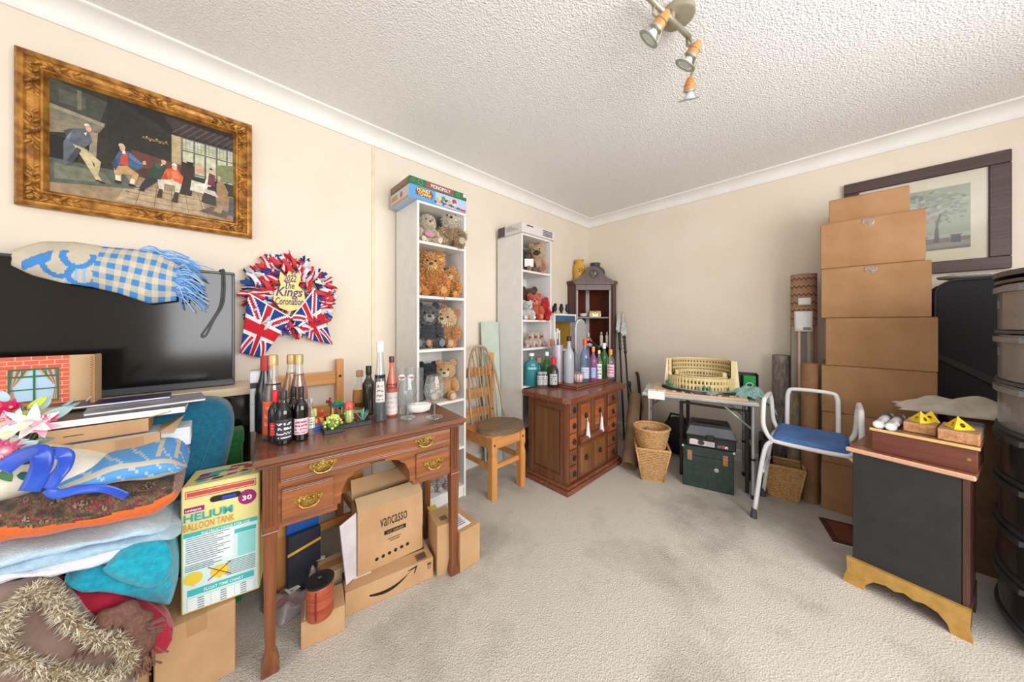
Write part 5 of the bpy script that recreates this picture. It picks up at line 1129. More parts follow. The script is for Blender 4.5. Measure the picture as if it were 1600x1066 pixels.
MB().add([(-.012, -.001, 0), (-.012, -.003, hv), (.03, -.075, hv*.96), (.025, -.05, hv*.02), (-.016, -.001, 0), (-.016, -.003, hv), (.026, -.077, hv*.96), (.021, -.052, hv*.02)], [(0, 1, 2, 3), (7, 6, 5, 4), (0, 4, 5, 1), (1, 5, 6, 2), (2, 6, 7, 3), (3, 7, 4, 0)]).build('flap', mat('card_inside', (206, 200, 206), rough=.7), t)
U, Z = V(0, 1, 0), V(0, 0, 1)
text('vancasso', (.0006, W*.32, hv*.64), U, Z, W*.42, hv*.14, INK, t)
decal('series_block', [(rect(W*.38, hv*.49, W*.72, hv*.56), (30, 28, 28))], (0, 0, 0), U, Z, (1, 0, 0), t, PRINT)
decal('small_print', [(rect(W*.44, hv*.395, W*.64, hv*.41), (90, 70, 56))], (0, 0, 0), U, Z, (1, 0, 0), t, PRINT)
decal('small_print', [(rect(W*.47, hv*.36, W*.62, hv*.375), (90, 70, 56))], (0, 0, 0), U, Z, (1, 0, 0), t, PRINT)
decal('symbol_row', [(arc(W*(.27+.095*i), hv*(.15+.008*i), .008, 0, 360, 14), (34, 30, 30)) for i in range(6)], (0, 0, 0), U, Z, (1, 0, 0), t, PRINT)
text('VC SERIES', (.0018, W*.42, hv*.507), U, Z, W*.26, hv*.035, CARD, t)
decal('sticker', [([(W*.55, .012), (W*.68, .045), (W*.72, .028), (W*.60, -.004)], (238, 240, 240))], (-.004, 0, hv+.004), U, V(-.85, 0, .53), (.53, 0, .85), t, PRINT, .001)
A, B = fl(683, 902), fl(713, 889)
t, W = pbox('brown_carton', 'tall brown carton with barcode label next to the desk leg', A, B, .15, 78*mpp(A))
h = 78*mpp(A)
decal('yellow_label', [(rect(.005, .15, .05, .19), (214, 190, 40))], (0, 0, h), U, V(-1, 0, 0), Z, t, PRINT)
decal('barcode', [(rect(.02, .03, .075, .075), (190, 160, 120))]+[(rect(.03+.004*i, .035, .032+.004*i, .07), (60, 50, 40)) for i in range(9)], (0, 0, h), U, V(-1, 0, 0), Z, t, PRINT)
A, B = fl(719, 896), fl(750, 875)
t, W = pbox('brown_carton', 'brown carton with white leaflet on top beyond the desk leg', A, B, .22, 62*mpp(A)); h = 62*mpp(A)
MB().box(-.17, -.02, h+.001, -.03, W*.7, h+.003).build('leaflet', PAPER, t)
decal('leaflet_print', [(rect(0, .05+.014*i, W*.55, .056+.014*i), (110, 110, 150)) for i in range(6)], (0, 0, h+.003), U, V(-1, 0, 0), Z, t, PRINT)
A, B = fl(470, 1017), fl(539, 985); hb = 42*mpp(A)
t, W = pbox('small_carton', 'small brown carton under the spool of copper ribbon', A, B, .13, hb)
MB().box(-.11, .01, hb+.0004, -.01, .075, hb+.0012).build('shipping_label', PAPER, t)
p = fl(503, 968, hb+.001); r = 22*mpp(p)*.9; p = p+V(-.03, .0, .0015)
t = thing('ribbon_spool', 'spool of copper coloured curling ribbon on the small carton', 'spool', p); hs = 56*mpp(p)
COP = mat('copper_ribbon', (170, 74, 48), (208, 112, 78), scale=8, rough=.3, stretch=(1, 1, 20), bump=.3, bscale=40, metal=.3)
MB().lathe([(r*.90, 0), (r*.98, .01), (r*.98, hs*.88), (r*.92, hs*.9)], 30).build('ribbon_winding', COP, t, SM)
MB().lathe([(r*.98, hs*.90), (r*1.02, hs*.92), (r*1.02, hs*.97), (r*.6, hs), (r*.25, hs*.99), (r*.15, hs*.94), (0, hs*.93)], 30).build('end_cap', BLACKM, t, SM)
MB().tube([(r*.98*math.cos(-.5), r*.98*math.sin(-.5), hs*.85), (r*1.02*math.cos(-.52), r*1.02*math.sin(-.52), hs*.5), (r*1.0*math.cos(-.5), r*1.0*math.sin(-.5), hs*.1)], .003, 5).build('loose_end', mat('copper_dark', (110, 40, 30), rough=.4), t)
# blue and black folders standing under the desk
A, B = fl(455, 945), fl(500, 918); A = V(.50, .20, 0)
for k, (nm, lb, m, x, hh) in enumerate((('ring_binder', 'black ring binder with a yellow band under the desk', mat('binder_black', (34, 38, 50), (42, 46, 58), rough=.5), .505, .285), ('glitter_folder', 'glittery blue folder standing behind the black binder', mat('blue_glitter', (12, 56, 130), (40, 110, 196), scale=260, rough=.35), .470, .36))):
    t = thing(nm, lb, 'folder', (x, .297, 0)); MB().box(-.026, -.065, 0, 0, .062, hh, .003).build('cover', m, t); MB().box(-.022, -.062, .004, -.004, .0625, hh-.004).build('pages', PAPER, t)
    if k == 0: MB().prism([(-.065, .20), (.062, .225), (.062, .237), (-.065, .212)], (.0003, 0, 0), (0, 1, 0), (0, 0, 1), (.001, 0, 0)).build('yellow_band', mat('yellow_band', (206, 160, 50)), t)
# clear plastic bags of packaging
def bag(label, px, py, z, sx, sy, sz, rz, seed, tint):
    p = fl(px, py, z); t = thing('plastic_bag', label, 'plastic bag', p, rz); q = random.Random(seed)
    def fn(u, v):
        x, y = (u-.5)*2, (v-.5)*2; e = (1-x**4)*(1-y**4)
        return V(sx*x, sy*y, .004+sz*e*(.75+.25*math.sin(7*x+seed)*math.sin(6*y+1)))
    MB().sheet(fn, 18, 18, .0008).build('film', glass('bag_film', (236, 232, 236), .12, .22), t, True)
    MB().ell((0, 0, sz*.42), (sx*.72, sy*.7, sz*.40), 16, 10, None, .12, seed, tint).build('contents', CLOTH, t, True)
    MB().box(-sx*.3, -sy*.1, sz*1.0, sx*.2, sy*.5, sz*1.0+.001).build('shipping_label', PAPER, t)
bag('clear plastic bag with a paper label lying by the desk leg', 452, 946, 0, .085, .075, .06, .3, 1, (170, 120, 120))
bag('clear plastic bag with purple contents behind the ribbon spool', 497, 918, 0, .05, .055, .13, -.2, 2, (120, 70, 110))
carton('dark_taped_carton', 'small taped carton lying behind the long arrow carton', .50, .345, 0, .62, .50, .12, m=CARD2, tape='y')
# ================================================================= carved chest with the gin bottles
WAL = wood('walnut', (92, 52, 32), (128, 78, 50), 'z', 40, .4, .2); WALY = wood('walnut_long', (104, 56, 36), (140, 84, 56), 'y', 40, .4, .25); WALR = wood('walnut_red', (140, 74, 38), (170, 98, 54), 'y', 36, .4, .2)
IRON = mat('dark_iron', (52, 50, 46), (88, 84, 76), scale=120, rough=.45, metal=.7)
CX0, CX1, CY0_, CY1_, CH_ = .45, .83, 1.83, 2.585, .70
t = thing('apothecary_chest', 'carved walnut chest with rows of small drawers and bottles on top', 'chest', (CX0, CY0_, 0)); D, W = CX1-CX0, CY1_-CY0_
MB().box(.004, .006, .05, D-.012, W-.006, .66).build('carcass', WAL, t)
MB().box(-.01, -.03, 0, D+.03, W+.03, .035, .006).box(-.005, -.018, .035, D+.018, W+.018, .06, .006).build('plinth', WALY, t)
pl = [(-.02, -.055), (D+.0, -.055), (D+.05, -.02), (D+.05, W+.06), (-.02, W+.06)]
MB().prism(pl, (0, 0, .675), (1, 0, 0), (0, 1, 0), (0, 0, .025)).prism([(a*.985+.002, b*.98+.006) for a, b in pl], (0, 0, .66), (1, 0, 0), (0, 1, 0), (0, 0, .015)).build('top', WALY, t)
for q in ((.0, -.004, .06, .05, .006, .66), (D-.06, -.004, .06, D-.012, .006, .66)): MB().box(*q, .002).build('side_stile', WAL, t)
for q in ((.05, -.004, .06, D-.06, .006, .12), (.05, -.004, .60, D-.06, .006, .66)): MB().box(*q, .002).build('side_rail', WAL, t)
MB().box(.065, -.001, .135, D-.075, .006, .585, .004).build('side_panel', wood('burr_walnut', (96, 62, 36), (122, 84, 52), 'z', 18, .45, .1), t)
def yy(px): return PX(px, 650, CX1).y-CY0_
F0 = D-.012
def ring(parent, y, z, x, tassel=False):
    k = MB().lathe([(.018, 0), (.019, .002), (.012, .004), (.007, .006), (.006, .010), (.008, .014), (0, .016)], 12, (x, y, z), ax=(V(0, 1, 0), V(0, 0, 1), V(1, 0, 0)))
    for i in range(8): a = i*PI/4; k.ell((x+.002, y+.018*math.cos(a), z+.018*math.sin(a)), (.003, .006, .006), 7, 5)
    h = k.build('handle', IRON, parent, SM); MB().tube([(x+.010, y+.013*math.cos(a), z-.006+.013*math.sin(a)) for a in [2*PI*i/14 for i in range(14)]], .0022, 6, True).build('ring', IRON, h, True)
    if tassel:
        T = mat('tassel_white', (226, 222, 224), rough=.9); mb = MB().tube([(x+.012, y, z-.015), (x+.013, y+.004, z-.05)], .0025, 6).lathe([(.005, -.10), (.016, -.155), (.019, -.160), (.012, -.10), (.009, -.075), (.010, -.065), (.006, -.05), (0, -.048)][::-1][::-1], 14, (x+.015, y+.004, z))
        for i in range(26): a = i*.242; mb.tube([(x+.015+.006*math.cos(a), y+.004+.006*math.sin(a), z-.08), (x+.015+.0185*math.cos(a), y+.004+.0185*math.sin(a), z-.165)], .0018, 4)
        mb.build('tassel', T, h)
a0, a1, c0, cm, c1, b0_, b1_ = .035, yy(901.5), yy(904), yy(926), yy(947), yy(950), W-.03
MB().box(F0, .0, .06, F0+.006, a0, .66).build('front_stile', WAL, t); MB().box(F0, b1_, .06, F0+.006, W, .66).build('front_stile', WAL, t)
for (y0, y1) in ((a0, a1), (b0_, b1_)):
    for k in range(5):
        z0 = .075+k*.117; m_ = WALR if (k in (2, 3)) else WALY
        d = MB().box(F0, y0+.003, z0, F0+.014, y1-.003, z0+.108, .004).box(F0+.014, y0+.014, z0+.012, F0+.018, y1-.014, z0+.096, .003).build('drawer', m_, t); ring(d, (y0+y1)/2, z0+.054, F0+.018)
for i, (y0, y1) in enumerate(((c0, cm-.001), (cm+.001, c1))):
    d = MB().box(F0, y0, .38, F0+.010, y1, .655, .002).build('upper_door', WAL, t)
    MB().box(F0+.010, y0+.035, .42, F0+.014, y1-.035, .615, .003).build('door_panel', WALR, d); ring(d, (y0+y1)/2, .525, F0+.014, True)
    mb = MB().prism([(0, 0)]+[(.045*math.sin(q), .055-.055*math.cos(q)+0) for q in [PI/2*j/6 for j in range(1, 7)]]+[(.0, .062)], (F0, y0+.001, .318), (1, 0, 0), (0, 0, 1), (0, y1-y0-.002, 0)); mb.build('rounded_moulding', WALY, t, SM)
    d = MB().box(F0, y0, .075, F0+.012, y1, .316, .002).build('lower_door', WAL, t); MB().box(F0+.012, y0+.022, .10, F0+.015, y1-.022, .295, .003).build('door_panel', wood('burr_front', (110, 66, 36), (146, 94, 54), 'z', 22, .4, .15), d); ring(d, (y0+y1)/2, .205, F0+.015)
    mb = MB()
for k in range(5): MB().ell((D+.018, .08+k*.15, .047), (.003, .012, .008), 10, 6).build('carved_boss', WALR, t, True)
# raised tray on the chest
t = thing('bottle_tray', 'low moulded wooden tray under the gin bottles on the walnut chest', 'tray', (.60, 2.37, .7005))
MB().box(-.14, -.29, 0, .145, .29, .014, .004).box(-.125, -.275, .014, .13, .275, .026, .004).build('body', WALY, t)
TZ, CZ = .7268, .7005
G = lambda nm, c, b=0: glass('glass_'+nm, c, .03, b)
GREEN = G('green', (96, 170, 84), .25); TEALG = G('teal', (66, 170, 176), .45); FROST = G('frost', (222, 228, 236), .5); PINKG = G('pink', (214, 140, 196), .3); BLUEG = G('blueish', (196, 216, 246), .12)
FLASK = [(.9, 0), (1, .02), (1, .62), (.92, .70), (.5, .78), (.30, .82), (.28, .90), (.32, .92)]
GIN = [(.9, 0), (1, .02), (1, .55), (.95, .62), (.70, .70), (.40, .77), (.34, .82), (.34, .92)]
def ck(label, px, pb, pt, w, gm, z=CZ, **k): return bottle(label, px, pb, pt, w, z, gm, prof=k.pop('prof', GIN), neck=k.pop('neck', .36), **k)
ck('flat teal glass flask bottle with white lettering', 830.5, 604, 554, 24, TEALG, prof=FLASK, neck=.30, sx=.55, cap=('white', (236, 236, 236)), capf=.09, lab=((.50, .58, .7, (70, 170, 176), (220, 240, 240)),), turn=.2)
ck('teal bottle with cork stopper behind the teal flask', 842, 600, 560, 13, TEALG, cap=CORK, capf=.2, capr=1.9)
ck('green glass bottle with white cap at the left of the chest', 854.5, 602, 551, 14, GREEN, cap=('white', (236, 236, 236)), capf=.12)
for px, q in ((844, 'left'), (851, 'right')): ck('small labelled spirit jar in front of the green bottle, %s one' % q, px, 605, 582, 9.5, CLEAR, prof=[(.9, 0), (1, .05), (1, .8), (.8, .9), (.7, .94)], neck=.75, cap=('silver', (180, 184, 188)), capf=.12, lab=((.15, .75, 1.3, (206, 202, 204), (120, 110, 120)),), name='spirit_jar')
ck('squat black bottle with red cap and white label', 865, 606, 560, 16, mat('black_glaze', (34, 34, 36), (40, 40, 42), rough=.3, coat=.3), prof=[(.9, 0), (1, .03), (1, .52), (.85, .62), (.5, .70), (.36, .75), (.36, .9)], neck=.42, cap=('scarlet', (206, 34, 40)), capf=.24, capr=1.2, lab=((.10, .46, .8, (196, 196, 196), (90, 90, 90)),))
ck('clear bottle with an orange red cap behind the green one', 862, 599, 531, 12, CLEAR, cap=('orange_red', (214, 84, 44)), capf=.16, capr=1.15)
t_ = thing('metal_cooler', 'grey metal bottle cooler holding dark sticks on the chest', 'cooler', fl(878, 597, TZ)+V(-.05, .0, .0005)); r = 9.5*mpp(t_.location); h = 57*mpp(t_.location)
MB().lathe([(r*.92, 0), (r*.95, .01), (r, h), (r*.96, h), (r*.9, .012), (0, .012)], 26).build('cup', mat('brushed_grey', (170, 166, 176), (190, 186, 194), rough=.4, metal=.35), t_, SM)
for i, (a, b, l) in enumerate(((.02, -.01, .10), (-.01, .015, .05), (-.02, -.015, .04))): MB().tube([(a*.5, b*.5, .05), (a, b, h+l)], [.005, .003], 6).build('stick', BLACKM, t_)
ck('frosted tall bottle with black and white cap', 889, 599, 527, 16, FROST, TZ, prof=[(.9, 0), (1, .02), (1, .58), (.9, .66), (.5, .74), (.36, .79), (.33, .9)], cap=('black', BKC), capf=.10, capr=1.3)
ck('slim clear bottle with a silver cap behind the pale tumbler', 901, 592, 550, 9, CLEAR, TZ, cap=('silver', (180, 184, 188)))
ck('large clear gin bottle with an orange cap in the middle', 914, 597, 531, 16, BLUEG, TZ, cap=('orange_red', (214, 84, 44)), capf=.15, capr=1.15, lab=((.08, .34, .9, (206, 208, 236), (150, 150, 200)),))
ck('pink and blue bottle with yellow orange cap', 927, 596, 543, 12, PINKG, TZ, cap=('amber', (222, 150, 50)), capf=.14, capr=1.2, lab=((.10, .40, .7, (176, 196, 236), (110, 140, 220)),))
ck('clear bottle with tall white label beside the green gin', 936, 595, 548, 10, CLEAR, TZ, cap=('ivory', (226, 220, 200)), lab=((.06, .55, 1.0, (232, 234, 236), (120, 140, 130)),))
ck('bright green gin bottle with white cap', 944, 591, 537, 12, G('gin_green', (60, 160, 50), .45), TZ, cap=('white', (236, 236, 236)), capf=.16, capr=1.25)
ck('clear bottle with pink fruit label and orange cap at the right end', 954, 593, 547, 13, CLEAR, TZ, cap=('amber', (222, 130, 50)), capf=.18, capr=1.3, lab=((.08, .50, 1.0, (228, 206, 214), (206, 60, 120)),))
t, r, H = vessel('tumbler', 'short tumbler with a flower label in front of the gin bottles', 904, 598, 582, 14, [(.85, 0), (.9, .03), (1, 1)], TZ); MB().lathe([(r*1.01*(.9+.1*k), H*k) for k in (.12, .85)], 20, colf=lambda k, i: (226, 214, 206) if i % 3 else (206, 130, 120)).build('label', PRINT, t, True)
t = thing('blossom_candle', 'small pink blossom shaped candle between the bottles', 'candle', fl(899, 592, TZ)+V(0, 0, .0005))
for i in range(6): MB().ell((.010*math.cos(i*1.05), .010*math.sin(i*1.05), .058), (.010, .010, .013), 9, 6, col=(232, 130, 130)).build('petal', PLAST, t, True)
MB().lathe([(.012, 0), (.013, .04), (.006, .052)], 14, col=(236, 200, 200)).build('stem', PLAST, t, SM)
# ================================================================= corner cabinet, set across the corner
DARKW = wood('dark_oak', (66, 38, 30), (92, 56, 44), 'z', 40, .4, .2); REDW = wood('red_mahogany', (84, 34, 22), (112, 52, 34), 'z', 50, .45, .1)
PALE = mat('pale_edge', (172, 156, 166), (188, 174, 180), rough=.4)
cc = thing('corner_cabinet', 'dark wooden corner cabinet with a shaped pediment and open shelves', 'cabinet', (.249, 3.122, 0), math.radians(-43.7)); H = 1.70
bk = V(-.345, .01, 0)
def panel(name, p0, p1, th, z0, z1, m, parent=cc):
    p0 = Vector(p0); p1 = Vector(p1); d = (p1-p0); n = V(-d.y, d.x, 0).normalized()*th
    MB().prism([(0, 0), (1, 0), (1, z1-z0), (0, z1-z0)], (p0.x, p0.y, z0), d, (0, 0, 1), n).build(name, m, parent)
for s in (-1, 1):
    panel('back_panel', (-.075, s*.262, 0), (bk.x+.01, bk.y, 0), -s*.012, .0, H, REDW); panel('return_panel', (-.004, s*.205, 0), (-.078, s*.268, 0), -s*.018, 0, H, DARKW)
    MB().box(-.012, s*.205, 0, .006, s*.175, H, .003).build('front_stile', DARKW, cc); MB().box(.0062, s*.178, .02, .009, s*.190, H-.09).build('beading', PALE, cc)
MB().box(bk.x+.02, bk.y-.025, .8, bk.x+.032, bk.y+.025, H).build('corner_batten', PALE, cc)
tri = [(-.004, -.175), (-.004, .175), (-.075, .245), (bk.x+.03, bk.y), (-.075, -.245)]
for z in (.55, .98, 1.31): MB().prism(tri, (0, 0, z-.016), (1, 0, 0), (0, 1, 0), (0, 0, .016)).build('shelf', DARKW, cc)
MB().box(-.012, -.175, .0, .004, .175, .52, .003).build('lower_door', DARKW, cc)
co = [(.03, -.235), (.03, .235), (-.075, .305), (-.30, .05), (-.30, -.05), (-.075, -.305)]
MB().prism(co, (0, 0, H), (1, 0, 0), (0, 1, 0), (0, 0, .022)).prism([(a*.9, b*.95) for a, b in co], (0, 0, H-.02), (1, 0, 0), (0, 1, 0), (0, 0, .02)).build('cornice', DARKW, cc)
MB().box(-.010, -.205, H-.085, .008, .205, H-.02, .003).build('frieze', DARKW, cc)
ped = [(-.215, 0), (.215, 0), (.205, .018), (.16, .035), (.12, .075), (.09, .125), (.06, .155), (.0, .165), (-.06, .155), (-.09, .125), (-.12, .075), (-.16, .035), (-.205, .018)]
MB().prism(ped, (-.012, 0, H+.022), (0, 1, 0), (0, 0, 1), (.018, 0, 0)).build('pediment', DARKW, cc)
decal('inlay', [(arc(0, .078, .055, 0, 360, 24, .050), (22, 20, 20)), ([(-.025, .07), (-.012, .10), (-.004, .075)], (150, 96, 60)), ([(.005, .06), (.02, .105), (.028, .08)], (190, 176, 150)), ([(-.01, .045), (.01, .045), (0, .065)], (140, 110, 70)), ([(-.03, .09), (-.018, .11), (-.02, .09)], (170, 120, 80))], (.0062, 0, H+.022), (0, 1, 0), (0, 0, 1), (1, 0, 0), cc, PRINT, .0003)
def incab(px, z, dx): # place on a shelf: local depth dx behind the front plane
    fr = cc.location; n = V(math.cos(math.radians(-43.7)), math.sin(math.radians(-43.7)), 0); d = ray(px, 500); d.z = 0
    tt = ((fr+n*dx)-CAM).dot(n)/d.dot(n); p = CAM+d*tt; p.z = z; return p
def lath(name, label, cat, p, prof, m, n=24, rz=0, sx=1, sy=1, part='body'):
    t = thing(name, label, cat, p, rz); MB().lathe(prof, n, sx=sx, sy=sy).build(part, m, t, SM); return t
ZT = H+.0225
t = lath('yellow_vase', 'mustard yellow vase on top of the corner cabinet', 'vase', incab(905, ZT, -.12), [(.055, 0), (.064, .01), (.068, .08), (.070, .16), (.060, .20), (.045, .225), (.046, .235), (.058, .258), (.054, .258), (.04, .232), (0, .2)], mat('mustard_glaze', (206, 156, 58), (218, 172, 76), rough=.35))
for i, (a, b) in enumerate(((0, .14), (.02, .125), (.02, .155), (.0, .115), (.035, .14))): MB().ell((.0695*math.cos(-.75+a*13-.2), .0695*math.sin(-.75+a*13-.2), b), (.004, .008, .009), 8, 6).build('black_dot', BLACKM, t, True)
lath('iron_pot', 'charcoal grey lidded pot behind the cabinet pediment', 'pot', incab(930, ZT, -.15), [(.07, 0), (.10, .03), (.112, .10), (.108, .135), (.085, .165), (.058, .18), (.055, .185), (.058, .222), (.062, .226), (.055, .228), (.05, .2), (0, .19)], mat('charcoal_glaze', (54, 58, 66), (66, 70, 78), rough=.5))
lath('white_bowl', 'small white bowl on the upper shelf of the corner cabinet', 'bowl', incab(911, 1.3105, -.07), [(.02, 0), (.04, .01), (.052, .04), (.049, .04), (.036, .014), (0, .01)], mat('glazed_white', (236, 230, 226)))
t = thing('gold_casket', 'little gold and cream casket on the upper shelf of the corner cabinet', 'casket', incab(929, 1.3105, -.05), math.radians(-43.7)); GC = mat('gold_cream', (206, 176, 100), (236, 224, 170), scale=60, rough=.3, metal=.3)
MB().box(-.03, -.065, 0, .03, .065, .045, .004).build('box', GC, t); MB().prism([(-.03, .046), (.03, .046), (.022, .064), (0, .072), (-.022, .064)], (0, -.065, 0), (1, 0, 0), (0, 0, 1), (0, .13, 0)).build('lid', GC, t); MB().ell((.031, 0, .046), (.004, .016, .018), 10, 7).build('clasp', BRASS, t, True)
for s in (-1, 1): MB().box(.0302, s*.045-.012, .006, .0325, s*.045+.012, .04).build('cameo', mat('cameo', (120, 96, 70), (230, 220, 200), scale=90), t)
IV = mat('ivory', (214, 200, 178), (228, 216, 196), rough=.5)
for px, q in ((939.5, 'left'), (948.5, 'right')): lath('ivory_figurine', 'slim ivory figurine standing in the corner cabinet, %s of a pair' % q, 'figurine', incab(px, .9805, -.05), [(.018, 0), (.020, .012), (.014, .02), (.020, .05), (.017, .075), (.021, .10), (.016, .118), (.007, .125), (.011, .138), (.011, .15), (.004, .158)], IV, 16)
t = lath('red_figurine', 'red and white figurine on the lower shelf of the corner cabinet', 'figurine', incab(919, .9805, -.02), [(.045, 0), (.05, .02), (.045, .06), (.03, .085), (.012, .095)], mat('red_white', (190, 40, 50), (236, 226, 226), scale=45, rough=.5, lo=.45, hi=.55), 18)
MB().ell((0, 0, .112), (.02, .02, .022), 12, 8).build('head', IV, t, True); MB().ell((0, 0, .135), (.018, .018, .014), 12, 8).build('hat', mat('white_wool', (236, 232, 230), rough=.9), t, True)
# ---- small painted shelf unit between bookcase and corner
ux, uy0, uy1, uh = .36, 2.275, 2.625, 1.325; BLU = mat('petrol_blue', (44, 84, 116), (52, 94, 126), rough=.5); OCH = mat('ochre_paint', (206, 160, 62), (214, 172, 76), rough=.6)
t = thing('painted_shelf', 'white framed shelf unit painted blue and ochre inside', 'shelf unit', (.02, uy0, 0)); w_ = uy1-uy0; d_ = ux-.02
for y in (0, w_-.016): MB().box(0, y, 0, d_, y+.016, uh, .001).build('side_panel', LAM, t)
MB().box(0, .016, uh-.016, d_, w_-.016, uh, .001).build('top_panel', LAM, t); MB().box(.0, .016, 0, .006, w_-.016, uh-.016).build('back_panel', OCH, t)
MB().box(d_-.05, .016, uh-.075, d_-.006, w_-.016, uh-.016).build('blue_rail', BLU, t); MB().box(.008, .0165, .0, d_-.004, .020, uh-.02).build('blue_lining', BLU, t); MB().box(.008, w_-.020, .0, d_-.06, w_-.0165, uh-.02).build('ochre_lining', OCH, t)
for z in (.35, .70, .985): MB().box(.006, .020, z-.016, d_-.004, w_-.020, z).build('shelf', LAM, t)
for i, (yb, hb, cbk) in enumerate(((2.335, .17, (40, 44, 52)), (2.365, .20, (226, 222, 214)), (2.392, .185, (110, 90, 80)))): book('book', ('dark spined', 'white spined', 'brown spined')[i]+' book upright in the painted shelf unit', .16, yb-.012, .9855, .33, yb+.012, .9855+hb, mat('book_%d' % i, cbk), cat='book')
BIRD = mat('black_bird', (28, 30, 36), (40, 42, 48), rough=.4)
for i, (px, q) in enumerate(((866.5, 'left'), (877, 'middle'), (886.5, 'right'))):
    p = PX(px, 489, .27); p.z = uh+.0005; t = thing('bird_figurine', 'black bird figurine, %s of three on the painted shelf unit' % q, 'figurine', p, math.radians(-30-20*i), 'black bird figurines')
    MB().ell((0, 0, .055), (.034, .024, .030), 14, 9, Matrix.Rotation(.7, 3, 'Y')).build('body', BIRD, t, True); h_ = MB().ell((.018, 0, .088), .017, 12, 8).build('head', BIRD, t, True); MB().cyl((.030, 0, .088), (.048, 0, .083), .005, .0005, 8).build('beak', BIRD, h_)
    MB().prism([(-.02, .035), (-.055, -.005), (-.045, -.008), (-.005, .025)], (0, -.010, .022), (1, 0, 0), (0, 0, 1), (0, .02, 0)).build('tail', BIRD, t)
    for s in (-1, 1): MB().cyl((.0, s*.01, .03), (.004, s*.012, 0), .003, n=6).build('leg', BIRD, t)
t = thing('arched_case', 'arched wooden case standing behind the black birds', 'ornament', (.14, 2.40, uh+.0005)); ar = [(-.065, 0), (.065, 0), (.065, .10)]+arc(0, .10, .065, 0, 180, 12)
MB().prism(ar, (-.03, 0, 0), (0, 1, 0), (0, 0, 1), (.06, 0, 0)).build('case', wood('clock_wood', (110, 70, 44), (140, 94, 62), 'z'), t); MB().prism(arc(0, .10, .045, 0, 359, 24), (.030, 0, 0), (0, 1, 0), (0, 0, 1), (.002, 0, 0)).build('dial', mat('dial_cream', (196, 170, 140)), t)
# ---- grey chair back, hose and pole in the corner
p0 = PX(899.5, 500, .41); p1 = PX(914, 500, .41); hw = (p1.y-p0.y)/2; zt = PX(906, 500, .41).z
t = thing('ironing_board', 'grey ironing board standing upright beside the painted shelf unit', 'ironing board', (.40, (p0.y+p1.y)/2, 0)); GP = mat('grey_cloth', (160, 160, 160), (172, 172, 172), scale=120, rough=.8)
bo = [(-hw, .06), (hw, .06), (hw, zt-hw)]+arc(0, zt-hw, hw, 0, 180, 10)+[(-hw, zt-hw)]
MB().prism(bo, (0, 0, 0), (0, 1, 0), (0, 0, 1), (.022, 0, 0)).build('board', GP, t); MB().tube([(.011, a, b) for a, b in bo], .010, 8, True).build('rim', mat('rim_white', (206, 204, 200), rough=.5), t, True)
for s_ in (-1, 1): MB().tube([(-.012, s_*hw*.6, .7), (-.012, s_*hw*.8, 0)], .008, 8).build('leg', IRON, t, True)
pts = [PY(a, b, x) for a, b, x in ((908, 590, 2.76), (908, 552, 2.76), (914, 536, 2.76), (926, 536, 2.76), (936, 548, 2.76), (938, 575, 2.76), (938, 600, 2.76))]
tag(MB().tube(smoothpath([tuple(p) for p in pts]+[(pts[-1].x, pts[-1].y, .2), (pts[-1].x, pts[-1].y+.05, .012)], 6), .012, 10).build('vacuum_hose', BLACKM, None, True), 'black vacuum hose arching behind the bottles', 'hose')
# ---- ornamental spears, kraft rolls, sticks in the corner
STEEL = mat('dull_steel', (140, 140, 138), (176, 176, 172), scale=50, rough=.45, metal=.5)
for i, (tip, foot, lb) in enumerate((((.452, 3.315, 1.372), (.62, 3.12, .0), 'black ornamental spear with a steel head, left of the pair'), ((.500, 3.325, 1.335), (.69, 3.14, .0), 'black ornamental spear with a steel head, right of the pair'))):
    T = Vector(tip); B = Vector(foot); d = (T-B).normalized(); L = (T-B).length; t = thing('ornamental_spear', lb, 'spear', B, group='spears in the corner'); u, w_, _ = axes(d)
    MB().tube([d*.0, d*(L-.42)], .0095, 8).build('shaft', BLACKM, t, True)
    gp = [d*(L-.44)+d*(.2*k/10) for k in range(11)]; MB().tube(gp, [.012+.006*(k % 2) for k in range(11)], 10).build('twisted_grip', BLACKM, t, True)
    q = [(-.002, .27), (.002, .27), (.030, .09), (.038, .03), (.014, .0), (-.014, .0), (-.038, .03), (-.030, .09)]
    MB().prism(q, d*(L-.24)-V(.35, .35, 0)*.0-Fv*.004, Rv, d, Fv*.009).build('head', STEEL, t)
for i, (b0, t0, r, lb) in enumerate((((.965, 2.50, 0), (.745, 3.10, .50), .058, 'rolled brown kraft sheet leaning in the corner, nearest the chest'), ((1.005, 2.70, 0), (.83, 3.24, .55), .055, 'rolled brown kraft sheet leaning in the corner, nearest the table'))):
    B = Vector(b0); T = Vector(t0); d = (T-B).normalized(); B.z = r*.75; t = thing('kraft_roll', lb, 'paper roll', (B.x, B.y, 0)); KR = mat('kraft', (132, 106, 80), (156, 128, 98), scale=8, rough=.7)
    u, w_, _ = axes(d); n = 30
    spiral = [(r*(1-.02*k/8)*math.cos(k*PI/12), r*(1-.02*k/8)*math.sin(k*PI/12)) for k in range(28)]; spiral += [(a*.93, b*.93) for a, b in spiral[::-1]]
    MB().prism(spiral, V(0, 0, B.z), u, w_, T-B).build('sheet', KR, t, SM)
for i, (px0, py0, lb) in enumerate(((984, 596, 'black handled walking stick leaning by the table'),)):
    B = V(.80, 3.12, 0); T = PY(px0, py0, 3.36); t = thing('walking_stick', lb, 'stick', B); MB().tube([(0, 0, 0), T-B-V(0, 0, .06)], .009, 8).build('shaft', BLACKM, t, True); MB().tube([T-B-V(0, 0, .06), T-B-V(0, 0, .02), T-B], [.011, .018, .012], 10).build('grip', mat('grip_grey', (60, 62, 66), (110, 110, 112), scale=40), t, True)
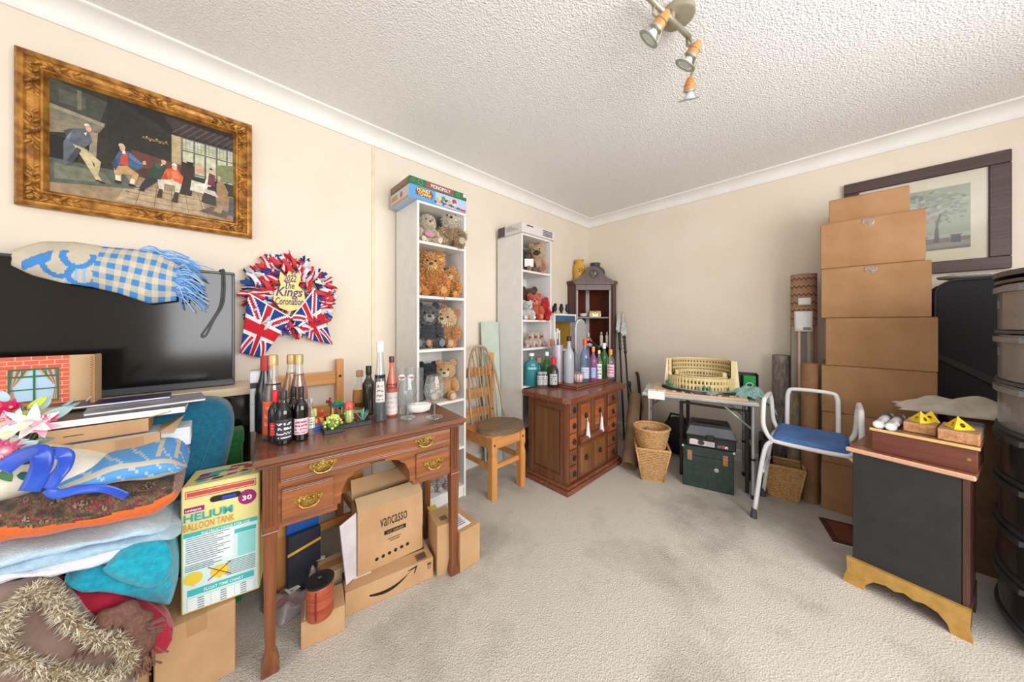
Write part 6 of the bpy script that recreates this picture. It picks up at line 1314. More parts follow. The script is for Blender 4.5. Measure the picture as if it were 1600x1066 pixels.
tag(MB().tube(smoothpath([(.72, 3.30, .0), (.70, 3.33, .35), (.66, 3.36, .64), (.64, 3.36, .70)], 5), .016, 8).build('folded_umbrella', BLACKM, None, True), 'folded black umbrella standing behind the kraft rolls', 'umbrella')
# ================================================================= folding table with the brick amphitheatre
TZT = .68
A, B = fl(1003, 613, TZT), fl(1187, 631, TZT); d = B-A; ang = math.atan2(d.y, d.x); W = d.length
t = thing('folding_table', 'grey topped folding table carrying the brick amphitheatre', 'table', (A.x, A.y, 0), ang); TD = .46
ALU = mat('aluminium', (176, 178, 180), (196, 198, 200), rough=.35, metal=.6); TOPG = mat('table_grey', (190, 188, 184), (204, 202, 198), rough=.5)
MB().box(0, 0, TZT-.024, W, TD, TZT, .006).build('top', TOPG, t); MB().box(-.004, -.004, TZT-.028, W+.004, TD+.004, TZT-.004, .008).build('edge_band', ALU, t)
for x in (.03, W-.03):
    for y in ((.25 if x < .1 else .035), TD-.035):
        l = MB().cyl((x, y, 0.02), (x, y, TZT-.026), .0125, n=12).build('leg', ALU, t, SM); MB().cyl((x, y, 0), (x, y, .03), .015, n=12).build('foot', BLACKM, l, SM); MB().cyl((x, y, .27), (x, y, .285), .0155, n=12).build('collar', BLACKM, l, SM)
        MB().tube([(x, y, TZT-.20), (x+(.19 if x < W/2 else -.19), y, TZT-.03)], .007, 7).build('brace', ALU, t, True)
    MB().tube([(x, .035, .36), (x, TD-.035, .36)], .008, 7).build('cross_bar', ALU, t, True)
RM = Matrix.Rotation(ang, 4, 'Z'); T0 = V(A.x, A.y, 0)
def tl(x, y, z=TZT): return T0+(RM @ V(x, y, 0))+V(0, 0, z+.0006)
t = thing('wooden_board', 'thin wooden board lying along the front of the table', 'board', tl(.07, .012), ang); MB().box(0, 0, 0, W-.13, .42, .018, .002).build('plank', wood('light_ply', (206, 170, 134), (222, 190, 156), 'x', 30, .5, 0), t)
t = thing('paper_sheet', 'white sheet of paper hanging over the table edge', 'paper', tl(.045, .0), ang); MB().sheet(lambda u, v: V(.12*u, (.07-.14*v if v < .5 else -.006), .0195 if v < .5 else .019-.125*(v-.5)), 4, 12, .0008).build('sheet', PAPER, t)
# amphitheatre built of toy bricks
SAND = (222, 200, 148); SAND2 = (234, 214, 164); DK = (120, 96, 62); 
am = thing('brick_amphitheatre', 'sand coloured toy brick model of an ancient amphitheatre', 'toy model', tl(W*.545, .250, TZT+.0185), ang)
ell_ = lambda a, rx, ry: V(rx*math.cos(a), ry*math.sin(a), 0)
RXa, RYa = .225, .185
mb = MB()
mb.lathe([(RXa+.05, 0), (RXa+.055, .004), (RXa+.05, .022)], 48, sy=(RYa+.03)/(RXa+.05), col=(46, 50, 60)); mb.build('baseplate', PLAST, am)
mb = MB().lathe([(RXa+.03, .022), (RXa+.026, .026)], 48, sy=RYa/RXa, col=(150, 156, 150)); mb.build('pavement', PLAST, am)
def wall(nm, a0, a1, nb, tiers, rx, ry, z0, th=.022, hh=.036, col=SAND):
    mb = MB(); mb2 = MB(); mb3 = MB()
    for k in range(nb):
        p, q = a0+(a1-a0)*k/nb, a0+(a1-a0)*(k+1)/nb
        for tr in range(tiers):
            b = z0+tr*hh; c = SAND2 if (k+tr) % 5 == 0 else col
            P0, P1 = ell_(p, rx, ry), ell_(q, rx, ry); P2, P3 = ell_(q, rx-th, ry-th), ell_(p, rx-th, ry-th)
            def block(u0, u1, za, zb, mm, cc_, out=0):
                o = (P0.lerp(P1, .5)).normalized()*out; A_ = [P0.lerp(P1, u0)+o, P0.lerp(P1, u1)+o, P3.lerp(P2, u1), P3.lerp(P2, u0)]
                mm.add([v+V(0, 0, zz) for zz in (za, zb) for v in A_], [(0, 1, 2, 3), (7, 6, 5, 4), (0, 4, 5, 1), (1, 5, 6, 2), (2, 6, 7, 3), (3, 7, 4, 0)], cc_)
            block(0, .27, b, b+hh*.86, mb, c); block(.73, 1, b, b+hh*.86, mb, c); block(.27, .73, b+hh*.62, b+hh*.86, mb, c); block(0, 1, b+hh*.86, b+hh, mb, SAND2, .003)
            block(.27, .42, b+hh*.5, b+hh*.62, mb, c); block(.58, .73, b+hh*.5, b+hh*.62, mb, c)
            block(-.06, .10, b, b+hh*.86, mb3, SAND2, .005)
    mb.build(nm, PLAST, am); mb3.build('half_columns', PLAST, am)
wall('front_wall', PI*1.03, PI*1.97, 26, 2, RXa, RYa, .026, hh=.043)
wall('tall_wall', -.06*PI, 1.06*PI, 30, 4, RXa+.004, RYa+.004, .026, hh=.054)
for a0_, a1_, h_ in ((PI*1.03, PI*1.97, .108), (-.06*PI, 1.06*PI, .235)):
    q_ = [a0_+(a1_-a0_)*i/40 for i in range(41)]; MB().add([ell_(a, RXa-.024, RYa-.024)+V(0, 0, z) for z in (.026, h_) for a in q_], [(i, i+1, 42+i, 41+i) for i in range(40)], (96, 74, 46) if h_ < .2 else (210, 186, 134)).build('core_and_arch_shade', PLAST, am)  # front ring coloured dark as shade behind the arches, back ring plain wall
wall('inner_wall', PI*1.0, PI*2.0, 22, 1, RXa-.045, RYa-.042, .09, hh=.03)
wall('inner_wall', 0, PI, 22, 3, RXa-.05, RYa-.045, .026, hh=.040)
MB().lathe([(RXa*.80, .10), (RXa*.66, .085), (RXa*.66, .072), (RXa*.52, .060), (RXa*.52, .045), (RXa*.40, .03), (0, .028)], 48, sy=RYa/RXa, colf=lambda k, i: (206, 184, 136) if (i+k) % 3 else (150, 126, 88)).build('seating', PLAST, am)
for s in (-1, 1):
    x = s*(RXa+.004); MB().prism([(0, 0), (.030, 0), (.012, .215), (0, .215)], (x if s > 0 else x, -.035, .026), (s, 0, 0), (0, 0, 1), (0, .028, 0), (238, 224, 186)).build('end_buttress', PLAST, am)
tr = None
for i, (a, s) in enumerate(((3.4, 1), (3.6, .9), (3.85, .8), (4.65, .8), (4.80, 1), (4.95, .9), (4.2, .7), (5.5, .8))):
    p = ell_(a, RXa+.022, RYa+.018)+V(0, 0, .026)
    if tr is None: tr = MB().lathe([(.002, 0), (.002, .006), (.010, .008), (.008, .02), (.010, .022), (.005, .035), (0, .046)], 8, col=(40, 140, 80)).build('toy_tree', PLAST, am); tr.location = p
    else: link(tr, am, Matrix.Translation(p) @ Matrix.Scale(s, 4))
iw = MB()
for tr_ in range(3):
    for k in range(26):
        a = .12+(PI-.24)*k/25; c = ell_(a, RXa-.0255, RYa-.0255)+V(0, 0, .135+tr_*.034); n_ = -c.normalized(); s_ = V(-n_.y, n_.x, 0).normalized()
        iw.add([c+s_*x_+V(0, 0, z_)+V(n_.x, n_.y, 0)*.0006 for x_, z_ in ((-.0045, 0), (.0045, 0), (.0045, .012), (0, .018), (-.0045, .012))], [(0, 1, 2, 3, 4)], (104, 80, 50))
o = iw.build('inner_windows', PLAST, am); o['kind'] = 'stuff'
for z_ in (.128, .160, .196, .232): MB().tube([ell_(.04+(PI-.08)*i/40, RXa-.027, RYa-.027)+V(0, 0, z_) for i in range(41)], .0028, 5, col=SAND2).build('inner_ledge', PLAST, am)
q = random.Random(5); mb = MB()
for i in range(60):
    a = q.uniform(.25, 2.9); r_ = q.uniform(.72, .86); c = ell_(a, RXa*r_, RYa*r_)+V(0, 0, .11+.05*(r_-.7)); mb.box(c.x-.004, c.y-.004, c.z-.004, c.x+.004, c.y+.004, c.z+.006, col=q.choice(((150, 60, 70), (110, 90, 90), (170, 110, 100), (90, 80, 70))))
o = mb.build('crowd', PLAST, am); o['kind'] = 'stuff'
# things beside the model
t = thing('green_tin', 'green tin in a dark wire rack at the back of the table', 'tin', tl(W-.005, .40), ang)
MB().box(-.055, -.035, 0, .055, .04, .008).box(-.062, .036, 0, .062, .042, .155, .004).box(-.062, -.03, 0, -.056, .04, .15).box(.056, -.03, 0, .062, .04, .15).build('rack', BLACKM, t)
MB().box(-.036, -.03, .008, .046, .028, .135, .004).build('tin', mat('tin_green', (16, 150, 66), (24, 168, 78), rough=.35), t); decal('badge', [(arc(.005, .065, .026, 0, 360, 18, .02), (206, 220, 200)), (arc(.005, .065, .018, 0, 360, 18, .012), (40, 70, 40))], (0, -.0302, 0), (1, 0, 0), (0, 0, 1), (0, -1, 0), t, PRINT)
t = thing('teal_cloth', 'crumpled pale teal cloth on the right end of the table', 'cloth', tl(W-.012, .20), ang)
def clf(u, v):
    x, y = (u-.5)*2, (v-.5)*2; rr = math.hypot(x, y); z = .055*max(0, 1-rr*rr*.7)+.016*math.sin(6*x+2*y)*math.cos(5*y-x)+.012*math.sin(11*x*y+3)
    px_ = .115*x+.01*math.sin(5*y); zz = max(.004, z+.012)
    if px_ > .05: zz -= (px_-.05)*1.2
    return V(px_, .13*y, zz)
MB().sheet(clf, 34, 34, .003).build('cloth', mat('teal_fleece', (118, 178, 176), (176, 214, 210), scale=120, rough=.95, bump=.6, bscale=260, lo=.42, hi=.58), t, True)
t = thing('cable_coil', 'small coil of dark cable in front of the model', 'cable', tl(W*.72, .06, TZT+.018), ang)
MB().tube([(.05*math.cos(a)*(1+.1*math.sin(3*a)), .02*math.sin(a), .004+.0015*k) for k, a in [(i/12, i*.42) for i in range(44)]], .003, 6).build('coil', mat('cable_brown', (74, 60, 50), rough=.6), t, True)
q = random.Random(9)
for i in range(9):
    c = q.choice((SAND, SAND2, (226, 222, 210))); x = .10+i*.06+q.uniform(-.01, .01)
    if .33 < x < .50 : c = SAND
    lb = 'loose sand coloured toy brick on the wooden board, %s from the white paper' % ('first', 'second', 'third', 'fourth', 'fifth', 'sixth', 'seventh', 'eighth', 'ninth')[i]
    t = thing('loose_brick', lb, 'toy brick', tl(x, .02+q.uniform(0, .03), TZT+.0185), q.uniform(-1, 1), 'loose toy bricks on the board'); mb = MB(); stud_brick(mb, 0, 0, 0, .024, .008, .007, SAND); mb.build('brick', PLAST, t)
# ---------------------------------------------------------------- under the table
A, B = fl(1067, 757), fl(1147, 775); hg = .305
def fbox(A, B):
    d = B-A; return math.atan2(d.y, d.x), math.hypot(d.x, d.y)
ang2, W2 = fbox(A, B); t = thing('green_case', 'dark green case with worn leather latches under the table', 'case', (A.x, A.y, 0), ang2); GRC = mat('green_leathercloth', (34, 52, 48), (46, 66, 60), scale=24, rough=.6, bump=.2, bscale=160)
MB().box(0, 0, 0, W2, .15, .235, .003).build('body', GRC, t); MB().box(0, 0, .2365, W2, .15, hg, .003).build('lid', GRC, t)
LEA = mat('tan_leather', (150, 96, 66), (186, 130, 96), scale=80, rough=.6)
for x in (.14*W2, .84*W2): l = MB().box(x-.016, -.006, .20, x+.016, 0, .275, .003).build('latch', LEA, t); MB().ell((x, -.007, .255), .004, 8, 5).build('stud', BRASS, l, True)
MB().lathe([(.014, 0), (.015, .002), (.010, .004), (.005, .003), (0, .003)], 14, (.67*W2, 0, .155), ax=(V(1, 0, 0), V(0, 0, 1), V(0, -1, 0))).build('lock_plate', ALU, t, SM)
for x in (.0, W2): MB().ell((x, .0, hg-.004), (.008, .006, .010), 8, 6).build('worn_corner', mat('worn', (206, 200, 186)), t, True)
# art toolbox
t = thing('art_toolbox', 'black and grey plastic art toolbox on the dark green case', 'toolbox', (A.x, A.y, hg+.001), ang2); GT = mat('smoke_grey_plastic', (92, 98, 106), (104, 110, 118), rough=.35)
x0, x1 = .06*W2, 1.06*W2
MB().box(x0+.006, .005, 0, x1-.006, .165, .082, .006).build('tray_body', BLACKM, t); MB().box(x0, -.002, .078, x1, .172, .090, .004).build('rim', BLACKM, t)
lid = [(x0+.004, .09), (x1-.004, .09), (x1-.035, .165), (x0+.03, .165)]
MB().prism(lid, (0, .002, 0), (1, 0, 0), (0, 0, 1), (0, .166, 0)).build('lid', GT, t)
MB().prism([(x0+.028, .158), (x1-.033, .158), (x1-.045, .178), (x0+.04, .178)], (0, .0, 0), (1, 0, 0), (0, 0, 1), (0, .16, 0)).box(x0+.07, .05, .178, x1-.08, .11, .186, .003).build('lid_top', BLACKM, t)
MB().box((x0+x1)/2-.028, -.008, .062, (x0+x1)/2+.022, -.001, .102, .003).build('clasp', BLACKM, t)
decal('sticker', [(rect(.025, .014, .185, .050), (214, 206, 214)), (arc(.10, .034, .022, 0, 360, 16, .018), (70, 50, 46)), (rect(.03, .046, .075, .056), (236, 220, 214)), (rect(.13, .02, .18, .045), (190, 180, 196))], (x0, .004, 0), (1, 0, 0), (0, 0, 1), (0, -1, 0), t, PRINT)
for ch, x, c in (('A', .200, (60, 180, 90)), ('r', .214, (60, 170, 200)), ('t', .223, (214, 50, 60)), ('B', .232, (230, 60, 90)), ('i', .247, (236, 236, 240)), ('n', .253, (236, 236, 240))):
    text(ch, (x0+x*W2/.32, .0035, .016), (1, 0, 0), (0, 0, 1), (.012 if ch not in 'it' else .006)*W2/.32, .024 if ch in 'ABt' else .018, mat('ink_%s' % ch, c), t, bold=.03)
# second, black framed folding stand behind
t = thing('black_trestle', 'black metal trestle frame standing behind the toolbox', 'trestle', (1.31, 2.86, 0), .1)
for x in (-.03, .40):
    for y in (-.10, .14): MB().box(x-.012, y-.012, 0, x+.012, y+.012, .60, .002).build('leg', BLACKM, t)
    MB().box(x-.012, -.09, .12, x+.012, .13, .145).build('cross_bar', BLACKM, t)
for y in (-.10, .14): MB().box(-.018, y-.008, .584, .388, y+.008, .60).build('top_bar', BLACKM, t)
t = thing('black_holdall', 'slumped black bag in the dark under the table', 'bag', (1.13, 3.20, 0)); MB().ell((0, 0, .17), (.13, .12, .17), 20, 12, None, .07, 3, p=2.6).build('body', mat('black_nylon', (24, 24, 27), (36, 36, 40), rough=.6), t, True); MB().tube([(-.08, -.05, .31), (-.05, -.07, .38), (.05, -.07, .38), (.08, -.05, .31)], .010, 8).build('handle', BLACKM, t, True)
t = thing('black_case', 'slim black case standing by the table leg', 'case', (1.785, 3.08, 0), .15); MB().box(-.04, -.13, 0, .04, .13, .36, .012).build('shell', BLACKM, t); MB().tube([(0, -.04, .36), (0, -.035, .385), (0, .035, .385), (0, .04, .36)], .007, 7).build('handle', BLACKM, t, True)
# ---------------------------------------------------------------- wicker baskets
WIC = mat('wicker', (190, 142, 88), (222, 180, 124), scale=70, rough=.7, bump=.4, bscale=180)
def basket(name, label, loc, rz, shape, h, rows, ribs, r=.0055, z=0):
    """shape(k) -> closed outline at height k (0..1)"""
    t = thing(name, label, 'basket', (loc[0], loc[1], z), rz); rowm = MB(); m = len(shape(0))
    for i in range(rows):
        k = i/(rows-1); O = shape(k); pts = []
        for j, (x, y) in enumerate(O):
            n = V(x, y, 0).normalized()*(.0028*(1 if (j+i) % 2 else -1)); pts.append(V(x, y, h*k)+n)
        rowm.tube(pts, r, 5, True)
    o = rowm.build('woven_side', WIC, t, True); O = shape(1)
    MB().tube([V(x, y, h) for x, y in O], r*1.9, 7, True).build('rim', WIC, t, True)
    MB().prism(shape(0), (0, 0, 0), (1, 0, 0), (0, 1, 0), (0, 0, .006)).build('base', WIC, t)
    S0, S1 = shape(0), shape(1)
    sk = MB().add([V(x*.97, y*.97, .004) for x, y in S0]+[V(x*.97, y*.97, h*.99) for x, y in S1], [(i, (i+1) % m, m+(i+1) % m, m+i) for i in range(m)]).build('lining', WIC, t)
    for j in ribs: MB().tube([V(*S0[j], 0)*1.01, V(*S0[j], 0).lerp(V(*S1[j], h), .5)*1.0, V(*S1[j], h)*1.01], r*1.3, 6).build('corner_rib', WIC, t, True)
    return t
def sq(a, b, n=9):
    L = [(-a, -b), (a, -b), (a, b), (-a, b)]; out = []
    for i in range(4):
        p, q_ = L[i], L[(i+1) % 4]
        for k in range(n): out.append((p[0]+(q_[0]-p[0])*k/n, p[1]+(q_[1]-p[1])*k/n))
    return out
bc = (1.135, 2.545)
basket('wicker_basket', 'square tapered wicker bin with a round one sitting in it', bc, math.radians(28), lambda k: sq(.075+.045*k, .075+.045*k), .255, 20, (0, 9, 18, 27))
basket('wicker_basket', 'round wicker bin standing inside the square one', bc, 0, lambda k: [((.085+.047*k)*math.cos(2*PI*i/32), (.085+.047*k)*math.sin(2*PI*i/32)) for i in range(32)], .235, 19, (), z=.165)
basket('wicker_basket', 'oblong brown wicker basket behind the white stool legs', (1.90, 2.93), math.radians(10), lambda k: sq(.075+.035*k, .06+.03*k), .235, 17, (0, 9, 18, 27))
# ================================================================= white perching stool
t = thing('perching_stool', 'white tubular perching stool with a blue padded seat', 'stool', (2.05, 2.64, 0)); o0 = V(2.05, 2.64, 0)
WT = mat('white_tube', (232, 232, 232), (240, 240, 240), rough=.3); BLS = mat('blue_vinyl', (64, 106, 172), (80, 124, 188), scale=14, rough=.5, bump=.08)
xl, xr, yf, yb, zs = 1.895, 2.215, 2.50, 2.80, .505
def sp_(pts, r=.0125, nm='frame_tube'): return MB().tube(smoothpath([V(*p)-o0 for p in pts], 6), r, 10).build(nm, WT, t, True)
M = Matrix.Translation(V(2.055, 2.65, .525)-o0) @ Matrix.Rotation(math.radians(3), 4, 'X')
MB(M).box(-.165, -.155, -.02, .165, .155, .022, .018).build('seat_pad', BLS, t, SM)
sp_([(xl-.01, yf, zs), (xl+.08, yf-.005, zs-.004), (xr-.08, yf-.005, zs-.004), (xr+.01, yf, zs)], nm='seat_frame'); sp_([(xl-.01, yb, zs), (xl+.1, yb, zs), (xr+.01, yb, zs)], nm='seat_frame')
for x, s in ((xl, -1), (xr, 1)):
    sp_([(x, yf+.02, zs), (x+s*.02, yf, zs+.02), (x+s*.045, yf-.01, zs+.09), (x+s*.045, yf-.01, .70), (x+s*.045, yf+.02, .745), (x+s*.045, yf+.07, .752), (x+s*.045, yb-.05, .752), (x+s*.045, yb-.01, .735), (x+s*.040, yb, .69), (x+s*.03, yb, zs+.06), (x, yb-.02, zs)], nm='arm_loop')
    for y, sy in ((yf, -1), (yb, 1)):
        top = V(x-s*.03, y, zs); bot = V(x+s*(.095 if s < 0 else .05), y+sy*.03*(1 if s < 0 or sy > 0 else -.3), .0); l = MB().tube(smoothpath([top-o0, V(x+s*.012, y, zs-.012)-o0, V(x+s*.045, y+sy*.008, zs-.10)-o0, top.lerp(bot, .95)-o0+V(s*.0, 0, .0)], 6), .0125, 10).build('leg', WT, t, True)
        e = top.lerp(bot, .95); MB().cyl(V(bot.x-.004*s, bot.y, 0)-o0, e+V(0, 0, .035)-o0, .018, .0145, 12).build('rubber_foot', mat('grey_rubber', (74, 74, 76), rough=.8), l, SM)
    sp_([(x+s*.05, yf-.008, .30), (x+s*.052, (yf+yb)/2, .30), (x+s*.05, yb+.01, .30)], .010, 'stretcher')
sp_([(xl+.04, yb+.015, zs), (xl+.04, yb+.03, .66), (xl+.045, yb+.035, .76), (xl+.08, yb+.035, .787), (xr-.08, yb+.035, .787), (xr-.045, yb+.035, .76), (xr-.04, yb+.03, .66), (xr-.04, yb+.015, zs)], nm='back_loop')
# ================================================================= rolls
def rugroll(name, label, x, y, r, h, m, tilt=0, cat='rug roll'):
    t = thing(name, label, cat, (x, y, 0)); sp = []
    for k in range(70): a = k*PI/12; rr = r*(1-.72*k/70); sp.append((rr*math.cos(a+2.2), rr*math.sin(a+2.2)))
    for k in range(69, -1, -1): a = k*PI/12; rr = r*(1-.72*k/70)-.007; sp.append((rr*math.cos(a+2.2), rr*math.sin(a+2.2)))
    mb = MB().prism(sp, (0, 0, 0), (1, 0, 0), (0, 1, 0), (tilt, 0, h)); mb.build('rolled_pile', m, t, SM); return t
def zig_mat():
    m, nt, b = nodes('zigzag_rug'); tc = nt.nodes.new('ShaderNodeTexCoord'); sp = nt.nodes.new('ShaderNodeSeparateXYZ'); nt.links.new(tc.outputs['Object'], sp.inputs[0])
    def mth(op, a, bb=None):
        n = nt.nodes.new('ShaderNodeMath'); n.operation = op
        for i, q in enumerate((a, bb)):
            if q is None: continue
            if isinstance(q, (int, float)): n.inputs[i].default_value = q
            else: nt.links.new(q, n.inputs[i])
        return n.outputs[0]
    tri = mth('PINGPONG', mth('MULTIPLY', sp.outputs['X'], 1.0), .013); ph = mth('ADD', mth('MULTIPLY', tri, 1.3), sp.outputs['Z']); fr = mth('FRACT', mth('MULTIPLY', ph, 17))
    r = nt.nodes.new('ShaderNodeValToRGB'); r.color_ramp.interpolation = 'CONSTANT'; e = r.color_ramp.elements; e[0].color = lin((164, 132, 104))+(1,); e[1].position = .55; e[1].color = lin((140, 108, 84))+(1,)
    for p, c in ((.68, (112, 44, 44)), (.82, (176, 148, 120))): q = e.new(p); q.color = lin(c)+(1,)
    nt.links.new(fr, r.inputs[0])
    st = nt.nodes.new('ShaderNodeValToRGB'); st.color_ramp.interpolation = 'CONSTANT'; e = st.color_ramp.elements; e[0].color = lin((122, 112, 108))+(1,); e[1].position = .2; e[1].color = lin((176, 164, 150))+(1,)
    for p, c in ((.38, (136, 152, 144)), (.52, (170, 110, 86)), (.66, (196, 186, 172)), (.8, (118, 104, 100))): q = e.new(p); q.color = lin(c)+(1,)
    nt.links.new(mth('FRACT', mth('MULTIPLY', sp.outputs['X'], 11)), st.inputs[0])
    mx = nt.nodes.new('ShaderNodeMix'); mx.data_type = 'RGBA'; nt.links.new(mth('GREATER_THAN', sp.outputs['Z'], 1.21), mx.inputs['Factor']); nt.links.new(st.outputs[0], mx.inputs['A']); nt.links.new(r.outputs[0], mx.inputs['B'])
    nt.links.new(mx.outputs['Result'], b.inputs['Base Color']); b.inputs['Roughness'].default_value = .9; return m
t = rugroll('rolled_rug', 'tall rolled rug with brown zigzags above and stripes below', 2.0, 3.21, .082, 1.60, zig_mat())
def stick(parent, px0, py0, px1, py1, y, cx, cy, r):
    a = PY(px0, py0, y); b = PY(px1, py1, y); base = V(cx, cy, 0)
    def fn(u, v): th = math.atan2(-1, 0)+((a.x+(b.x-a.x)*u)-cx)/r; return V(r*math.cos(th)*1.012, r*math.sin(th)*1.012, a.z+(b.z-a.z)*v)
    return MB().sheet(fn, 8, 4, .0008).build('paper_label', PAPER, parent, True)
stick(t, 1240, 518, 1271, 486, 3.13, 2.0, 3.21, .083); stick(t, 1247, 477, 1268, 465, 3.13, 2.0, 3.21, .083)
decal('label_print', [(rect(-.022+.004*i, 0, -.020+.004*i, .022), (40, 40, 42)) for i in range(11)], (0.02, -.0862, PY(1255, 516, 3.13).z), (1, 0, 0), (0, 0, 1), (0, -1, 0), t, PRINT)
GRW = mat('grey_weave', (112, 104, 98), (154, 146, 138), scale=60, rough=.9, stretch=(1, 1, .3), bump=.4, bscale=200)
rugroll('rolled_rug', 'shorter grey woven rolled rug left of the zigzag one', 1.865, 3.27, .062, .98, GRW)
rugroll('rolled_rug', 'short grey brown rolled mat in front of the rug rolls', 1.955, 3.08, .046, .73, mat('brown_weave', (126, 106, 88), (160, 138, 116), scale=50, rough=.9, stretch=(1, 1, .3)))
t = thing('kraft_tube', 'thick kraft cardboard tube leaning beside the carton stack', 'tube', (2.040, 2.985, 0)); KT = mat('kraft_tube', (140, 102, 68), (158, 118, 82), scale=10, rough=.7)
MB().lathe([(.046, 0), (.047, .005), (.047, .955), (.041, .955), (.041, .05), (0, .05)], 26).build('wall', KT, t, SM)
# ================================================================= carton stack
yb_ = 3.37
tops = [0, .314, .648, .955, 1.267, 1.593, 1.892, 2.047]
xs = [(2.096, 2.55), (2.10, 2.555), (2.098, 2.56), (2.117, 2.562), (2.096, 2.54), (2.093, 2.52), (2.132, 2.466)]
nmz = ('bottom carton of the tall stack, standing on the carpet', 'second carton up in the tall stack beside the kraft tube', 'third carton up in the tall stack behind the stool', 'widest carton in the middle of the tall stack', 'third carton from the top of the tall stack', 'second carton from the top, with torn clear tape', 'smallest carton on top of the tall stack')
CARDS = mat('cardboard_stack', (160, 118, 78), (174, 132, 92), scale=6, rough=.8, bump=.05, bscale=90)
for i in range(7):
    z0, z1 = tops[i]+(.001 if i else 0), tops[i+1]; x0, x1 = xs[i]; yf_ = 2.93 if i < 6 else 2.955
    t = thing('stacked_carton', nmz[i], 'box', ((x0+x1)/2, (yf_+yb_)/2, z0), 0, 'stack of brown cartons'); hx, hy, h = (x1-x0)/2, (yb_-yf_)/2, z1-z0-.004
    MB().box(-hx, -hy, 0, hx, hy, h, .003).build('body', CARDS, t); MB().box(-hx+.002, -hy+.001, h, hx-.002, -.001, h+.003).build('flap', CARDS, t); MB().box(-hx+.002, .001, h, hx-.002, hy-.001, h+.003).build('flap', CARDS, t)
    MB().box(hx-.0005, -.025, 0, hx+.0007, .025, h).box(-hx-.0007, -.025, 0, -hx+.0005, .025, h).build('tape', TAPE, t)
    if i in (4, 5): MB().sheet(lambda u, v: V(-.03+.055*u, -hy-.0015-.003*math.sin(v*5)*v, h-.005-.045*v*(1-.4*math.sin(u*7))), 8, 6, .0004).build('torn_tape', glass('clear_tape', (240, 236, 230), .15, .12), t, True)
# ================================================================= framed print on the back wall
t = thing('framed_print', 'large dark framed print of a tree and cafe on the back wall', 'picture', (2.205, RY1-.03, 1.555)); FW, FH, b_ = .672, .70, .075
DB = wood('dark_brown_frame', (62, 44, 42), (82, 60, 56), 'x', 60, .5, .1)
for k, (a0, c0_, a1_, c1_) in enumerate(((0, 0, FW, b_), (0, FH-b_, FW, FH), (0, b_, b_, FH-b_), (FW-b_, b_, FW, FH-b_))): MB().box(a0, -.004, c0_, a1_, .026, c1_, .004).build('frame_rail', DB, t)
MB().box(b_, .012, b_, FW-b_, .02, FH-b_).build('mount', mat('mount_cream', (226, 208, 178), (230, 214, 186)), t)
S = []; PW, PH = .36, .40; q = random.Random(12)
S.append((rect(0, 0, PW, PH), (176, 172, 160))); S.append((rect(0, .27, PW*.5, PH), (150, 146, 150))); S.append((rect(PW*.42, .1, PW, PH), (156, 156, 128)))
for i in range(5): S.append((rect(.02+i*.033, .12, .042+i*.033, .22), (70, 72, 84)))
for i in range(5): S.append((rect(.005+i*.04, .30, .03+i*.04, .37), (96, 96, 110)))
S.append((rect(0, 0, PW, .075), (120, 108, 96))); S.append(([(0, .0), (PW, .02), (PW, .05), (0, .03)], (150, 136, 118)))
for i in range(230):
    a, b, r_ = q.gauss(.24, .07), q.gauss(.29, .055), q.uniform(.008, .02)
    if r_ < a < PW-r_ and .16+r_ < b < PH-r_: S.append((arc(a, b, r_, 0, 360, 7, r_*.7), q.choice(((128, 134, 106), (150, 154, 124), (108, 116, 92), (170, 168, 140), (140, 140, 112), (176, 176, 152)))))
for i in range(60):
    a, b = q.gauss(.10, .05), q.gauss(.225, .02)
    if .01 < a < .3: S.append((arc(a, b, .008, 0, 360, 6), q.choice(((176, 120, 116), (196, 150, 140), (150, 120, 110)))))
S.append(([(.225, .05), (.245, .05), (.24, .16), (.255, .23), (.245, .235), (.232, .17)], (84, 72, 66)))
for a in (.03, .09, .16, .29): S.append((rect(a, .04, a+.035, .085), (80, 74, 72))); S.append((rect(a-.005, .085, a+.04, .092), (110, 104, 98)))
decal('print', S, (FW/2-PW/2+.02, .0118, .15), (1, 0, 0), (0, 0, 1), (0, -1, 0), t, PRINT, .00001)
MB().box(b_, .006, b_, FW-b_, .008, FH-b_).build('glazing', GLASS, t)
# ================================================================= carton, dust sheet and suitcase behind the chest
carton('deep_carton', 'brown carton standing behind the black chest under the suitcase', 2.60, 2.72, 0, 3.02, 3.32, .76, m=mat('cardboard_dark', (112, 82, 56), (126, 94, 66), rough=.8))
t = thing('black_suitcase', 'upright black soft suitcase behind the drawer tower', 'suitcase', (2.80, 3.12, .764)); SC_ = mat('black_canvas', (15, 15, 18), (24, 24, 28), scale=200, rough=.75, bump=.2)
out = arc(.16, .63, .08, 0, 90, 8)+arc(-.16, .63, .08, 90, 180, 8)+arc(-.20, .05, .04, 180, 270, 4)+arc(.20, .05, .04, 270, 360, 4)
MB().prism(out, (0, -.09, 0), (1, 0, 0), (0, 0, 1), (0, .20, 0)).build('shell', SC_, t, SM)
MB().tube([(a*.985, -.092, .012+b*.985) for a, b in out], .006, 7, True).build('front_piping', mat('piping_black', (30, 30, 34), rough=.5), t, True)
MB().prism([(-.235, .30), (.02, .13), (.05, .07), (.03, .06), (-.02, .11), (-.235, .27)], (0, -.0935, .0), (1, 0, 0), (0, 0, 1), (0, -.004, 0)).build('strap', mat('strap_black', (30, 30, 32), rough=.6), t)
MB().prism([(-.02, .14), (.05, .15), (.035, .12), (.02, .09), (.0, .11)], (0, -.098, .0), (1, 0, 0), (0, 0, 1), (0, -.006, 0)).build('buckle', STEEL, t)
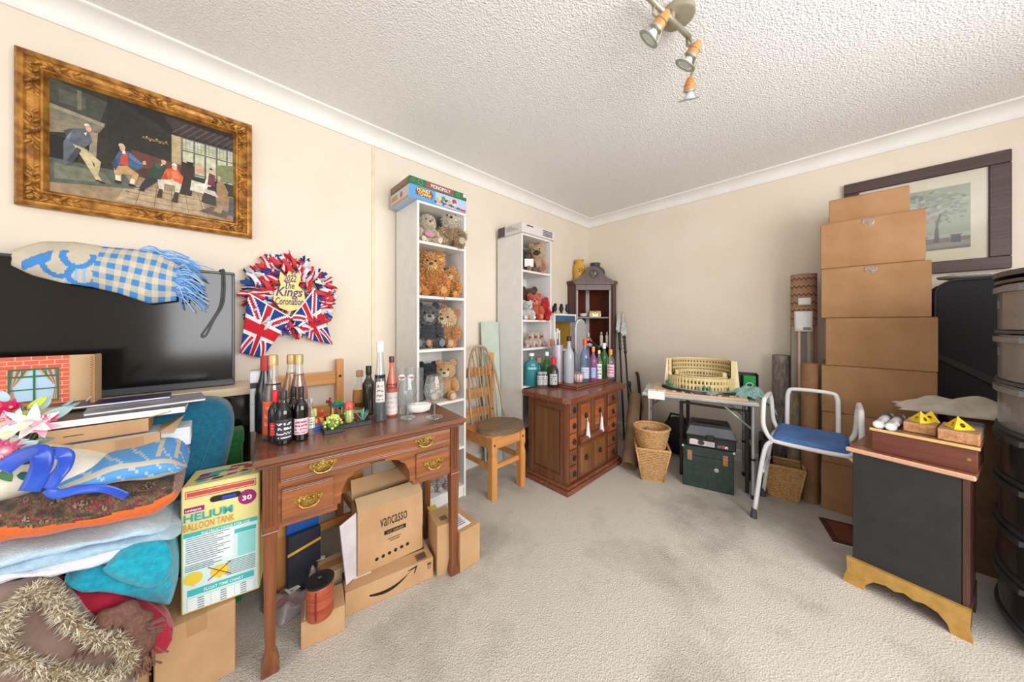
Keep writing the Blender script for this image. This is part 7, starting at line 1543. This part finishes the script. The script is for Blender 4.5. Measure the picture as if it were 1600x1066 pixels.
t = thing('bubble_wrap', 'grey bubble wrap bundle on top of the suitcase', 'packaging', (2.78, 3.10, 1.475)); MB().ell((0, 0, .022), (.20, .10, .022), 24, 10, None, .06, 4).build('bundle', mat('bubble_grey', (168, 164, 156), (190, 186, 178), scale=120, rough=.35, bump=.6, bscale=160), t, True)
t = thing('dust_sheet', 'crumpled off white dust sheet on the carton behind the paint stands', 'sheet', (2.60, 2.70, .764)); 
def ds(u, v):
    x, y = (u-.5)*2, (v-.5)*2; e = (1-abs(x)**3)*(1-abs(y)**3)
    z = .012+.085*e*(.7+.2*math.sin(3.1*x+2*y)+.12*math.sin(6*x-5*y))+.010*math.sin(8*x-4*y+1)*e
    Y_ = .13*y; 
    return V(.20*x+.01*math.sin(7*y), Y_+.05, max(.003, z))
MB().sheet(ds, 44, 30, .003).build('cloth', mat('calico', (190, 180, 164), (206, 198, 184), scale=20, rough=.9, bump=.15, bscale=200), t, True)
# ================================================================= black fronted chest
ang3 = math.radians(-13); t = thing('black_panel_chest', 'small chest with a black panel, pink top edge and gold bracket feet', 'chest', (2.215, 2.19, 0), ang3)
Wc, Dc, Hc = .322, .28, .645
BLKP = mat('blackboard_black', (36, 37, 40), (44, 45, 48), scale=14, rough=.55); GOLDP = mat('gold_paint', (196, 152, 76), (212, 170, 96), scale=30, rough=.35, metal=.45); PINKW = wood('raw_pine_pink', (206, 158, 126), (222, 178, 148), 'x', 30, .5, 0)
MB().box(.008, .012, .10, Wc-.01, Dc, Hc-.022).build('carcass', DARKW, t); MB().box(.006, .0, .115, Wc-.022, .014, Hc-.022, .002).build('front_panel', BLKP, t)
MB().box(Wc-.020, .002, .10, Wc-.006, .024, Hc-.022, .002).build('corner_post', DARKW, t); MB().box(Wc-.012, .03, .12, Wc-.004, Dc-.02, Hc-.03, .003).build('side_panel', DARKW, t)
MB().box(-.012, -.016, Hc-.022, Wc+.014, Dc+.01, Hc-.004, .006).build('top', wood('top_maho', (110, 66, 46), (136, 88, 62), 'x'), t); MB().box(-.014, -.020, Hc-.022, Wc+.012, -.010, Hc-.002, .004).build('top_edge', PINKW, t)
br = [(-.022, 0), (.045, .0), (.052, .030), (.075, .058), (.11, .068), (.135, .060), (Wc/2, .072), (Wc-.135, .060), (Wc-.11, .068), (Wc-.075, .058), (Wc-.052, .030), (Wc-.045, 0), (Wc+.006, 0), (Wc-.002, .05), (Wc+.002, .122), (-.010, .122), (-.008, .06), (-.018, .03)]
MB().prism(br, (0, -.020, 0), (1, 0, 0), (0, 0, 1), (0, .020, 0)).build('bracket_foot', GOLDP, t)
sbr = [(0, 0), (.05, 0), (.058, .04), (.09, .068), (Dc-.10, .068), (Dc-.065, .04), (Dc-.06, 0), (Dc, 0), (Dc, .115), (0, .115)]
MB().prism(sbr, (Wc-.002, 0, 0), (0, 1, 0), (0, 0, 1), (-.016, 0, 0)).build('bracket_foot', DARKW, t); MB().prism(sbr, (.012, 0, 0), (0, 1, 0), (0, 0, 1), (-.012, 0, 0)).build('bracket_foot', DARKW, t)
R3 = Matrix.Rotation(ang3, 4, 'Z'); C0 = V(2.215, 2.19, 0)
def cl(x, y, z): return C0+(R3 @ V(x, y, 0))+V(0, 0, z)
t = thing('mahogany_box', 'inverted mahogany box with a yellow front edge lying on the black chest', 'box', cl(.060, .03, Hc-.0035), ang3); Wd, Dd, Hd = .275, .27, .105
MD = wood('drawer_mahogany', (92, 44, 34), (122, 66, 50), 'x', 40, .4, .15)
MB().box(0, 0, 0, Wd, .014, Hd-.012, .002).build('front', MD, t)
for x in (0, Wd-.012): MB().box(x, .014, 0, x+.012, Dd, Hd-.012).build('side', DARKW, t)
MB().box(.012, Dd-.012, 0, Wd-.012, Dd, Hd-.012).build('back', DARKW, t); MB().box(-.004, -.004, Hd-.0115, Wd+.006, Dd+.004, Hd-.001, .002).build('board', wood('drawer_board', (120, 84, 60), (140, 102, 76), 'y'), t); MB().box(-.005, -.008, Hd-.012, Wd+.006, -.004, Hd, .001).build('yellow_edge', mat('yellow_pine', (222, 180, 110), (230, 192, 126), rough=.5), t)
MB().cyl((Wd*.93, -.002, .05), (Wd*.93, .002, .05), .006, n=10).build('key_hole', BRASS, t)
ZD = Hc-.0035+Hd
def dl(x, y): return cl(.060+x, .03+y, ZD+.0005)
# ---- timber blocks, paint stands, rolled magazines
OSB = mat('timber_offcut', (176, 120, 76), (206, 156, 112), scale=60, rough=.75, bump=.3, bscale=120)
for x, y, w_, d_, h_, lb in ((.085, .055, .088, .13, .042, 'rough timber block, the left of two on the mahogany box'), (.180, .015, .098, .17, .045, 'rough timber block, the right of two on the mahogany box')):
    t = thing('timber_block', lb, 'block', dl(x, y), ang3); MB().box(0, 0, 0, w_, d_, h_, .002).build('block', OSB, t); MB().box(.001, .001, h_-.0015, w_-.001, d_-.001, h_+.0004).build('face', mat('grey_timber', (140, 112, 84), (166, 136, 104), scale=30, rough=.8), t)
YP = mat('yellow_plastic', (226, 190, 26), (234, 202, 46), rough=.35)
def pyramid(label, p, s, rz):
    t = thing('paint_stand', label, 'paint stand', p, rz, 'yellow paint stands'); mb = MB(); mb2 = MB(); n = 3
    for k in range(n):
        a0, a1 = 2*PI*k/n, 2*PI*(k+1)/n; B0, B1 = V(s*math.cos(a0), s*math.sin(a0), 0), V(s*math.cos(a1), s*math.sin(a1), 0); T = V(0, 0, s*1.15); mid = (B0+B1)*.5; up = (T*.96-mid); c = mid+up*.36; U_ = (B1-B0).normalized(); rr = s*.25
        hole = [c+U_*(rr*math.cos(q))+up.normalized()*(rr*.95*math.sin(q)) for q in [2*PI*i/16 for i in range(16)]]; T0, T1 = T.lerp(B0, .06), T.lerp(B1, .06)
        outer = []
        poly = [B0, B1, T1, T0]
        for i in range(16):
            d_ = (hole[i]-c).normalized(); best = None
            for j in range(4):
                P_, Q_ = poly[j], poly[(j+1) % 4]; e = Q_-P_; nrm = e.cross(up.cross(U_)); den = d_.dot(nrm)
                if abs(den) > 1e-9:
                    tt = (P_-c).dot(nrm)/den
                    if tt > 0 and (best is None or tt < best): best = tt
            outer.append(c+d_*best)
        N = U_.cross(up).normalized()*.0018
        mb.add([v for v in hole]+[v for v in outer]+[v+N for v in hole]+[v+N for v in outer], [(i, (i+1) % 16, 16+(i+1) % 16, 16+i) for i in range(16)]+[(32+i, 48+i, 48+(i+1) % 16, 32+(i+1) % 16) for i in range(16)]+[(i, 32+i, 32+(i+1) % 16, (i+1) % 16) for i in range(16)])
        mb2.tube([B0, T], [s*.10, s*.05], 6); mb2.tube([B0, B1], s*.05, 6)
    mb.build('pierced_side', YP, t); mb2.cyl((0, 0, s*1.05), (0, 0, s*1.28), s*.10, s*.03, 8); mb2.build('ribs', YP, t); return t
pyramid('yellow paint stand on the left block, nearest the rolls', dl(.128, .10)+V(0, 0, .0435), .038, .4); pyramid('yellow paint stand behind its neighbour on the left block', dl(.150, .165)+V(0, 0, .0435), .036, 1.0); pyramid('yellow paint stand alone on the right block', dl(.225, .075)+V(0, 0, .0465), .040, .2)
t = thing('sanding_pad', 'grey sanding pad behind the yellow paint stand', 'pad', dl(.235, .195), ang3); MB().box(-.03, -.02, .0, .045, .07, .05, .004).build('pad', mat('pad_grey', (74, 78, 82), (90, 94, 98), rough=.8), t)
for x, lb in ((.022, 'rolled magazine at the left edge of the mahogany box'), (.058, 'rolled magazine between the other roll and the timber block')):
    t = thing('magazine_roll', lb, 'magazine roll', dl(x, .0), ang3+.03); r = .0185; sp = [(r*(1-.30*k/40)*math.cos(k*PI/8), r+r*(1-.30*k/40)*math.sin(k*PI/8)) for k in range(41)]; sp += [((r*(1-.30*k/40)-.0016)*math.cos(k*PI/8), r+(r*(1-.30*k/40)-.0016)*math.sin(k*PI/8)) for k in range(40, -1, -1)]
    MB().prism(sp, (0, 0, 0), (1, 0, 0), (0, 0, 1), (0, .25, 0)).build('pages', mat('magazine_print', (60, 58, 60), (206, 204, 206), scale=22, rough=.4, stretch=(1, .6, 1), lo=.42, hi=.56), t, SM); MB().lathe([(r*.99, -.0006), (r*.70, -.0006), (r*.70, .002), (r*.99, .002)], 24, (0, 0, r), ax=(V(1, 0, 0), V(0, 0, 1), V(0, 1, 0))).build('page_edge', PAPER, t, SM)
# framed board on the carpet
A, B = fl(1302, 848), fl(1340, 858); t = thing('floor_board', 'dark red picture board lying on the carpet beside the black chest', 'board', (A.x, A.y, 0), math.atan2(B.y-A.y, B.x-A.x)); MB().box(0, 0, 0, .15, .26, .010, .002).build('frame', DARKW, t); MB().box(.028, .028, .0102, .122, .232, .0125).build('panel', wood('red_panel', (110, 54, 40), (136, 76, 58), 'x'), t); MB().box(-.001, -.0015, 0, .151, 0, .004).build('pale_edge', PAPER, t)
# ================================================================= drawer tower
tw = thing('drawer_tower', 'grey plastic tower of see through drawers at the right edge', 'drawer tower', (2.70, 2.12, 0)); GF = mat('tower_grey', (66, 68, 72), (78, 80, 84), rough=.4); CLP = glass('clear_drawer', (214, 217, 222), .1, .2); SMK = glass('smoke_drawer', (92, 92, 94), .1, .35)
Wt, Dt = .50, .40                      # width along y, depth along x; bowed front faces -x
def bow(y): return -.055*(1-((y-Wt/2)/(Wt/2))**2)
zz = [.05, .235, .42, .61, .80, .995, 1.20, 1.405]
for y in (0, Wt-.03): MB().box(.0, y, 0, Dt, y+.03, 1.43, .008).build('side_frame', GF, tw)
MB().box(Dt-.012, .03, 0, Dt, Wt-.03, 1.42).build('back_frame', GF, tw)
def bowpoly(d0, d1, y0=.032, y1=Wt-.032, n=12):
    ys = [y0+(y1-y0)*i/n for i in range(n+1)]; return [(bow(y)+d0, y) for y in ys]+[(d1, y) for y in ys[::-1]]
for i, z in enumerate(zz): MB().prism(bowpoly(-.008, Dt-.014), (0, 0, z-.012), (1, 0, 0), (0, 1, 0), (0, 0, .012)).build('divider', GF, tw)
MB().prism(bowpoly(-.012, Dt, 0, Wt), (0, 0, 1.42), (1, 0, 0), (0, 1, 0), (0, 0, .02)).build('top', GF, tw)
q = random.Random(3)
for i in range(7):
    z0, z1 = zz[i]+.004, zz[i+1]-.018; m_ = CLP if i > 3 else SMK
    fr = [(bow(.036+(Wt-.072)*k/12), .036+(Wt-.072)*k/12) for k in range(13)]; po = fr+[(a+.004, b) for a, b in fr[::-1]]
    d = MB().prism(po, (0, 0, z0), (1, 0, 0), (0, 1, 0), (0, 0, z1-z0)).box(.0, .036, z0, Dt-.03, .040, z1-.02).box(.0, Wt-.040, z0, Dt-.03, Wt-.036, z1-.02).box(0, .036, z0, Dt-.03, Wt-.036, z0+.003).build('drawer', m_, tw)
    hp_ = [(a-.012, b) for a, b in fr[2:11]]+[(a, b) for a, b in fr[2:11][::-1]]; MB().prism(hp_, (0, 0, z1-.03), (1, 0, 0), (0, 1, 0), (0, 0, .022)).build('handle', GF if i < 4 else mat('handle_grey', (120, 122, 124), rough=.35), d)
    for k in range(5):
        y = .06+.085*k; c = q.choice(((206, 130, 90), (200, 196, 190), (150, 140, 130), (120, 120, 128), (226, 222, 216), (170, 96, 80))); hgt = (z1-z0)*q.uniform(.35, .75); MB().box(.03, y, z0+.004, .03+q.uniform(.1, .28), y+.07, z0+.004+hgt, .006, c).build('contents', CLOTH, d)
    if i > 2: MB().box(bow(Wt-.11)-.0008+.003, Wt-.125, z0+.09, bow(Wt-.11)-.0002, Wt-.107, z0+.125).build('sticker', PAPER, d)
t = thing('coat_hanger', 'white plastic hanger lying on top of the drawer tower', 'hanger', (2.78, 2.44, 1.4415)); MB().tube([(-.10, .13, .006), (-.09, .15, .006), (.12, .10, .006), (.14, .05, .006), (.10, -.05, .006), (-.08, .10, .006)], .006, 8, True).build('frame', mat('pale_blue_plastic', (206, 216, 226), rough=.35), t, True); MB().tube([(.14, .05, .006), (.18, .06, .008), (.20, .03, .010)], .004, 6).build('hook', ALU, t, True)
t = thing('label_pouch', 'black pouch with a barcode label on the drawer tower', 'pouch', (2.90, 2.54, 1.4405), .2); MB().box(-.10, -.045, 0, .09, .045, .062, .012).build('body', BLACKM, t, SM); decal('label', [(rect(-.075, .025, -.01, .055), (222, 216, 206))]+[(rect(-.07+.006*i, .03, -.067+.006*i, .05), (60, 50, 46)) for i in range(9)], (0, -.0455, 0), (1, 0, 0), (0, 0, 1), (0, -1, 0), t, PRINT)
# ================================================================= ceiling spotlights
SAT = mat('satin_olive_metal', (168, 162, 142), (186, 180, 160), scale=20, rough=.4, metal=.6); ORW = wood('orange_beech', (206, 126, 58), (224, 150, 84), 'z', 30, .4, .2); BULB = mat('bulb_reflector', (206, 206, 210), (232, 232, 236), scale=120, rough=.25, metal=.2)
c0 = fl(1059, 26, 2.50); tL = thing('ceiling_spotlight', 'ceiling light bar with three orange wooden spotlights', 'ceiling light', (c0.x, c0.y, RZ), 0); o0 = V(c0.x, c0.y, RZ)
MB().lathe([(.062, 0), (.064, -.004), (.064, -.024), (.056, -.030), (0, -.030)], 32).build('ceiling_rose', SAT, tL, SM)
b0, b1 = fl(1012, -6, 2.465), fl(1077, 58, 2.465); MB().tube([b0-o0, b1-o0], .011, 10).build('bar', SAT, tL, True); mm = b0.lerp(b1, .55); MB().cyl(mm-o0, V(mm.x, mm.y, 2.494)-o0, .012, n=10).build('bar_stem', SAT, tL, SM)
for (a, b, c, d, z0, z1, ax_) in ((1046, 15, 1013, 62, 2.43, 2.355, (1021, 8)), (1094, 62, 1070, 103, 2.40, 2.325, (1074, 60)), (1078, 119, 1076, 156, 2.365, 2.285, (1085, 92))):
    T = fl(a, b, z0)-o0; L_ = fl(c, d, z1)-o0; D_ = (L_-T).normalized(); ln = (L_-T).length; AX = (*axes(D_)[:2], D_)
    hd_ = MB().lathe([(0, 0), (.010, ln*.05), (.019, ln*.22), (.0235, ln*.42), (.024, ln*.56)], 18, T, ax=AX).build('wooden_bullet', ORW, tL, SM)
    MB().lathe([(.0248, ln*.55), (.026, ln*.57), (.026, ln*.64), (.022, ln*.66)], 18, T, ax=AX).tube([T+D_*(ln*.36)+AX[0]*(.0245*math.cos(q_))+AX[1]*(.0245*math.sin(q_)) for q_ in [2*PI*i/20 for i in range(20)]], .0013, 5, True).build('metal_collar', SAT, hd_, SM)
    MB().lathe([(.012, ln*.66), (.016, ln*.72), (.022, ln*.88), (.026, ln*.97), (.018, ln*.985), (0, ln*.97)], 18, T, ax=AX).build('bulb', BULB, hd_, SM)
    MB().lathe([(.029, ln*.975), (.045, ln*.975), (.045, ln*1.0), (.029, ln*1.0), (.029, ln*.975)], 28, T, ax=AX, caps=False).build('glass_disc', glass('green_glass_disc', (186, 200, 170), .1, .35), hd_, SM)
    for q_ in (0, PI): e = AX[0]*math.cos(q_)+AX[1]*math.sin(q_); MB().tube([T+D_*(ln*.6)+e*.026, T+D_*(ln*.98)+e*.037], .0012, 5).build('spring_clip', SAT, hd_)
    J = fl(*ax_, 2.46)-o0; k_ = T+D_*(ln*.45); MB().tube([J, J+V(0, 0, -.03), k_+V(0, 0, .02), k_], .007, 8).build('swivel_arm', SAT, tL, True)
jj = b1-o0; MB().tube([jj, jj+V(.01, .02, -.03), fl(1083, 110, 2.40)-o0], .006, 8).build('drop_arm', SAT, tL, True)
